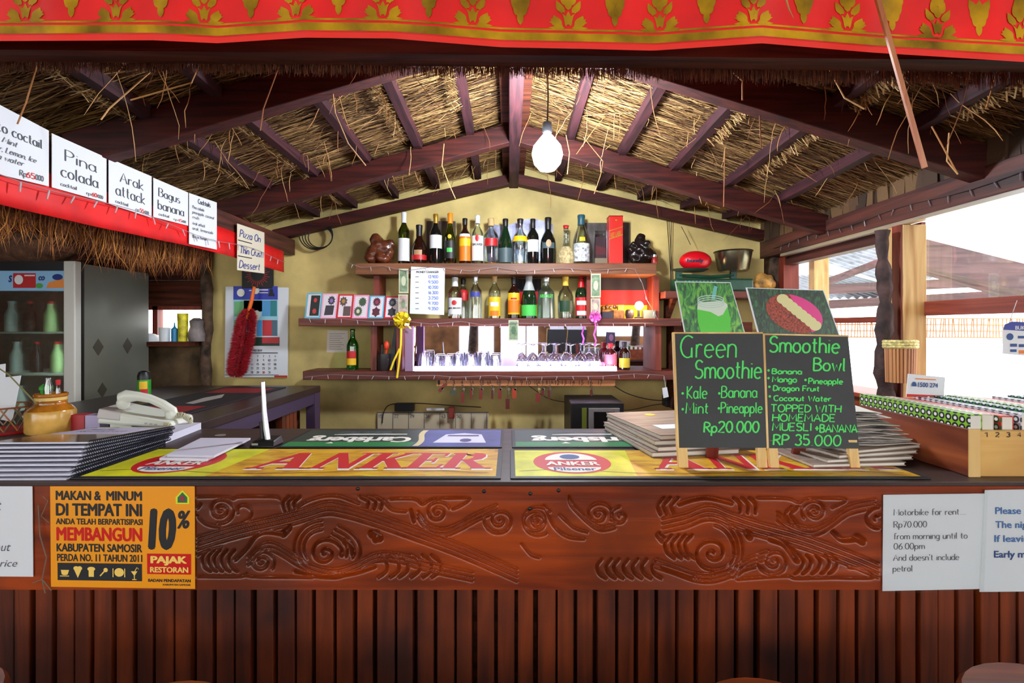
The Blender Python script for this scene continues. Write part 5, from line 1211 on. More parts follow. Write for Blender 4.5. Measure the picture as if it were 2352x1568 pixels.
for k in range(3):
    b = MB(); b.box(.12 + k * .46, 3.005, .06, .56 + k * .46, 3.02, .68); dr = b.build('door', wd_redz, bc, bevel=.003)
    b = MB(); b.ball((.52 + k * .46, 2.995, .4), .012, .012, .012, 8, 6); b.build('handle', m_metal, dr, smooth=True)
mw = empty('microwave', (X(1372, 3.1), 3.1, .716), 'black microwave oven with a silver framed door on the back cabinet', 'microwave')
x0, x1, zt = X(1310, 3.1), X(1432, 3.1), Z(926, 3.06)
b = MB(); b.box(x0, 3.08, .73, x1, 3.45, zt); b.build('body', m_black, mw, bevel=.006)
b = MB(); b.box(X(1352, 3.06), 3.062, .74, x1 - .03, 3.08, zt - .03); b.build('door', mat('microwave_silver', (196, 198, 200), .25, metal=.8), mw, bevel=.003)
b = MB(); b.box(X(1364, 3.06), 3.055, .76, x1 - .06, 3.062, zt - .05); b.build('door_glass', mat('microwave_glass', (16, 18, 18), .08), mw, bevel=.002)
b = MB(); b.box(X(1337, 3.06), 3.066, .75, X(1348, 3.06), 3.08, zt - .03); b.build('control_panel', mat('panel_olive', (90, 96, 30), .4), mw)
for px in (x0 + .03, x1 - .03):
    b = MB(); b.box(px - .015, 3.12, .716, px + .015, 3.4, .73); b.build('foot', m_black, mw)
b = MB(); b.prism([P(750, 809, 3.597), P(799, 809, 3.597), P(799, 759, 3.597), P(752, 758, 3.597)], (0, .002, 0)); o = b.build('pinned_note', mat('faded_paper', (206, 196, 184), .7)); tag(o, 'faded note pinned on the wall behind the green beer bottle', 'notice')
b = MB(); mp = lambda x, y: P(x, y, 3.5962)
for k in range(8): sheet(b, mp, 756, 766 + k * 5, 792 - (k * 7) % 11, 766.8 + k * 5)
b.build('lines', m_greyink, o)

# ------------------------------------------------------------------ calendar, duster, sun plaque
CD = 3.57
ca = empty('wall_calendar', P(588, 762, CD + .02), 'wall calendar with blue header on the left of the plaster wall', 'calendar')
b = MB(); b.prism([P(516, 866, CD + .012), P(660, 866, CD + .012), P(662, 660, CD + .012), P(518, 658, CD + .012)], (0, .012, 0)); b.build('backing', m_white, ca)
mp = lambda x, y: P(x, y, CD + .010); mp2 = lambda x, y: P(x, y, CD + .0085); mp3 = lambda x, y: P(x, y, CD + .007)
pf = None
def ms(nm, m, boxes, f=mp):
    for q in boxes:
        b = MB(); sheet(b, f, *q); o = b.build(nm, m, pf if nm.startswith('picture_') and pf else ca)
    return o
ms('header', mat('cal_blue', (44, 56, 168), .5), [(536, 657, 638, 688)])
pf = ms('picture_field', mat('cal_sky', (150, 206, 220), .5), [(536, 688, 638, 772)])
ms('picture_greens', mat('cal_green', (108, 178, 116), .5), [(538, 692, 560, 726), (538, 735, 560, 770)], mp2)
ms('picture_blues', mat('cal_azure', (72, 152, 206), .5), [(602, 690, 621, 726), (590, 735, 602, 772)], mp2)
ms('picture_teals', mat('cal_teal', (26, 128, 134), .5), [(621, 690, 636, 726)], mp2)
ms('picture_reds', mat('cal_red', (196, 40, 48), .5), [(603, 735, 624, 771), (602, 774, 641, 788)], mp2)
ms('picture_greys', mat('cal_slate', (76, 100, 118), .5), [(624, 735, 637, 771)], mp2)
ms('picture_darks', mat('cal_dark', (30, 54, 40), .5), [(560, 690, 602, 715), (540, 774, 642, 794)])
b = MB(); ell(b, mp3, 553, 672, 9, 9); ell(b, mp3, 588, 667, 8, 8); b.poly([(576, 715), (592, 712), (600, 722), (590, 740), (586, 775), (580, 778), (578, 740)], mp3); sheet(b, mp3, 572, 666, 582, 668); sheet(b, mp3, 596, 664, 616, 667); sheet(b, mp3, 596, 671, 616, 673); b.build('pale_figures', mat('cal_pale', (222, 220, 206), .5), ca)
b = MB(); ell(b, mp3, 623, 668, 4, 5); b.poly([(616, 680), (631, 680), (629, 672), (618, 672)], mp3); b.build('portrait', m_ink, ca)
b = MB(); text(b, 'MEI 2019', (581, 802, 602, 807), mp2, .03); sheet(b, mp2, 574, 809, 638, 811.5)
days = [[None, None, None, 1, 2, 3, 4], [5, 6, 7, 8, 9, 10, 11], [12, 13, 14, 15, 16, 17, 18], [19, 20, 21, 22, 23, 24, 25], [26, 27, 28, 29, 30, 31, None]]
rb = MB()
for r_, wk in enumerate(days):
    for c_, dv in enumerate(wk):
        if dv: x = 552 + c_ * 13.3; y = 820 + r_ * 9.3; hand(rb if (c_ == 0 or dv == 30) else b, '%d' % dv, x - (1 if dv < 10 else 2.6), x + (1 if dv < 10 else 2.6), y, 4.6, mp2, .5)
sheet(b, mp2, 516, 860, 640, 861.5)
b.build('dates', m_greyink, ca); rb.build('red_dates', m_redink, ca)
ms('red_footer', m_redink, [(630, 862, 660, 866)])
du = empty('feather_duster', P(584, 657, 3.50), 'red feather duster with an orange handle hanging over the calendar', 'duster')
q = lambda x, y, o=0.0: P(x, y, 3.52 + o)
b = MB(); b.tube([q(584, 658), q(578, 690), q(571, 715), q(562, 745)], [.010, .013, .013, .008], 10); b.build('handle', mat('orange_handle', (244, 108, 20), .4), du, smooth=True)
b = MB(); b.tube([q(x, y) for x, y in ((571, 710), (562, 745), (555, 790), (548, 830), (543, 866))], [.008, .014, .016, .014, .008], 8)
ax = [q(571, 708), q(565, 740), q(557, 785), q(548, 825), q(542, 862)]
for k in range(11000):
    t = random.random() * 3.999; i = int(t); c = ax[i].lerp(ax[i + 1], t - i); a = random.uniform(0, 2 * PI)
    rr = np.interp(t, [0, .6, 1.5, 3, 3.7, 4], [.04, .078, .088, .088, .080, .045]) * random.uniform(.8, 1.08)
    d = Vector((math.cos(a), math.sin(a) * .45, random.uniform(-.6, .1)))
    e = c + Vector((d.x * rr, d.y * rr, d.z * .03)); s_ = Vector((random.gauss(0, 1), random.gauss(0, 1), random.gauss(0, 1))).normalized() * .0022
    m_ = c + (e - c) * .55
    b.add([m_ - s_, m_ + s_, e], [(0, 1, 2)])
b.build('feathers', mat('red_feathers', (170, 16, 30), .7, island=[(110, 10, 20), (180, 16, 34), (212, 30, 48)]), du)
b = MB(); b.box(X(556, 3.58), 3.575, Z(662, 3.58), X(626, 3.58), 3.6, Z(600, 3.58)); sp = b.build('sun_plaque', mat('plaque_black', (30, 28, 28), .6), bevel=.003); tag(sp, 'black square plaque with a red sunburst above the calendar', 'plaque')
b = MB(); mp = lambda x, y: P(x, y, 3.5735)
for k in range(28):
    a = 2 * PI * k / 28; r0, r1 = 15, (29 if k % 2 else 24); ribbon(b, [(591 + r0 * math.cos(a), 630 + r0 * math.sin(a)), (591 + r1 * math.cos(a), 630 + r1 * math.sin(a))], 1.0, mp)
b.build('sunburst', mat('sun_red', (150, 40, 34), .6), sp)

# ------------------------------------------------------------------ bulb on its cord
BX, BY = X(1257, 2.25), 2.25
lb = empty('pendant_bulb', (BX, BY, Z(150, BY)), 'bright bare bulb hanging on a dark cord right of the ridge beam', 'lamp')
b = MB(); b.tube([(BX, BY, roofz(BX, BY) + .13), (BX + .004, BY, Z(220, BY)), (BX, BY, Z(292, BY))], .0035, 6); b.build('cord', m_cable, lb)
b = MB(); b.lathe([(.012, .045), (.02, .04), (.022, 0), (.018, -.006)], (BX, BY, Z(303, BY)), n=14); b.build('socket', m_black, lb, True)
b = MB(); zc = Z(352, BY); b.lathe([(.0, -.08), (.034, -.073), (.058, -.045), (.068, -.005), (.06, .03), (.038, .058), (.022, .078)], (BX, BY, zc), n=22); b.build('glowing_bulb', emitter('bulb_glow', (236, 244, 255), 170), lb, True)

# ------------------------------------------------------------------ fridge
fx0, fx1, fy0, fy1, fz = -3.08, -2.41, 2.85, 3.42, 1.82
fr = empty('display_fridge', ((fx0 + fx1) / 2, fy0, 0), 'tall grey glass-door drinks fridge at the far left', 'fridge')
m_fside = mat('fridge_grey', (108, 110, 100), .45, var=.18, vscale=1.6); m_ffr = mat('fridge_frame', (206, 206, 196), .35)
b = MB(); b.box(fx1 - .03, fy0 + .05, .04, fx1, fy1, fz - .01); b.box(fx0, fy0 + .05, .04, fx0 + .03, fy1, fz - .01); b.box(fx0 + .03, fy1 - .03, .04, fx1 - .03, fy1, fz - .01); b.box(fx0 + .03, fy0 + .05, fz - .05, fx1 - .03, fy1 - .03, fz - .01); b.box(fx0 + .03, fy0 + .05, .04, fx1 - .03, fy1 - .03, .30)
b.build('cabinet', m_fside, fr)
b = MB(); b.box(fx1 - .006, fy0 + .035, .04, fx1 + .002, fy0 + .05, fz); b.build('seal', m_black, fr)
b = MB(); b.box(fx1 - .065, fy0 - .01, .3, fx1, fy0 + .035, fz); b.box(fx0, fy0 - .01, .3, fx0 + .065, fy0 + .035, fz); b.box(fx0 + .065, fy0 - .01, .3, fx1 - .065, fy0 + .035, .38); b.build('door_frame', m_ffr, fr, bevel=.006)
b = MB(); b.box(fx0 + .065, fy0 - .008, fz - .055, fx1 - .065, fy0 + .03, fz - .002); b.build('top_trim', m_black, fr)
b = MB(); b.box(fx0 + .065, fy0 - .006, fz - .165, fx1 - .065, fy0 + .028, fz - .055); ban = b.build('banner', mat('banner_sky', (140, 190, 226), .4), fr)
mp = lambda x, y: P(x, y, fy0 - .0075)
for s, bx_ in (('S', (19, 632, 28, 648)), ('co', (88, 634, 103, 644))):
    b = MB(); text(b, s, bx_, mp, .04, .2); b.build('banner_lettering', mat('banner_blue', (20, 46, 120), .4), ban)
b = MB(); sheet(b, mp, 30, 627, 82, 661); b.build('red_sticker', mat('sticker_red', (186, 34, 36), .4), ban)
mp2 = lambda x, y: P(x, y, fy0 - .009)
b = MB(); ell(b, mp2, 43, 642, 10, 11); sheet(b, mp2, 56, 631, 80, 634); b.build('sticker_emblem', m_lw, ban)
b = MB(); b.poly([(106, 661), (112, 648), (128, 644), (148, 640), (148, 661)], mp); ell(b, mp, 138, 650, 9, 9); b.build('banner_fruit', mat('banner_orange', (232, 140, 60), .4), ban)
b = MB(); ell(b, mp, 90, 656, 9, 6); b.build('banner_leaf', mat('banner_green', (80, 160, 80), .4), ban)
b = MB(); ell(b, mp2, 132, 636, 12, 7); b.build('banner_dish', mat('banner_blue', (20, 46, 120), .4), ban)
b = MB(); ribbon(b, [(44, 606), (76, 606), (76, 617), (44, 617), (44, 606)], .6, mp); sheet(b, mp, 49, 610, 70, 612); b.build('trim_plate', m_lw, fr)
b = MB(); b.box(fx0 + .065, fy0 + .005, .38, fx1 - .065, fy0 + .012, fz - .165); b.build('door_glass', glass('fridge_glass', (206, 220, 214), gloss=.32, rough=.03, fres=.35), fr)
for z in (.62, .92, 1.18, 1.42):
    b = MB()
    for k in range(14): b.tube([(fx0 + .05 + k * .044, fy0 + .07, z), (fx0 + .05 + k * .044, fy1 - .05, z)], .003, 4)
    b.tube([(fx0 + .04, fy0 + .07, z), (fx1 - .04, fy0 + .07, z)], .006, 5); b.build('wire_shelf', m_ffr, fr)
b = MB(); b.box(fx1 - .05, fy0 + .1, .5, fx1 - .035, fy0 + .12, 1.6); b.build('light_tube', emitter('fridge_tube', (240, 250, 255), 28), fr)
for y, z, s in ((3.0, 1.335, .05), (3.23, 1.335, .05), (3.03, 1.08, .045)):
    b = MB(); b.prism([(fx1 + .001, y - s * .8, z), (fx1 + .001, y, z - s), (fx1 + .001, y + s * .8, z), (fx1 + .001, y, z + s)], (.001, 0, 0)); b.build('diamond_sticker', mat('sticker_olive', (66, 62, 52), .6), fr)
fl2 = fl3 = None
fcols = [('white', (226, 228, 226)), ('pale green', (190, 214, 150)), ('red', (180, 34, 34)), ('dark', (60, 40, 34)), ('clear', (200, 214, 214))]
n = 0
for z, xs in ((1.426, (-2.95, -2.84, -2.72, -2.60, -2.5)), (1.186, (-2.92, -2.80, -2.68, -2.56, -2.48)), (.926, (-2.9, -2.76, -2.62, -2.5))):
    for i, x in enumerate(xs):
        k = (n * 2 + i) % 5; n += 1; r = empty('fridge_bottle', (x, 3.03, z), 'dim bottle standing inside the glass-door fridge', 'bottle', 'bottles inside the fridge')
        b = MB(); b.lathe([(0, 0), (.03, 0), (.031, .01), (.031, .10), (.014, .14), (.013, .165)], n=12); b.build('glass_body', mat('fridge_bottle_%d' % k, fcols[k][1], .2), r, True, world=False)
        b = MB(); b.lathe([(.015, .165), (.015, .18), (0, .18)], n=10); b.build('cap', m_cr if k % 2 else m_cw, r, True, world=False)
b = MB(); b.ball((-2.86, 3.08, fz + .09), .24, .14, .10); 
for i, v in enumerate(b.v): b.v[i] = (v[0] + .01 * math.sin(v[2] * 60), v[1], max(fz + .002, v[2] + .012 * math.sin(v[0] * 30)))
o = b.build('brown_bundle', mat('burlap', (104, 70, 50), .9, var=.4, vscale=20, bump=.6), smooth=True); tag(o, 'rounded brown bundle lying on top of the fridge', 'bundle')
# things on the ledge under the small opening
LZ = 1.3555
def small(name, label, cat, px, prof, d, m, zb, n=14):
    b = MB(); b.lathe(prof, (X(px, d), d, zb), n=n); o = b.build(name, m, smooth=True); tag(o, label, cat)
small('white_tub', 'white tub on the ledge below the small left opening', 'tub', 379, [(0, 0), (.034, 0), (.037, .09), (.034, .095), (0, .095)], 3.48, m_cw, LZ)
small('blue_bottle', 'small blue nozzle bottle beside the white tub', 'bottle', 401, [(0, 0), (.02, 0), (.02, .085), (.006, .1), (.003, .128), (0, .128)], 3.47, mat('blue_plastic', (30, 130, 180), .35), LZ)
small('yellow_tube', 'tall yellow tube bottle on the ledge below the left opening', 'bottle', 420, [(0, 0), (.03, 0), (.03, .02), (.034, .19), (0, .192)], 3.48, mat('yellow_plastic', (226, 206, 20), .4, var=.3, vscale=25), LZ)
small('grey_bag', 'grey crumpled bag at the right end of the ledge', 'bag', 452, [(0, 0), (.05, 0), (.055, .05), (.04, .10), (.045, .14), (.02, .16), (0, .16)], 3.50, mat('grey_plastic', (120, 110, 108), .5, var=.4, vscale=12), LZ)
small('white_cloth', 'white crumpled cloth at the left end of the ledge', 'cloth', 345, [(0, 0), (.07, 0), (.06, .03), (.03, .05), (0, .055)], 3.50, m_white, LZ)

# ------------------------------------------------------------------ side counter on the left
sc_ = empty('side_counter', (-1.6, 2.4, 0), 'dark side counter running back to the wall on the left', 'counter')
b = MB(); b.box(-2.06, 1.776, 1.062, -1.143, 3.10, 1.099); b.build('countertop', mat('side_top_brown', (46, 30, 28), .35, var=.3, vscale=6), sc_, bevel=.004)
b = MB(); b.box(-1.20, 3.02, 0, -1.145, 3.10, 1.062); b.build('leg', mat('violet_leg', (66, 48, 72), .5), sc_, bevel=.003)
b = MB()
for k in range(22):
    y = 1.80 + k * .046
    if 2.22 < y < 2.62 or y > 2.96: continue
    b.box(-1.20, y, .02, -1.165, y + .040, 1.0)
b.build('slat_front', wd_slat, sc_, bevel=.002)
b = MB(); b.box(-1.23, 1.78, 1.0, -1.15, 3.02, 1.062); b.build('apron', mat('violet_edge', (60, 46, 72), .45), sc_)
b = MB(); b.box(-2.04, 1.80, 0, -1.26, 3.08, .95); b.build('inner_body', wd_dark, sc_)
b = MB(); b.box(-1.66, 1.82, 1.0995, -1.30, 2.98, 1.1035); o = b.build('bar_runner', mat('runner_black', (24, 22, 30), .6)); tag(o, 'black bar runner with red panels on the side counter', 'bar mat')
for y0, y1 in ((1.9, 2.26), (2.72, 2.92)):
    b = MB(); b.box(-1.62, y0, 1.1036, -1.34, y1, 1.1044); b.build('red_panel', mat('runner_red', (150, 24, 32), .6), o)
b = MB(); q = quadmap((-1.36, 2.30, 1.1045), (-1.36, 2.68, 1.1045), (-1.60, 2.68, 1.1045), (-1.60, 2.30, 1.1045))
b.poly([(.05, .3), (.6, .25), (.95, .5), (.6, .6), (.1, .5)], q); b.build('pale_panel', mat('runner_pale', (176, 170, 166), .6), o)
sp2 = empty('spray_can', (X(331, 2.69), 2.69, 1.0995), 'black-capped green spray can at the edge of the side counter', 'can')
b = MB(); b.lathe([(0, 0), (.031, 0), (.031, .078)], n=18); b.build('can_body', mat('can_green', (50, 160, 50), .3), sp2, True, world=False)
b = MB(); b.lathe([(.031, .078), (.031, .098), (.024, .118), (.010, .125), (0, .125)], n=18); b.build('cap', m_black, sp2, True, world=False)
b = MB(); b.lathe([(.0316, .03), (.0316, .07)], n=10, a0=-1.7, a1=-.5); b.build('yellow_label', m_ly, sp2, True, world=False)
b = MB(); b.lathe([(.0319, .004), (.0319, .03)], n=10, a0=-1.5, a1=-.4); b.build('red_label', m_lr, sp2, True, world=False)
# ------------------------------------------------------------------ bar mats
CT = 1.1005
m_mat = mat('mat_black', (20, 20, 26), .55); m_gold2 = mat('mat_yellow', (214, 176, 22), .4, var=.0); m_matred = mat('mat_red', (200, 20, 34), .4); m_matw = mat('mat_white', (230, 226, 216), .45)
def beermat_material():
    m = mat('beer_field', (206, 160, 30), .4); nt = m.node_tree; N = nt.nodes; L = nt.links; bsdf = N['Principled BSDF']
    tc = N.new('ShaderNodeTexCoord'); mp = N.new('ShaderNodeMapping'); mp.inputs['Scale'].default_value = (2.2, 5, 1); nz = N.new('ShaderNodeTexNoise'); nz.inputs['Scale'].default_value = 4; nz.inputs['Detail'].default_value = 6; nz.inputs['Distortion'].default_value = 1.5
    rp = N.new('ShaderNodeValToRGB'); e = rp.color_ramp.elements; e[0].position = .25; e[0].color = lin((150, 90, 14)); e[1].position = .75; e[1].color = lin((222, 206, 40)); k = e.new(.5); k.color = lin((214, 160, 24))
    L.new(tc.outputs['Object'], mp.inputs[0]); L.new(mp.outputs[0], nz.inputs[0]); L.new(nz.outputs[0], rp.inputs[0]); L.new(rp.outputs[0], bsdf.inputs['Base Color']); return m
m_beer = beermat_material(); m_yel = mat('mat_lime_yellow', (214, 214, 30), .4, var=.12, vscale=12)
def anker_letter(b, ch, x, w, q):
    """slab italic capitals, unit height"""
    S_ = {'A': [[(0, 0), (.1, 0), (.62, 1), (.45, 1)], [(.42, 1), (.66, 1), (.84, 0), (.58, 0)], [(.22, .3), (.7, .3), (.68, .42), (.28, .42)], [(-.06, 0), (.24, 0), (.25, .06), (-.05, .06)], [(.46, 0), (.94, 0), (.94, .06), (.47, .06)]],
         'N': [[(.05, 0), (.2, 0), (.38, 1), (.22, 1)], [(.2, 1), (.42, 1), (.82, 0), (.6, 0)], [(.66, 0), (.8, 0), (.99, 1), (.85, 1)], [(-.04, 0), (.32, 0), (.33, .06), (-.03, .06)], [(.74, .94), (1.08, .94), (1.09, 1), (.75, 1)]],
         'K': [[(.05, 0), (.3, 0), (.48, 1), (.23, 1)], [(.3, .45), (.44, .45), (.98, 1), (.82, 1)], [(.36, .58), (.58, .66), (.92, 0), (.64, 0)], [(-.04, 0), (.42, 0), (.43, .06), (-.03, .06)], [(.14, .94), (.58, .94), (.59, 1), (.15, 1)], [(.54, 0), (1.02, 0), (1.02, .06), (.55, .06)], [(.72, .94), (1.06, .94), (1.07, 1), (.73, 1)]],
         'E': [[(.05, 0), (.32, 0), (.5, 1), (.23, 1)], [(-.03, 0), (.82, 0), (.92, .25), (.84, .25), (.76, .08), (-.02, .08)], [(.14, .92), (.84, .92), (.82, .78), (.9, .78), (.96, 1), (.15, 1)], [(.3, .46), (.6, .46), (.62, .54), (.31, .54)], [(.57, .36), (.65, .36), (.7, .66), (.62, .66)]],
         'R': [[(.05, 0), (.3, 0), (.48, 1), (.23, 1)], [(.16, .92), (.7, .92), (.86, .86), (.9, .74), (.82, .58), (.6, .48), (.36, .48), (.37, .56), (.52, .56), (.62, .66), (.64, .78), (.58, .85), (.4, .86), (.4, 1), (.17, 1)], [(.4, .52), (.64, .5), (.94, 0), (.66, 0)], [(-.04, 0), (.42, 0), (.43, .06), (-.03, .06)], [(.62, 0), (1.04, 0), (1.04, .06), (.63, .06)], [(.6, 1), (.8, .99), (.9, .9), (.9, .74), (.7, .9)]]}
    for pl in S_[ch]: b.poly([(x + w * p[0], p[1]) for p in pl], q)   # poly() keeps them a hair apart
def runner(name, label, x0, y0, x1, y1):
    r = empty(name, ((x0 + x1) / 2, (y0 + y1) / 2, CT), label, 'bar mat'); b = MB(); b.box(x0, y0, CT, x1, y1, CT + .003); b.build('rubber_base', m_mat, r, bevel=.001); return r
def flatmap(x0, y0, x1, y1, n):
    return lambda u, v: Vector((x0 + (x1 - x0) * u, y0 + (y1 - y0) * v, CT + .0031 + n))
def anker(label, x0, y0, x1, y1):
    r = runner('beer_mat', label, x0 - .012, y0 - .014, x1 + .012, y1 + .006)
    a = flatmap(x0, y0, x1, y1, .0002); b = MB(); b.poly([(.30, 0), (1, 0), (1, 1), (.33, 1)], a); b.build('amber_field', m_beer, r)
    b = MB(); b.poly([(0, 0), (.30, 0), (.33, 1), (0, 1)], a); b.build('yellow_field', m_yel, r)
    c = flatmap(x0, y0, x1, y1, .0005); d = flatmap(x0, y0, x1, y1, .0009); e = flatmap(x0, y0, x1, y1, .0013)
    LT = (('A', .37, .15), ('N', .52, .13), ('K', .645, .125), ('E', .765, .105), ('R', .855, .125))
    b = MB(); f = lambda u, v: c(u + .004, .22 + .62 * v - .035)
    for ch, x, w in LT: anker_letter(b, ch, x - .004, w * 1.04, f)
    b.build('letter_shadow', m_matw, r)
    b = MB(); f = lambda u, v: d(u, .24 + .58 * v)
    for ch, x, w in LT: anker_letter(b, ch, x, w, f)
    b.build('red_lettering', m_matred, r)
    b = MB(); b.poly([(.155 + .105 * math.cos(t), .5 + .42 * math.sin(t)) for t in np.linspace(0, 2 * PI, 33)[:-1]], c); bg_ = b.build('red_badge', m_matred, r)
    b = MB(); b.poly([(.155 + .072 * math.cos(t), .56 + .3 * math.sin(t)) for t in np.linspace(.05, PI - .05, 16)], d); b.poly([(.155 + .07 * math.cos(t), .30 + .18 * math.sin(t)) for t in np.linspace(PI, 2 * PI, 16)], d)
    text(b, 'ANKER', (.083, .51, .228, .36), e, .03); b.build('badge_white', m_matw, bg_)
    b = MB(); b.poly([(.155 + .028 * math.cos(t), .70 + .1 * math.sin(t)) for t in np.linspace(0, 2 * PI, 17)[:-1]] , e); text(b, 'Pilsener', (.10, .29, .21, .18), e, .02); b.build('badge_emblem', m_darkblue, bg_)
    b = MB()
    ribbon(b, [(t, .13 + .05 * math.sin(t * 9 + 1)) for t in np.linspace(.30, .98, 26)], .008, c); ribbon(b, [(t, .16 + .06 * math.sin(t * 14)) for t in np.linspace(.01, .3, 14)], .006, c)
    b.build('swirl_line', mat('swirl_brown', (120, 78, 20), .5), r); return r
anker('yellow beer mat with red lettering on the left half of the bar front', X(190, 1.2), DT(1097), X(1139, 1.2), DT(1034))
anker('yellow beer mat with red lettering on the right half, under the chalkboards', X(1184, 1.2), DT(1097), X(2110, 1.2), DT(1037))
def carls(label, x0, x1, split):
    y0, y1 = DT(1028), DT(990); r = runner('beer_runner', label, x0 - .01, y0 - .006, x1 + .006, y1 + .006)
    a = flatmap(x0, y0, x1, y1, .0002); c = flatmap(x0, y0, x1, y1, .0005); d = flatmap(x0, y0, x1, y1, .0009)
    b = MB(); b.poly([(0, 0), (split - .02, 0), (split, .4), (split, 1), (0, 1)], a); b.build('green_field', mat('mat_dark_green', (16, 48, 44), .4), r)
    b = MB(); b.poly([(0, 0), (split - .02, 0), (split - .01, .25), (0, .25)], c); b.build('green_edge', mat('mat_green', (0, 118, 62), .4), r)
    b = MB(); f = lambda u, v: c(.75 - u * .7 * split / .75 - .03, .82 - v * .6) ; text(b, 'Carlsberg', (0, 0, 1, 1), lambda u, v: c((.93 - u * .82) * split, .22 + v * .42), .035)
    b.poly([(.26 * split, .68), (.86 * split, .70), (.86 * split, .74), (.4 * split, .74), (.26 * split, .70)], c)
    b.poly([(.30 * split, .16), (.36 * split, .16), (.33 * split, .24)], d)
    b.build('white_lettering', m_matw, r)
    b = MB(); text(b, 'SINCE 1847', (0, 0, 1, 1), lambda u, v: c((.72 - u * .44) * split, .80 + v * .10), .02); b.build('grey_lettering', m_greyink, r)
    if split < .99:
        b = MB(); b.poly([(split - .02, 0), (1, 0), (1, 1), (split, 1), (split, .4)], a); b.build('blue_field', mat('mat_blue', (48, 64, 138), .4, var=.3, vscale=8), r)
        b = MB(); ribbon(b, [(split + .012 * math.sin(t * 6), t) for t in np.linspace(0.02, .98, 14)], .014, c); b.build('gold_divider', mat('mat_gold_line', (206, 192, 140), .4), r)
        m0 = split + (1 - split) * .52
        b = MB(); b.poly([(m0 - .13, .2), (m0 + .12, .2), (m0 + .09, .7), (m0, .78), (m0 - .09, .7)], c); sd_ = b.build('shield', mat('shield_pale', (206, 206, 222), .4), r)
        b = MB(); text(b, 'CASTLE', (0, 0, 1, 1), lambda u, v: d(m0 + .075 - u * .15, .55 + v * .1), .03) if False else ell(b, d, m0 + .02, .34, .028, .1); b.poly([(m0 - .08, .58), (m0 + .08, .58), (m0 + .075, .66), (m0 - .075, .66)], d); b.build('shield_emblem', mat('shield_blue', (60, 50, 120), .4), sd_)
carls('green and blue beer runner lying upside down along the back of the left bar half', X(640, 1.48), X(1150, 1.62), .61)
carls('green beer runner lying upside down along the back of the right bar half', X(1184, 1.5), X(1184, 1.5) + .64, .72)

# ------------------------------------------------------------------ stack of spiral books (left)
stc = [(150, 120, 106), (196, 198, 214), (188, 190, 206), (180, 182, 200), (206, 208, 220), (198, 200, 214), (208, 210, 222), (214, 216, 226), (216, 218, 228)]
labs = ['topmost spiral book of the left stack, with brown glossy cover'] + ['white spiral book in the left stack, %s from the top' % s for s in ('second', 'third', 'fourth', 'fifth', 'sixth', 'seventh', 'eighth')] + ['lowest white spiral book of the left stack']
n = 9
for i in range(n):
    k = n - 1 - i; z0 = CT + k * .0078; y0 = 1.172 + k * .012 + .003 * math.sin(i * 5); y1 = y0 + .335; x1 = -1.005 - .004 * k + .004 * math.sin(i * 3); x0 = x1 - .24
    r = empty('spiral_book', (x1, y0, z0), labs[i], 'book', 'spiral books on the left of the bar'); r.rotation_euler = (-.0035 * k / .335, 0, math.radians(1.5 + .8 * math.sin(i * 2.1)))
    w, l = .25, .335
    b = MB(); b.box(-w, 0, 0, -.008, l, .0038); b.build('pages', mat('book_pages', (206, 208, 222), .6), r, world=False)
    b = MB(); b.box(-w, -.001, .0038, -.004, l + .001, .0043); cov = b.build('cover', mat('book_cover_%d' % min(i, 1), (96, 66, 44) if i == 0 else (190, 190, 206), .12 if i == 0 else .4, var=.5 if i == 0 else 0, vscale=5), r, world=False)
    b = MB(); 
    for t in range(48):
        y = .006 + t * (l - .012) / 47
        b.tube([(-.004 + .0062 * math.cos(a), y + .002 * a / 6.3, 0.0022 + .0052 * math.sin(a)) for a in np.linspace(0, 2 * PI, 8)], .0012, 4, cap=False)
    b.build('spiral_binding', mat('binding_blue_black', (30, 34, 48), .35), r, world=False)
    if i == 0:
        b = MB(); b.box(-.235, .16, .0043, -.04, .30, .0048); lb_ = b.build('paper_label', mat('label_lilac', (196, 190, 216), .6), r, world=False)
        b = MB(); q = quadmap((-.22, .18, .0052), (-.05, .18, .0052), (-.05, .28, .0052), (-.22, .28, .0052)); hand(b, 'Menu Bar', .1, .55, .7, -.22, q, .008); hand(b, 'Restaurant', .1, .9, .3, -.2, q, .008); b.build('label_lettering', m_ink, lb_, world=False)
# ------------------------------------------------------------------ telephone
T0 = 1.76
ph = empty('telephone', (X(335, T0), T0, CT), 'off-white desk telephone with its handset and coiled cord', 'telephone'); ph.scale = (.74, .66, 1.0)
m_ph = mat('phone_ivory', (214, 218, 204), .35); m_phg = mat('phone_grey', (186, 180, 176), .4)
pw = .335
b = MB(); b.hexa([(-.165, -.09, .030), (.170, -.09, .014), (.170, .10, .014), (-.165, .10, .030), (-.155, -.085, .078), (.165, -.085, .034), (.165, .10, .040), (-.155, .10, .085)]); b.build('body', m_ph, ph, world=False, bevel=.008)
b = MB(); b.hexa([(-.166, -.092, .048), (-.06, -.092, .040), (-.06, .10, .040), (-.166, .10, .048), (-.158, -.086, .080), (-.06, -.086, .066), (-.06, .10, .07), (-.158, .10, .087)]); b.build('display_end', m_phg, ph, world=False, bevel=.004)
b = MB(); b.box(-.12, -.07, 0, -.02, .08, .032); b.build('stand', m_ph, ph, world=False, bevel=.004)
b = MB(); pts = [(-.10, -.03, .108), (-.07, -.03, .116), (-.02, -.03, .116), (.04, -.03, .108), (.10, -.03, .088), (.145, -.03, .062), (.155, -.03, .048)]
b.tube(pts, [.020, .022, .016, .015, .016, .020, .014], 12); b.ball((-.085, -.03, .092), .028, .028, .022); b.ball((.135, -.03, .055), .026, .028, .02); b.build('handset', m_ph, ph, True, world=False)
b = MB()
for i in range(3): b.box(.05 + i * .022, -.0895, .028 - i * .002, .062 + i * .022, -.0878, .034 - i * .002)
b.build('buttons', m_phg, ph, world=False)
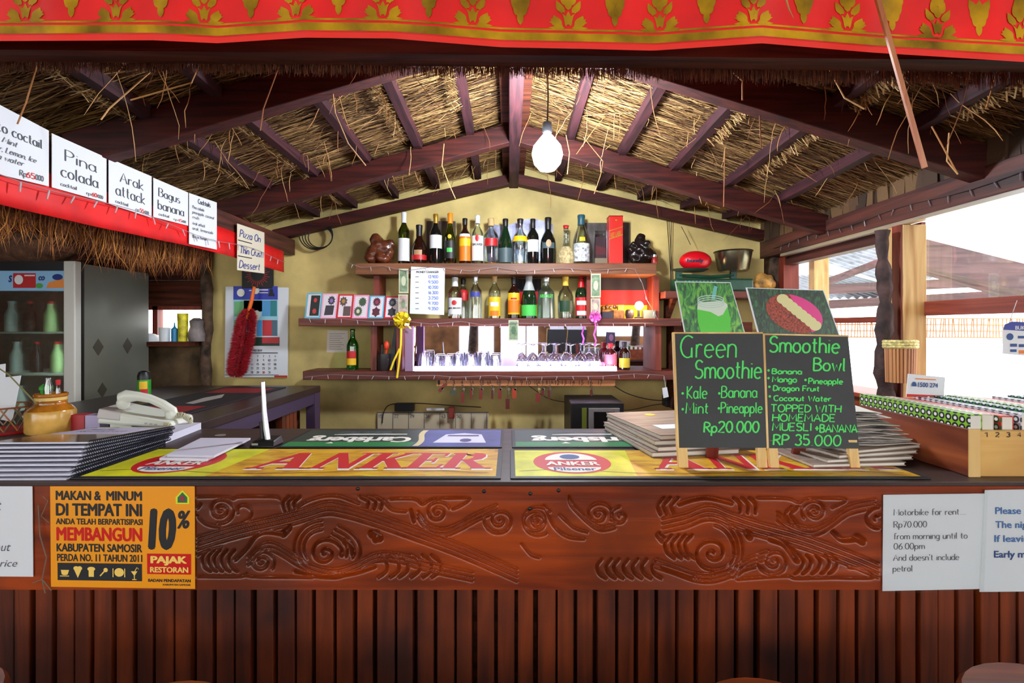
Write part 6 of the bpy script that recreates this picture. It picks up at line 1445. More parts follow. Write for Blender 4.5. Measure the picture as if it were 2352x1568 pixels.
def coilcord(pts, R, turns):
    q = [Vector(p) for p in pts]; out = []; n = turns * 9
    for i in range(n + 1):
        t = i / n * (len(q) - 1); k = min(int(t), len(q) - 2); c = q[k].lerp(q[k + 1], t - k); tg = (q[k + 1] - q[k]).normalized(); s_ = tg.cross(Vector((0, 1, 0))).normalized(); u = tg.cross(s_)
        a = 2 * PI * i / 9; out.append(c + (s_ * math.cos(a) + u * math.sin(a)) * R)
    return out
b = MB(); b.tube(coilcord([(.15, -.03, .05), (.19, -.03, .052), (.215, -.02, .035), (.222, -.01, .005), (.222, .0, .006)], .008, 22), .0032, 5, cap=False)
b.tube(coilcord([(.14, -.085, .026), (.165, -.09, .022), (.178, -.09, .006)], .008, 12), .0032, 5, cap=False)
b.build('coiled_cord', mat('cord_ivory', (186, 182, 152), .5), ph, True, world=False)
# white pad and flyers, coaster
b = MB(); c = [P(358, 1000, DT(1000)), P(406, 1020, DT(1020)), P(452, 990, DT(990)), P(408, 980, DT(980))]
for p in c: p.z = CT
c = [Vector((X(352, 1.6), 1.60, CT)), Vector((X(406, 1.60), 1.545, CT)), Vector((X(452, 1.74), 1.765, CT)), Vector((X(400, 1.78), 1.765, CT))]
b.prism(c, (0, 0, .022)); o = b.build('note_pad', mat('pad_white', (206, 206, 222), .6), bevel=.001); tag(o, 'thick white note pad between the telephone and the spiral books', 'note pad')
for i, (dx, rz, lab) in enumerate(((0, 0, 'lower white flyer lying on the left beer mat'), (.012, .06, 'upper white flyer lying on the left beer mat'))):
    b = MB(); c = [Vector((X(366, 1.33) + dx, 1.330 + dx, CT)), Vector((X(475, 1.32) + dx, 1.32 + dx, CT)), Vector((X(572, 1.56) + dx, 1.545, CT)), Vector((X(468, 1.58) + dx, 1.545, CT))]
    z = CT + .0046 + i * .0062
    for p in c: p.z = z
    b.prism(c, (0, 0, .006)); o = b.build('flyer_stack', mat('flyer_%d' % i, (216 - 12 * i, 214 - 12 * i, 224 - 6 * i), .6)); tag(o, lab, 'flyers', 'flyers on the left beer mat')
b = MB(); b.lathe([(0, 0), (.016, 0), (.016, .0015), (0, .0015)], (X(506, 1.66), 1.66, CT), n=20); o = b.build('coin', mat('coin_grey', (150, 144, 136), .4, metal=.4)); tag(o, 'small round grey disc on the bar top left of the pen stand', 'disc')
# pen stand
ps = empty('pen_stand', (X(612, 1.52), 1.52, CT), 'black desk pen stand with an upright silver pen', 'pen stand')
b = MB(); b.hexa([(-.042, -.028, 0), (.034, -.028, 0), (.040, .03, 0), (-.03, .03, 0), (-.03, -.018, .018), (.03, -.018, .018), (.034, .024, .026), (-.022, .024, .026)]); b.build('base', m_black, ps, world=False, bevel=.004)
b = MB(); b.tube([(-.012, .0, .02), (-.012, .002, .19)], .0026, 6); b.tube([(-.012, .0, .02), (-.016, 0, .07)], .006, 8); b.build('holder', m_black, ps, world=False)
b = MB(); b.tube([(.006, -.004, .018), (.0, -.002, .05), (-.006, 0, .10), (-.012, .002, .188)], [.008, .0085, .0068, .0058], 12); b.build('pen', mat('pen_silver', (206, 210, 214), .2, metal=.6), ps, True, world=False)
b = MB(); b.box(-.030, -.0285, .006, -.012, -.0265, .012); b.build('silver_label', m_cs, ps, world=False)
# amber jar with bottles in it
jx, jy = X(117, 1.72), 1.72
ja = empty('amber_jar', (jx, jy, CT), 'amber glazed stoneware jar at the left end of the bar', 'jar'); ja.scale = (.88, .88, 1)
b = MB(); b.lathe([(0, 0), (.072, 0), (.077, .006), (.077, .068), (.074, .074)], n=28); b.build('lower_body', mat('glaze_pale', (206, 160, 80), .2, var=.35, vscale=9), ja, True, world=False)
b = MB(); b.lathe([(.074, .074), (.062, .086), (.049, .094), (.048, .100), (.050, .102), (.048, .106), (.048, .118), (.052, .121), (.052, .128), (.047, .130), (.044, .122), (.044, .05), (0, .05)], n=28); b.build('neck', mat('glaze_amber', (176, 108, 28), .18, var=.3, vscale=14), ja, True, world=False)
b = MB(); b.lathe([(.0487, .107), (.0487, .117)], n=28); b.build('pale_band', mat('glaze_band', (222, 190, 110), .25), ja, True, world=False)
def inj(name, label, dx, dy, prof, m, capm=None, capp=None):
    r = empty(name, (jx + dx, jy + dy, CT + .052), label, 'bottle'); b = MB(); b.lathe(prof, n=12); b.build('body', m, r, True, world=False)
    if capm: b = MB(); b.lathe(capp, n=12); b.build('cap', capm, r, True, world=False)
inj('green_stopper', 'green-topped stick poking out of the amber jar', -.022, 0, [(0, 0), (.01, 0), (.011, .085), (.015, .09), (.014, .098), (.004, .108), (0, .108)], mat('stopper_green', (60, 160, 60), .4))
inj('small_vial', 'small clear vial standing in the amber jar', .0, -.01, [(0, 0), (.013, 0), (.013, .10), (.008, .12), (.008, .13), (0, .13)], g_clear)
inj('red_capped_vial', 'thin vial with red cap standing in the amber jar', .024, .0, [(0, 0), (.008, 0), (.008, .085), (.004, .105)], g_clear, m_cr, [(.006, .105), (.007, .122), (0, .124)])
# wire basket with papers, left edge
wbk = empty('wire_basket', (X(8, 1.72), 1.72, CT), 'coloured wire basket cut by the left edge of the photo', 'basket')
b = MB()
for k in range(16):
    a = 2 * PI * k / 16; b.tube([(.085 * math.cos(a + s * t * .5), .085 * math.sin(a + s * t * .5), .075 * t + .01) for t in np.linspace(0, 1, 6) for s in (1,)], .0024, 5)
    b.tube([(.085 * math.cos(a - t * .5), .085 * math.sin(a - t * .5), .075 * t + .01) for t in np.linspace(0, 1, 6)], .0024, 5)
b.build('wires', mat('wire_mix', (160, 110, 60), .4, island=[(190, 110, 50), (60, 150, 110), (130, 60, 40), (206, 206, 196)]), wbk, world=False)
b = MB(); b.lathe([(0, 0), (.086, 0), (.088, .006), (0, .006)], n=24); b.build('base', mat('basket_red', (190, 30, 30), .5), wbk, True, world=False)
b = MB(); b.tube([(.09 * math.cos(a), .09 * math.sin(a), .086) for a in np.linspace(0, 2 * PI, 25)[:-1]], .003, 5, closed=True); b.build('rim', mat('basket_rim', (150, 90, 50), .5), wbk, True, world=False)
for i, (A, lab) in enumerate(((((-20, 960), (28, 968), (48, 862), (-8, 868)), 'white bill sheet standing in the wire basket, front one'), (((-30, 960), (10, 960), (12, 835), (-24, 840)), 'white bill sheet standing in the wire basket, rear one'))):
    d = 1.71 + .02 * i; b = MB(); b.prism([P(x, y, d) for x, y in A], (0, .0015, 0)); o = b.build('bill_sheet', m_white); tag(o, lab, 'paper', 'bill sheets in the basket')
b = MB(); b.tube([P(-30, 828, 1.68), P(20, 860, 1.67), P(85, 928, 1.66)], .0022, 6); o = b.build('thin_stick', mat('stick_olive', (120, 112, 70), .6)); tag(o, 'thin stick leaning from the left edge towards the amber jar', 'stick')
b = MB(); b.box(X(172, 1.74), 1.72, CT, X(205, 1.74), 1.76, Z(950, 1.74)); o = b.build('red_packet', mat('packet_red', (170, 24, 36), .4), bevel=.002); tag(o, 'dark red packet right of the amber jar', 'packet')
b = MB(); b.box(X(206, 1.74), 1.72, CT, X(240, 1.74), 1.76, Z(951, 1.74)); o = b.build('lilac_packet', mat('packet_lilac', (170, 160, 196), .4), bevel=.002); tag(o, 'pale lilac packet left of the telephone', 'packet')

# ------------------------------------------------------------------ chalkboards with their pictures
m_chalk = mat('chalkboard', (52, 56, 56), .6, var=.12, vscale=9); m_green = mat('green_chalk', (84, 226, 106), .7)
m_grass = mat('grass_photo', (36, 110, 40), .35); 
def grassy(name, cols_, sc):
    m = mat(name, cols_[1], .35); nt = m.node_tree; N = nt.nodes; L = nt.links; tc = N.new('ShaderNodeTexCoord'); mp = N.new('ShaderNodeMapping'); mp.inputs['Rotation'].default_value = (0, .6, 0); mp.inputs['Scale'].default_value = (1, 1, .4)
    nz = N.new('ShaderNodeTexNoise'); nz.inputs['Scale'].default_value = sc; nz.inputs['Detail'].default_value = 8; nz.inputs['Distortion'].default_value = 2.2; rp = N.new('ShaderNodeValToRGB'); e = rp.color_ramp.elements; e[0].position = .35; e[1].position = .68
    e[0].color = lin(cols_[0]); e[1].color = lin(cols_[2]); k = e.new(.5); k.color = lin(cols_[1])
    L.new(tc.outputs['Object'], mp.inputs[0]); L.new(mp.outputs[0], nz.inputs[0]); L.new(nz.outputs[0], rp.inputs[0]); L.new(rp.outputs[0], N['Principled BSDF'].inputs['Base Color']); return m
m_gr1 = grassy('bright_grass_print', ((8, 60, 24), (38, 130, 44), (120, 190, 60)), 60); m_gr2 = grassy('dark_grass_print', ((6, 22, 14), (16, 60, 30), (44, 110, 48)), 70)
def chalkboard(label, c, legs, rear, words, dt, db):
    """c: pixel corners ll, lr, ur, ul of the black face; legs: pixel columns"""
    ll, lr, ur, ul = P(*c[0], db), P(*c[1], db), P(*c[2], dt), P(*c[3], dt)
    r = empty('chalkboard', (ll.x + (lr.x - ll.x) / 2, db, CT), label, 'chalkboard', 'chalkboards on the bar')
    nn = (lr - ll).cross(ul - ll).normalized()
    b = MB(); b.prism([ll, lr, ur, ul], -nn * .006); b.build('board', m_chalk, r)
    b = MB(); e = Vector((.0055, 0, 0)); b.prism([ll - e, ll, ul, ul - e], -nn * .009); b.prism([ul - e + Vector((0, 0, .0)), ur, ur + Vector((0, .0, .004)), ul - e + Vector((0, 0, .004))], -nn * .009); b.build('wood_edge', wd_yellowz, r)
    for x0, x1 in legs:
        yf = DT(1078); b = MB(); zt = ll.z + .02
        b.hexa([(X(x0, yf), yf, CT + .0032), (X(x1, yf), yf, CT + .0032), (X(x1, yf), yf + .012, CT + .0032), (X(x0, yf), yf + .012, CT + .0032), (X(x0, yf), yf + .012, zt), (X(x1, yf), yf + .012, zt), (X(x1, yf), yf + .024, zt), (X(x0, yf), yf + .024, zt)]); b.build('leg', wd_yellowz, r, bevel=.0015)
    x0, x1 = rear; yr = DT(1054); b = MB(); t = (ll + lr) / 2
    b.hexa([(X(x0, yr), yr, CT + .0032), (X(x1, yr), yr, CT + .0032), (X(x1, yr), yr + .01, CT + .0032), (X(x0, yr), yr + .01, CT + .0032)] + [(X(x0, yr), db + .05, ll.z + .12), (X(x1, yr), db + .05, ll.z + .12), (X(x1, yr), db + .06, ll.z + .12), (X(x0, yr), db + .06, ll.z + .12)]); b.build('rear_leg', wd_redz, r)
    q = quadmap(ll, lr, ur, ul, .0008)
    bw = min(c[0][0], c[3][0])
    def mp(px, py):
        v = (c[0][1] - py) / (c[0][1] - c[3][1]); xl = c[0][0] + (c[3][0] - c[0][0]) * v; xr = c[1][0] + (c[2][0] - c[1][0]) * v
        return q((px - xl) / (xr - xl), v)
    b = MB()
    for s, x0, x1, yb, cap, w in words: hand(b, s, x0, x1, yb, cap, mp, w * .86, .8, .04, .35)
    b.build('chalk_lettering', m_green, r); return r
chalkboard('chalkboard reading Green Smoothie, left one of the pair on the bar', ((1560, 1028), (1761, 1028), (1752, 766), (1550, 766)), ((1559, 1582), (1743, 1764)), (1623, 1649),
           (('Green', 1563, 1690, 823, 52, 2.3), ('Smoothie', 1596, 1748, 872, 42, 2.5), ('\u2022', 1566, 1570, 912, 14, 2.4), ('Kale', 1578, 1623, 918, 28, 1.8), ('\u2022', 1650, 1654, 912, 14, 2.4), ('Banana', 1657, 1738, 916, 26, 1.8), ('\u2022', 1566, 1570, 948, 14, 2.4), ('Mint', 1575, 1626, 952, 25, 1.8), ('\u2022', 1649, 1653, 946, 14, 2.4), ('Pineapple', 1656, 1750, 951, 24, 1.8), ('Rp', 1617, 1646, 994, 22, 2.4), ('20.000', 1650, 1742, 994, 24, 2.5)), 1.335, 1.27)
chalkboard('chalkboard reading Smoothie Bowl, right one of the pair on the bar', ((1766, 1029), (1974, 1030), (1948, 773), (1757, 769)), ((1770, 1791), (1955, 1977)), (1820, 1848),
           (('Smoothie', 1767, 1927, 810, 38, 2.7), ('Bowl', 1868, 1940, 852, 30, 2.6), ('\u2022', 1763, 1767, 858, 12, 2), ('Banana', 1773, 1841, 861, 12, 1.9), ('\u2022', 1763, 1767, 876, 12, 2), ('Mango', 1774, 1829, 880, 13, 1.9), ('\u2022', 1848, 1852, 879, 12, 2), ('Pineapple', 1857, 1935, 883, 13, 1.8), ('\u2022', 1765, 1769, 896, 12, 2), ('Dragon Fruit', 1776, 1881, 900, 12, 1.9), ('\u2022', 1766, 1770, 918, 12, 2), ('Coconut Water', 1777, 1908, 923, 12, 1.8),
            ('TOPPED WITH', 1770, 1931, 948, 16, 1.9), ('HOMEMADE', 1774, 1917, 969, 16, 2.0), ('MUESLI', 1774, 1863, 990, 17, 2.0), ('+BANANA', 1871, 1968, 993, 17, 2.3), ('RP 35', 1776, 1858, 1022, 23, 2.4), ('.000', 1863, 1930, 1023, 23, 2.2)), 1.335, 1.27)
def print_(label, c, d, m):
    pts = [P(*c[0], d), P(*c[1], d), P(*c[2], d + .012), P(*c[3], d + .012)]; nn = (pts[1] - pts[0]).cross(pts[3] - pts[0]).normalized()
    r = MB(); r.prism(pts, -nn * .002); r = r.build('food_photo', m_white); tag(r, label, 'photo', 'food photos on the chalkboards')
    q = quadmap(*pts, n=.0006); b = MB(); b.poly([(.018, .0), (.985, .0), (.985, .985), (.018, .985)], q); b.build('grass_field', m, r)
    return r, (lambda n: quadmap(*pts, n=n))
r, Q = print_('photo of a green smoothie jar stuck above the left chalkboard', ((1573, 770), (1713, 770), (1678, 648), (1550, 646)), 1.348, m_gr1)
def pxq(c, n):
    q = Q(n)
    def f(px, py):
        v = (c[0][1] - py) / (c[0][1] - c[3][1]); xl = c[0][0] + (c[3][0] - c[0][0]) * v; xr = c[1][0] + (c[2][0] - c[1][0]) * v
        return q((px - xl) / (xr - xl), v)
    return f
c = ((1573, 770), (1713, 770), (1678, 648), (1550, 646))
f = pxq(c, .0010); b = MB(); b.poly([(1601, 710), (1602, 735), (1607, 755), (1611, 768), (1676, 768), (1678, 735), (1671, 703), (1660, 722), (1650, 726), (1632, 716)], f); b.build('smoothie', mat('smoothie_green', (70, 200, 30), .35), r)
b = MB(); b.poly([(1601, 711), (1602, 700), (1606, 694), (1660, 690), (1670, 698), (1672, 706), (1662, 722), (1652, 727), (1630, 717)], f); b.build('foam', mat('foam_white', (206, 220, 200), .4), r)
f = pxq(c, .0015); b = MB()
for k in range(3): ribbon(b, [(1632 + 30 * math.cos(t), 687 + k * 5 + 9 * math.sin(t)) for t in np.linspace(0, 2 * PI, 20)], 1.0, f)
b.build('jar_rim', mat('jar_rim_pale', (176, 206, 190), .3), r)
b = MB(); ribbon(b, [(1637, 686), (1644, 656)], 4, f); b.build('straw', mat('straw_teal', (100, 190, 180), .4), r)
c = ((1742, 772), (1930, 772), (1892, 666), (1713, 660)); r, Q = print_('photo of a smoothie bowl stuck above the right chalkboard', c, 1.348, m_gr2)
f = pxq(c, .0010); cx, cy = 1824, 719
def orb(a, rx=68, ry=42, rot=22):
    t = math.radians(a); x, y = rx * math.cos(t), ry * math.sin(t); s_ = math.radians(rot); return (cx + x * math.cos(s_) - y * math.sin(s_), cy + x * math.sin(s_) + y * math.cos(s_))
b = MB(); b.poly([orb(a) for a in range(0, 360, 10)], f); b.build('muesli', mat('muesli_red', (150, 62, 40), .5, var=.6, vscale=260), r)
f = pxq(c, .0015); b = MB(); b.poly([orb(a) for a in range(-115, 42, 8)], f); b.build('pink_smoothie', mat('smoothie_pink', (222, 26, 132), .35), r)
f = pxq(c, .0020); b = MB()
for k in range(8):
    t = k / 7; ell(b, f, 1797 + 75 * t, 685 + 62 * t, 14, 12, 14)
b.build('banana_slices', mat('banana_pale', (218, 212, 150), .4), r)

# ------------------------------------------------------------------ menu folders between the mats and the boards
m_cov = wood('folder_cover', (118, 98, 86), (168, 150, 136), 'x', 20, .5, .2); m_pg = mat('folder_pages', (222, 218, 206), .6)
def folder(label, cx, cy, z, w, l, rz, th, group, cov=None, sticker=False):
    r = empty('menu_folder', (cx, cy, z), label, 'menu', group); r.rotation_euler = (0, 0, rz)
    b = MB(); b.box(-w / 2, -l / 2, .002, w / 2, l / 2, th - .002); b.build('pages', m_pg, r, world=False)
    b = MB(); b.box(-w / 2 - .002, -l / 2 - .002, 0, w / 2 + .002, l / 2 + .002, .002); b.box(-w / 2 - .002, -l / 2 - .002, th - .002, w / 2 + .002, l / 2 + .002, th); b.build('cover', cov or m_cov, r, world=False)
    if sticker:
        b = MB(); b.box(-.08, -.11, th, .06, -.05, th + .0008); b.build('white_sticker', m_white, r, world=False)
        b = MB(); b.lathe([(0, th), (.018, th), (.018, th + .0008), (0, th + .0008)], (-.0, .12, 0), n=16); b.build('yellow_sticker', m_ly, r, world=False)
for i, (lab) in enumerate(('lowest menu folder of the stack left of the chalkboards', 'second menu folder from the bottom, left of the chalkboards', 'third menu folder from the bottom, left of the chalkboards', 'topmost striped menu folder with a white sticker, left of the chalkboards')):
    folder(lab, .475 + .006 * i, 1.565 + .008 * i, CT + .0045 + i * .0138, .25, .37, math.radians(9 + 3 * (i % 2)), .0132, 'menu folders left of the chalkboards', sticker=(i == 3))
for i, lab in enumerate(('lowest menu folder of the stack beside the wooden box', 'second menu folder from the bottom beside the wooden box', 'third menu folder from the bottom beside the wooden box', 'topmost menu folder under the loose papers beside the wooden box')):
    folder(lab, (.90, .925, .945, .97)[i] - .045, 1.43 + .012 * i, CT + .0045 + i * .0098, .24, .32, math.radians(5 + 4 * i), .0094, 'menu folders beside the wooden box')
m_news = mat('newsprint', (190, 184, 180), .8, var=.45, vscale=22)
b0 = CT + .0045 + 4 * .0098 + .001
for k in range(16):
    z = b0 + k * .0052; cx = .925 + random.uniform(-.014, .014) - .001 * k; cy = 1.44 + random.uniform(-.012, .012); w = .25 - .007 * k; l = .22 - .004 * k; a = random.uniform(-.25, .25) + .1
    b = MB(); R = Matrix.Rotation(a, 3, 'Z')
    def fn(u, v, k=k):
        p = R @ Vector(((u - .5) * w, (v - .5) * l, 0)); e = abs(u - .5) * 2; e2 = abs(v - .5) * 2
        return Vector((cx + p.x, cy + p.y, z + .0022 * math.sin(u * 9 + k) * math.cos(v * 7 + k * 2) - .003 * e * e - .002 * e2 * e2 + .004))
    b.grid(fn, 8, 8); o = b.build('loose_paper', m_news if k % 3 else m_pg, solid=.0016); tag(o, 'rumpled sheet in the pile of loose papers beside the wooden box', 'paper', 'pile of loose papers by the box')
# ------------------------------------------------------------------ wooden box of slim menus
bx = empty('menu_box', (1.40, 1.38, CT), 'wooden slotted box with numbers on its pine front, right end of the bar', 'box')
x0, y0, y1, zt = 1.077, 1.20, 1.575, Z(985, 1.2)
b = MB(); b.box(x0, y0, CT, x0 + .024, y1, zt); b.build('side_board', wd_boxside, bx, bevel=.002)
b = MB(); b.box(x0 - .0005, y0 - .003, CT, x0 + .0245, y0 + .001, zt); b.build('end_grain', wd_yellowz, bx)
b = MB(); b.box(x0 + .026, y0 + .004, CT, 1.73, y0 + .022, zt - .006); b.build('front_panel', wood('knotty_pine', (206, 148, 60), (238, 200, 116), 'x', 2.2, .5, .2, blot=(176, 112, 44)), bx)
b = MB(); b.box(x0 + .026, y1 - .02, CT, 1.73, y1, zt); b.box(x0 + .026, y0 + .022, CT, 1.73, y1 - .02, CT + .012); b.build('back_and_floor', wd_boxside, bx)
b = MB(); mp = lambda x, y: P(x, y, y0 + .003)
for i, s in enumerate('12345'): hand(b, s, 2262 + i * 25, 2270 + i * 25, 1003, 10, mp, 1.0)
b.build('numbers', m_ink, bx)
pats = [((130, 190, 40), (20, 24, 24)), ((206, 190, 180), (120, 70, 60)), ((190, 60, 40), (40, 80, 40)), ((200, 200, 206), (60, 60, 66)), ((60, 140, 60), (24, 40, 60))]
def patmat(i):
    a, c = pats[i]; m = mat('menu_pattern_%d' % i, a, .45); nt = m.node_tree; N = nt.nodes; L = nt.links
    tc = N.new('ShaderNodeTexCoord'); ck = N.new('ShaderNodeTexVoronoi'); ck.inputs['Scale'].default_value = 52; ck.inputs['Randomness'].default_value = 0.0
    rp = N.new('ShaderNodeValToRGB'); rp.color_ramp.interpolation = 'CONSTANT'; e = rp.color_ramp.elements; e[0].color = lin((220, 224, 220)); e[1].position = .22; e[1].color = lin(c); k = e.new(.46); k.color = lin(a)
    L.new(tc.outputs['Object'], ck.inputs['Vector']); L.new(ck.outputs['Distance'], rp.inputs[0]); L.new(rp.outputs[0], N['Principled BSDF'].inputs['Base Color'])
ordn = ['first', 'second', 'third', 'fourth', 'fifth', 'sixth', 'seventh', 'eighth', 'ninth', 'tenth', 'eleventh', 'twelfth', 'thirteenth']
for i in range(5): patmat(i)
for k in range(13):
    xx = x0 + .001 + k * .0475 + (.0 if k == 0 else .004); top = zt + (.034, .030, .026, .030, .034)[k % 5]
    yb = y0 + .0 if k else y0 - .002
    zb_ = zt + .0005 if k == 0 else CT + .013
    r = empty('slim_menu', (xx, y0, zb_), 'slim patterned menu standing in the wooden box, %s from the left' % ordn[k], 'menu', 'slim menus in the wooden box')
    th = .030; ya, yz = (y0 + .002, y1 - .004) if k == 0 else (y0 + .026, y1 - .024)
    if k == 0: ya, yz = y0 + .0, y1
    b = MB(); b.box(xx + .003, ya, zb_, xx + th - .003, yz, top - .003); b.build('pages', m_pg, r)
    b = MB(); b.box(xx, ya + .0, zb_, xx + .003, yz, top); b.box(xx + th - .003, ya, zb_, xx + th, yz, top); b.box(xx + .003, ya + .003, top - .003, xx + th - .003, yz, top); b.build('patterned_cover', MATS['menu_pattern_%d' % (k % 5)], r)
# card leaning on the window post, stick holder, hanging card
cd = MB(); cd.prism([P(2082, 911, 1.535), P(2168, 911, 1.535), P(2171, 866, 1.555), P(2086, 858, 1.555)], (0, .002, 0)); cd = cd.build('contact_card', m_white); tag(cd, 'small white phone-number card standing on the slim menus below the window post', 'card')
q = quadmap(P(2082, 911, 1.533), P(2168, 911, 1.533), P(2171, 866, 1.553), P(2086, 858, 1.553), .0006); b = MB(); text(b, '1500 274', (.28, .66, .82, .44), q, .02); b.poly([(.12, .46), (.24, .46), (.24, .56), (.21, .66), (.15, .66), (.12, .56)], q); b.build('number', m_darkblue, cd)
b = MB(); b.poly([(.2, .78), (.75, .8), (.75, .85), (.2, .83)], q); b.build('orange_line', m_lo, cd); b = MB(); b.poly([(0, 0), (1, 0), (1, .06), (0, .12)], q); b.build('red_footer', m_redink, cd)
hx, hy = X(2087, 2.20), 2.205
sh2 = empty('stick_holder', (hx, hy, Z(880, 2.2)), 'rattan-ringed bunch of cane sticks tied on the window post', 'holder')
h = Z(800, 2.2) - Z(880, 2.2)
b = MB()
for k in range(15):
    a = PI + PI * k / 14; b.tube([(.056 * math.cos(a), .045 * math.sin(a) + .045, 0), (.060 * math.cos(a), .048 * math.sin(a) + .045, h)], .0068, 7)
b.build('canes', mat('cane', (196, 136, 84), .5, island=[(160, 100, 60), (206, 150, 96)]), sh2, True, world=False)
b = MB()
for k in range(3): b.tube([(.066 * math.cos(a), .05 * math.sin(a) + .045, h + .006 + k * .011) for a in np.linspace(PI * .95, PI * 2.05, 18)], .008, 7)
b.build('rattan_ring', mat('rattan', (216, 204, 130), .6, var=.3, vscale=90), sh2, True, world=False)
hc = MB(); D_ = 1.68; hc.prism([P(2304, 812, D_), P(2410, 822, D_), P(2412, 742, D_), P(2325, 738, D_), P(2308, 745, D_), P(2304, 756, D_)], (0, .002, 0)); hc = hc.build('bank_card_sign', m_white); tag(hc, 'white and blue card sign hanging before the window, cut by the right edge', 'sign')
mp = lambda x, y: P(x, y, D_ - .0008); b = MB(); b.poly([(2304, 757), (2412, 763), (2412, 742), (2325, 738), (2308, 745)], mp); b.build('blue_header', mat('sign_blue', (58, 70, 160), .5), hc)
mp2 = lambda x, y: P(x, y, D_ - .0016); b = MB(); text(b, 'BUKA', (2332, 748, 2362, 757), mp2, .02); b.build('header_lettering', m_white, hc)
b = MB(); ell(b, mp, 2320, 773, 8, 8); sheet(b, mp, 2320, 789, 2336, 796); sheet(b, mp, 2340, 790, 2352, 797); sheet(b, mp, 2320, 802, 2335, 808); text(b, 'Mandiri', (2338, 770, 2375, 778), mp, .0) if False else sheet(b, mp, 2338, 771, 2370, 777); b.build('blue_print', m_darkblue, hc)
b = MB(); sheet(b, mp, 2340, 804, 2372, 812); b.build('orange_button', m_lo, hc)
b = MB(); b.tube([P(2318, 742, D_), P(2327, 715, D_ + .005), P(2336, 690, 1.74)], .0012, 4); b.build('string', m_wire, hc)
# gnarled trunk post
b = MB(); tx, ty = X(2031, 2.30), 2.30
b.tube([(tx + .006 * math.sin(z * 13) + .012 * (1.5 - z), ty, z) for z in np.linspace(0.0, 1.885, 60)], [.034 + .005 * math.sin(z * 31) + .004 * math.sin(z * 67) - .018 * (z - 1.3) for z in np.linspace(0.0, 1.885, 60)], 12)
o = b.build('trunk_post', mat('gnarled_bark', (66, 48, 44), .8, var=.6, vscale=14, bump=1.0, bscale=20), smooth=True); tag(o, 'gnarled tree-trunk post left of the pale window post', 'post')

# ------------------------------------------------------------------ right shelf with the kitchen scale and the ball
SD = 3.32; rz_ = Z(668, SD)
rsf = empty('corner_shelf', (X(1640, SD), SD, rz_), 'short reddish shelf in the right corner under the kitchen scale', 'shelf')
b = MB(); b.box(X(1528, SD), SD, rz_ - .045, X(1800, SD), 3.6, rz_); b.build('shelf_board', wd_shelf, rsf, bevel=.003)
for px in (1552, 1690):
    b = MB(); b.prism([(X(px, SD), 3.58, rz_ - .045), (X(px, SD), SD + .05, rz_ - .045), (X(px, SD), 3.58, rz_ - .22)], (.03, 0, 0)); b.build('bracket', wd_dark, rsf)
b = MB(); b.box(X(1560, SD), 3.42, .9, X(1745, SD), 3.59, rz_ - .20); o = b.build('corner_cupboard', wd_dark); tag(o, 'dark cupboard behind the food photos in the right corner', 'cupboard')
ks = empty('kitchen_scale', (X(1633, 3.42), 3.42, rz_), 'green enamel balance scale on the corner shelf', 'scale')
m_ks = mat('scale_green', (24, 66, 48), .35, var=.3, vscale=12)
L_, R_, = X(1545, 3.42) - X(1633, 3.42), X(1722, 3.42) - X(1633, 3.42)
b = MB(); b.box(L_, -.06, .0, R_, .06, .085); b.build('body', m_ks, ks, world=False, bevel=.012)
b = MB()
for k in range(9): b.box(L_ + .06 + k * .024, -.064, .02, L_ + .072 + k * .024, -.06, .07)
b.build('relief', mat('scale_light_green', (80, 136, 106), .35), ks, world=False)
b = MB(); b.box(L_ + .02, -.01, .085, L_ + .06, .01, .135); b.box(R_ - .13, -.01, .085, R_ - .09, .01, .135); b.tube([(L_ + .04, 0, .11), (0, 0, .10), (R_ - .11, 0, .11)], .012, 8); b.build('beam', m_ks, ks, world=False)
b = MB(); b.lathe([(0, .135), (.09, .135), (.125, .15), (.122, .153), (.09, .139), (0, .139)], (L_ + .115, 0, 0), n=26, sy=.7); b.build('flat_pan', mat('pan_dark', (44, 60, 54), .4), ks, True, world=False)
bw = empty('scale_bowl', (X(1684, 3.42), 3.42, rz_ + .137), 'silver weighing bowl on the right of the green scale', 'bowl')
b = MB(); b.lathe([(0, 0), (.088, .0), (.098, .01), (.118, .125), (.126, .13), (.122, .135), (.112, .127), (.092, .014), (0, .008)], n=30); b.build('bowl', mat('bowl_steel', (120, 114, 92), .25, metal=.9), bw, True, world=False)
fb = empty('rugby_ball', (X(1597, 3.42), 3.42, rz_ + .142 + .066), 'red oval ball resting on the scale pan', 'ball')
b = MB(); b.ball((0, 0, 0), .106, .066, .066, 22, 14)
b.v = [(z, y, x) if False else (x, y, z) for x, y, z in b.v]; b.build('ball_body', mat('ball_red', (214, 14, 28), .35), fb, True, world=False)
b = MB(); q = lambda u, v: (lambda x, z: (x, -.0665 * math.sqrt(max(0, 1 - (x / .106) ** 2 - (z / .066) ** 2)) - .001, z))(-.085 + u * .12, -.03 + v * .05); text(b, 'bundy', (0.1, .75, .98, .1), q, .04); b.build('ball_print', mat('ball_ink', (40, 20, 60), .5), fb, world=False)
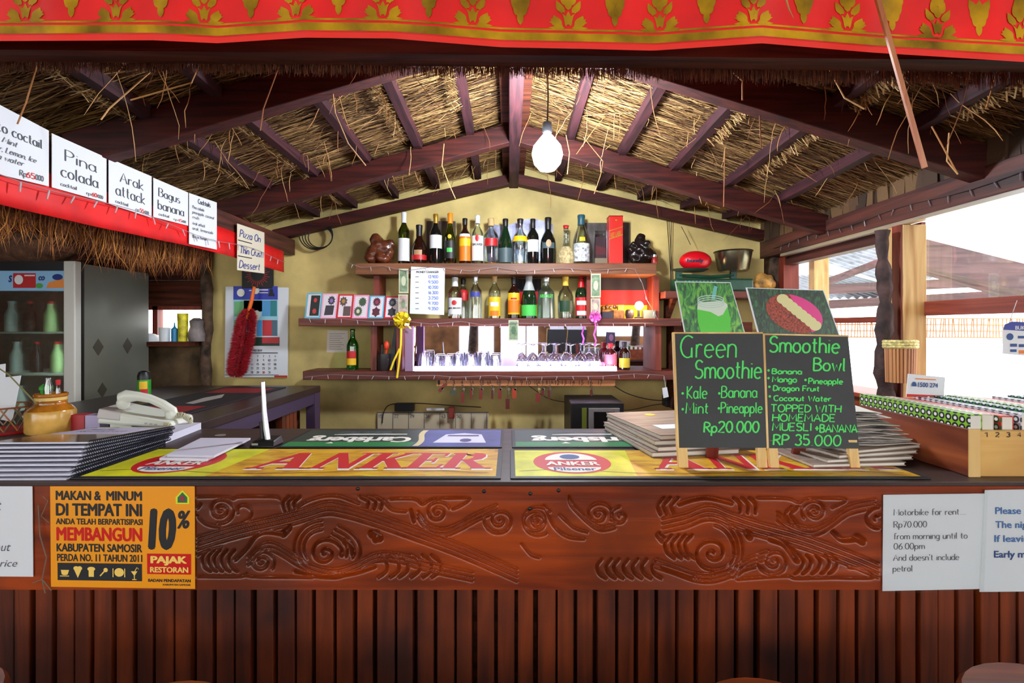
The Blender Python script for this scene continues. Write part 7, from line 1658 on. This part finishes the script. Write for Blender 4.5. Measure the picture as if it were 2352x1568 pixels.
blob('tan_bag', 'tan crumpled pouch on the right end of the corner shelf', 'pouch', (X(1748, 3.42), 3.42, rz_), [(-.05, 0, .02, .045), (.02, -.01, .04, .06), (.06, 0, .03, .04), (.0, 0, .08, .035), (.05, 0, .07, .03)], mat('tan_leather', (170, 124, 56), .6, var=.5, vscale=20))

# ------------------------------------------------------------------ table added out of view to shade the lower slats
tb_ = empty('shade_table', (0, .25, 0), 'long dark table added out of view before the bar to shade its slats', 'table')
b = MB(); b.box(-1.7, -.35, .735, 1.75, .66, .77); b.build('tabletop', wd_dark, tb_, bevel=.005)
for x in (-1.6, 1.65):
    for y in (-.28, .60): b = MB(); b.box(x - .04, y - .04, 0, x + .04, y + .04, .735); b.build('leg', wd_dark, tb_)
# ------------------------------------------------------------------ bar stools in front
def stool(label, cx, cy, z, r, first=None):
    s = empty('bar_stool', (cx, cy, 0), label, 'stool', 'bar stools before the counter')
    b = MB(); b.lathe([(0, z - .035), (r * .93, z - .035), (r, z - .022), (r, z - .01), (r * .95, z), (r * .5, z - .006), (0, z - .008)], n=32); b.build('seat', wood('stool_seat', (96, 40, 18), (150, 72, 34), 'x', 6, .3, .2, coat=.3), s, True, world=False)
    for a in (45, 135, 225, 315):
        c, n_ = math.cos(math.radians(a)), math.sin(math.radians(a)); b = MB(); b.tube([(r * .65 * c, r * .65 * n_, z - .035), (r * .95 * c, r * .95 * n_, 0)], .016, 8); b.build('leg', wd_dark, s, True, world=False)
    b = MB(); b.tube([(r * .83 * math.cos(t), r * .83 * math.sin(t), .25) for t in np.linspace(0, 2 * PI, 25)[:-1]], .009, 6, closed=True); b.build('foot_ring', wd_dark, s, True, world=False)
stool('dark red wooden bar stool below the orange poster', X(445, .99), .84, Z(1556, .99), .15)
stool('dark wooden bar stool right of centre before the slats', X(1708, 1.0), .85, Z(1549, 1.0), .15)
stool('dark bar stool at the lower right corner below the rental notice', X(2285, 1.0), .83, Z(1514, 1.0), .17)
stool('brown bar stool cut by the lower left corner', X(-50, 1.0), .85, Z(1512, 1.0), .15)
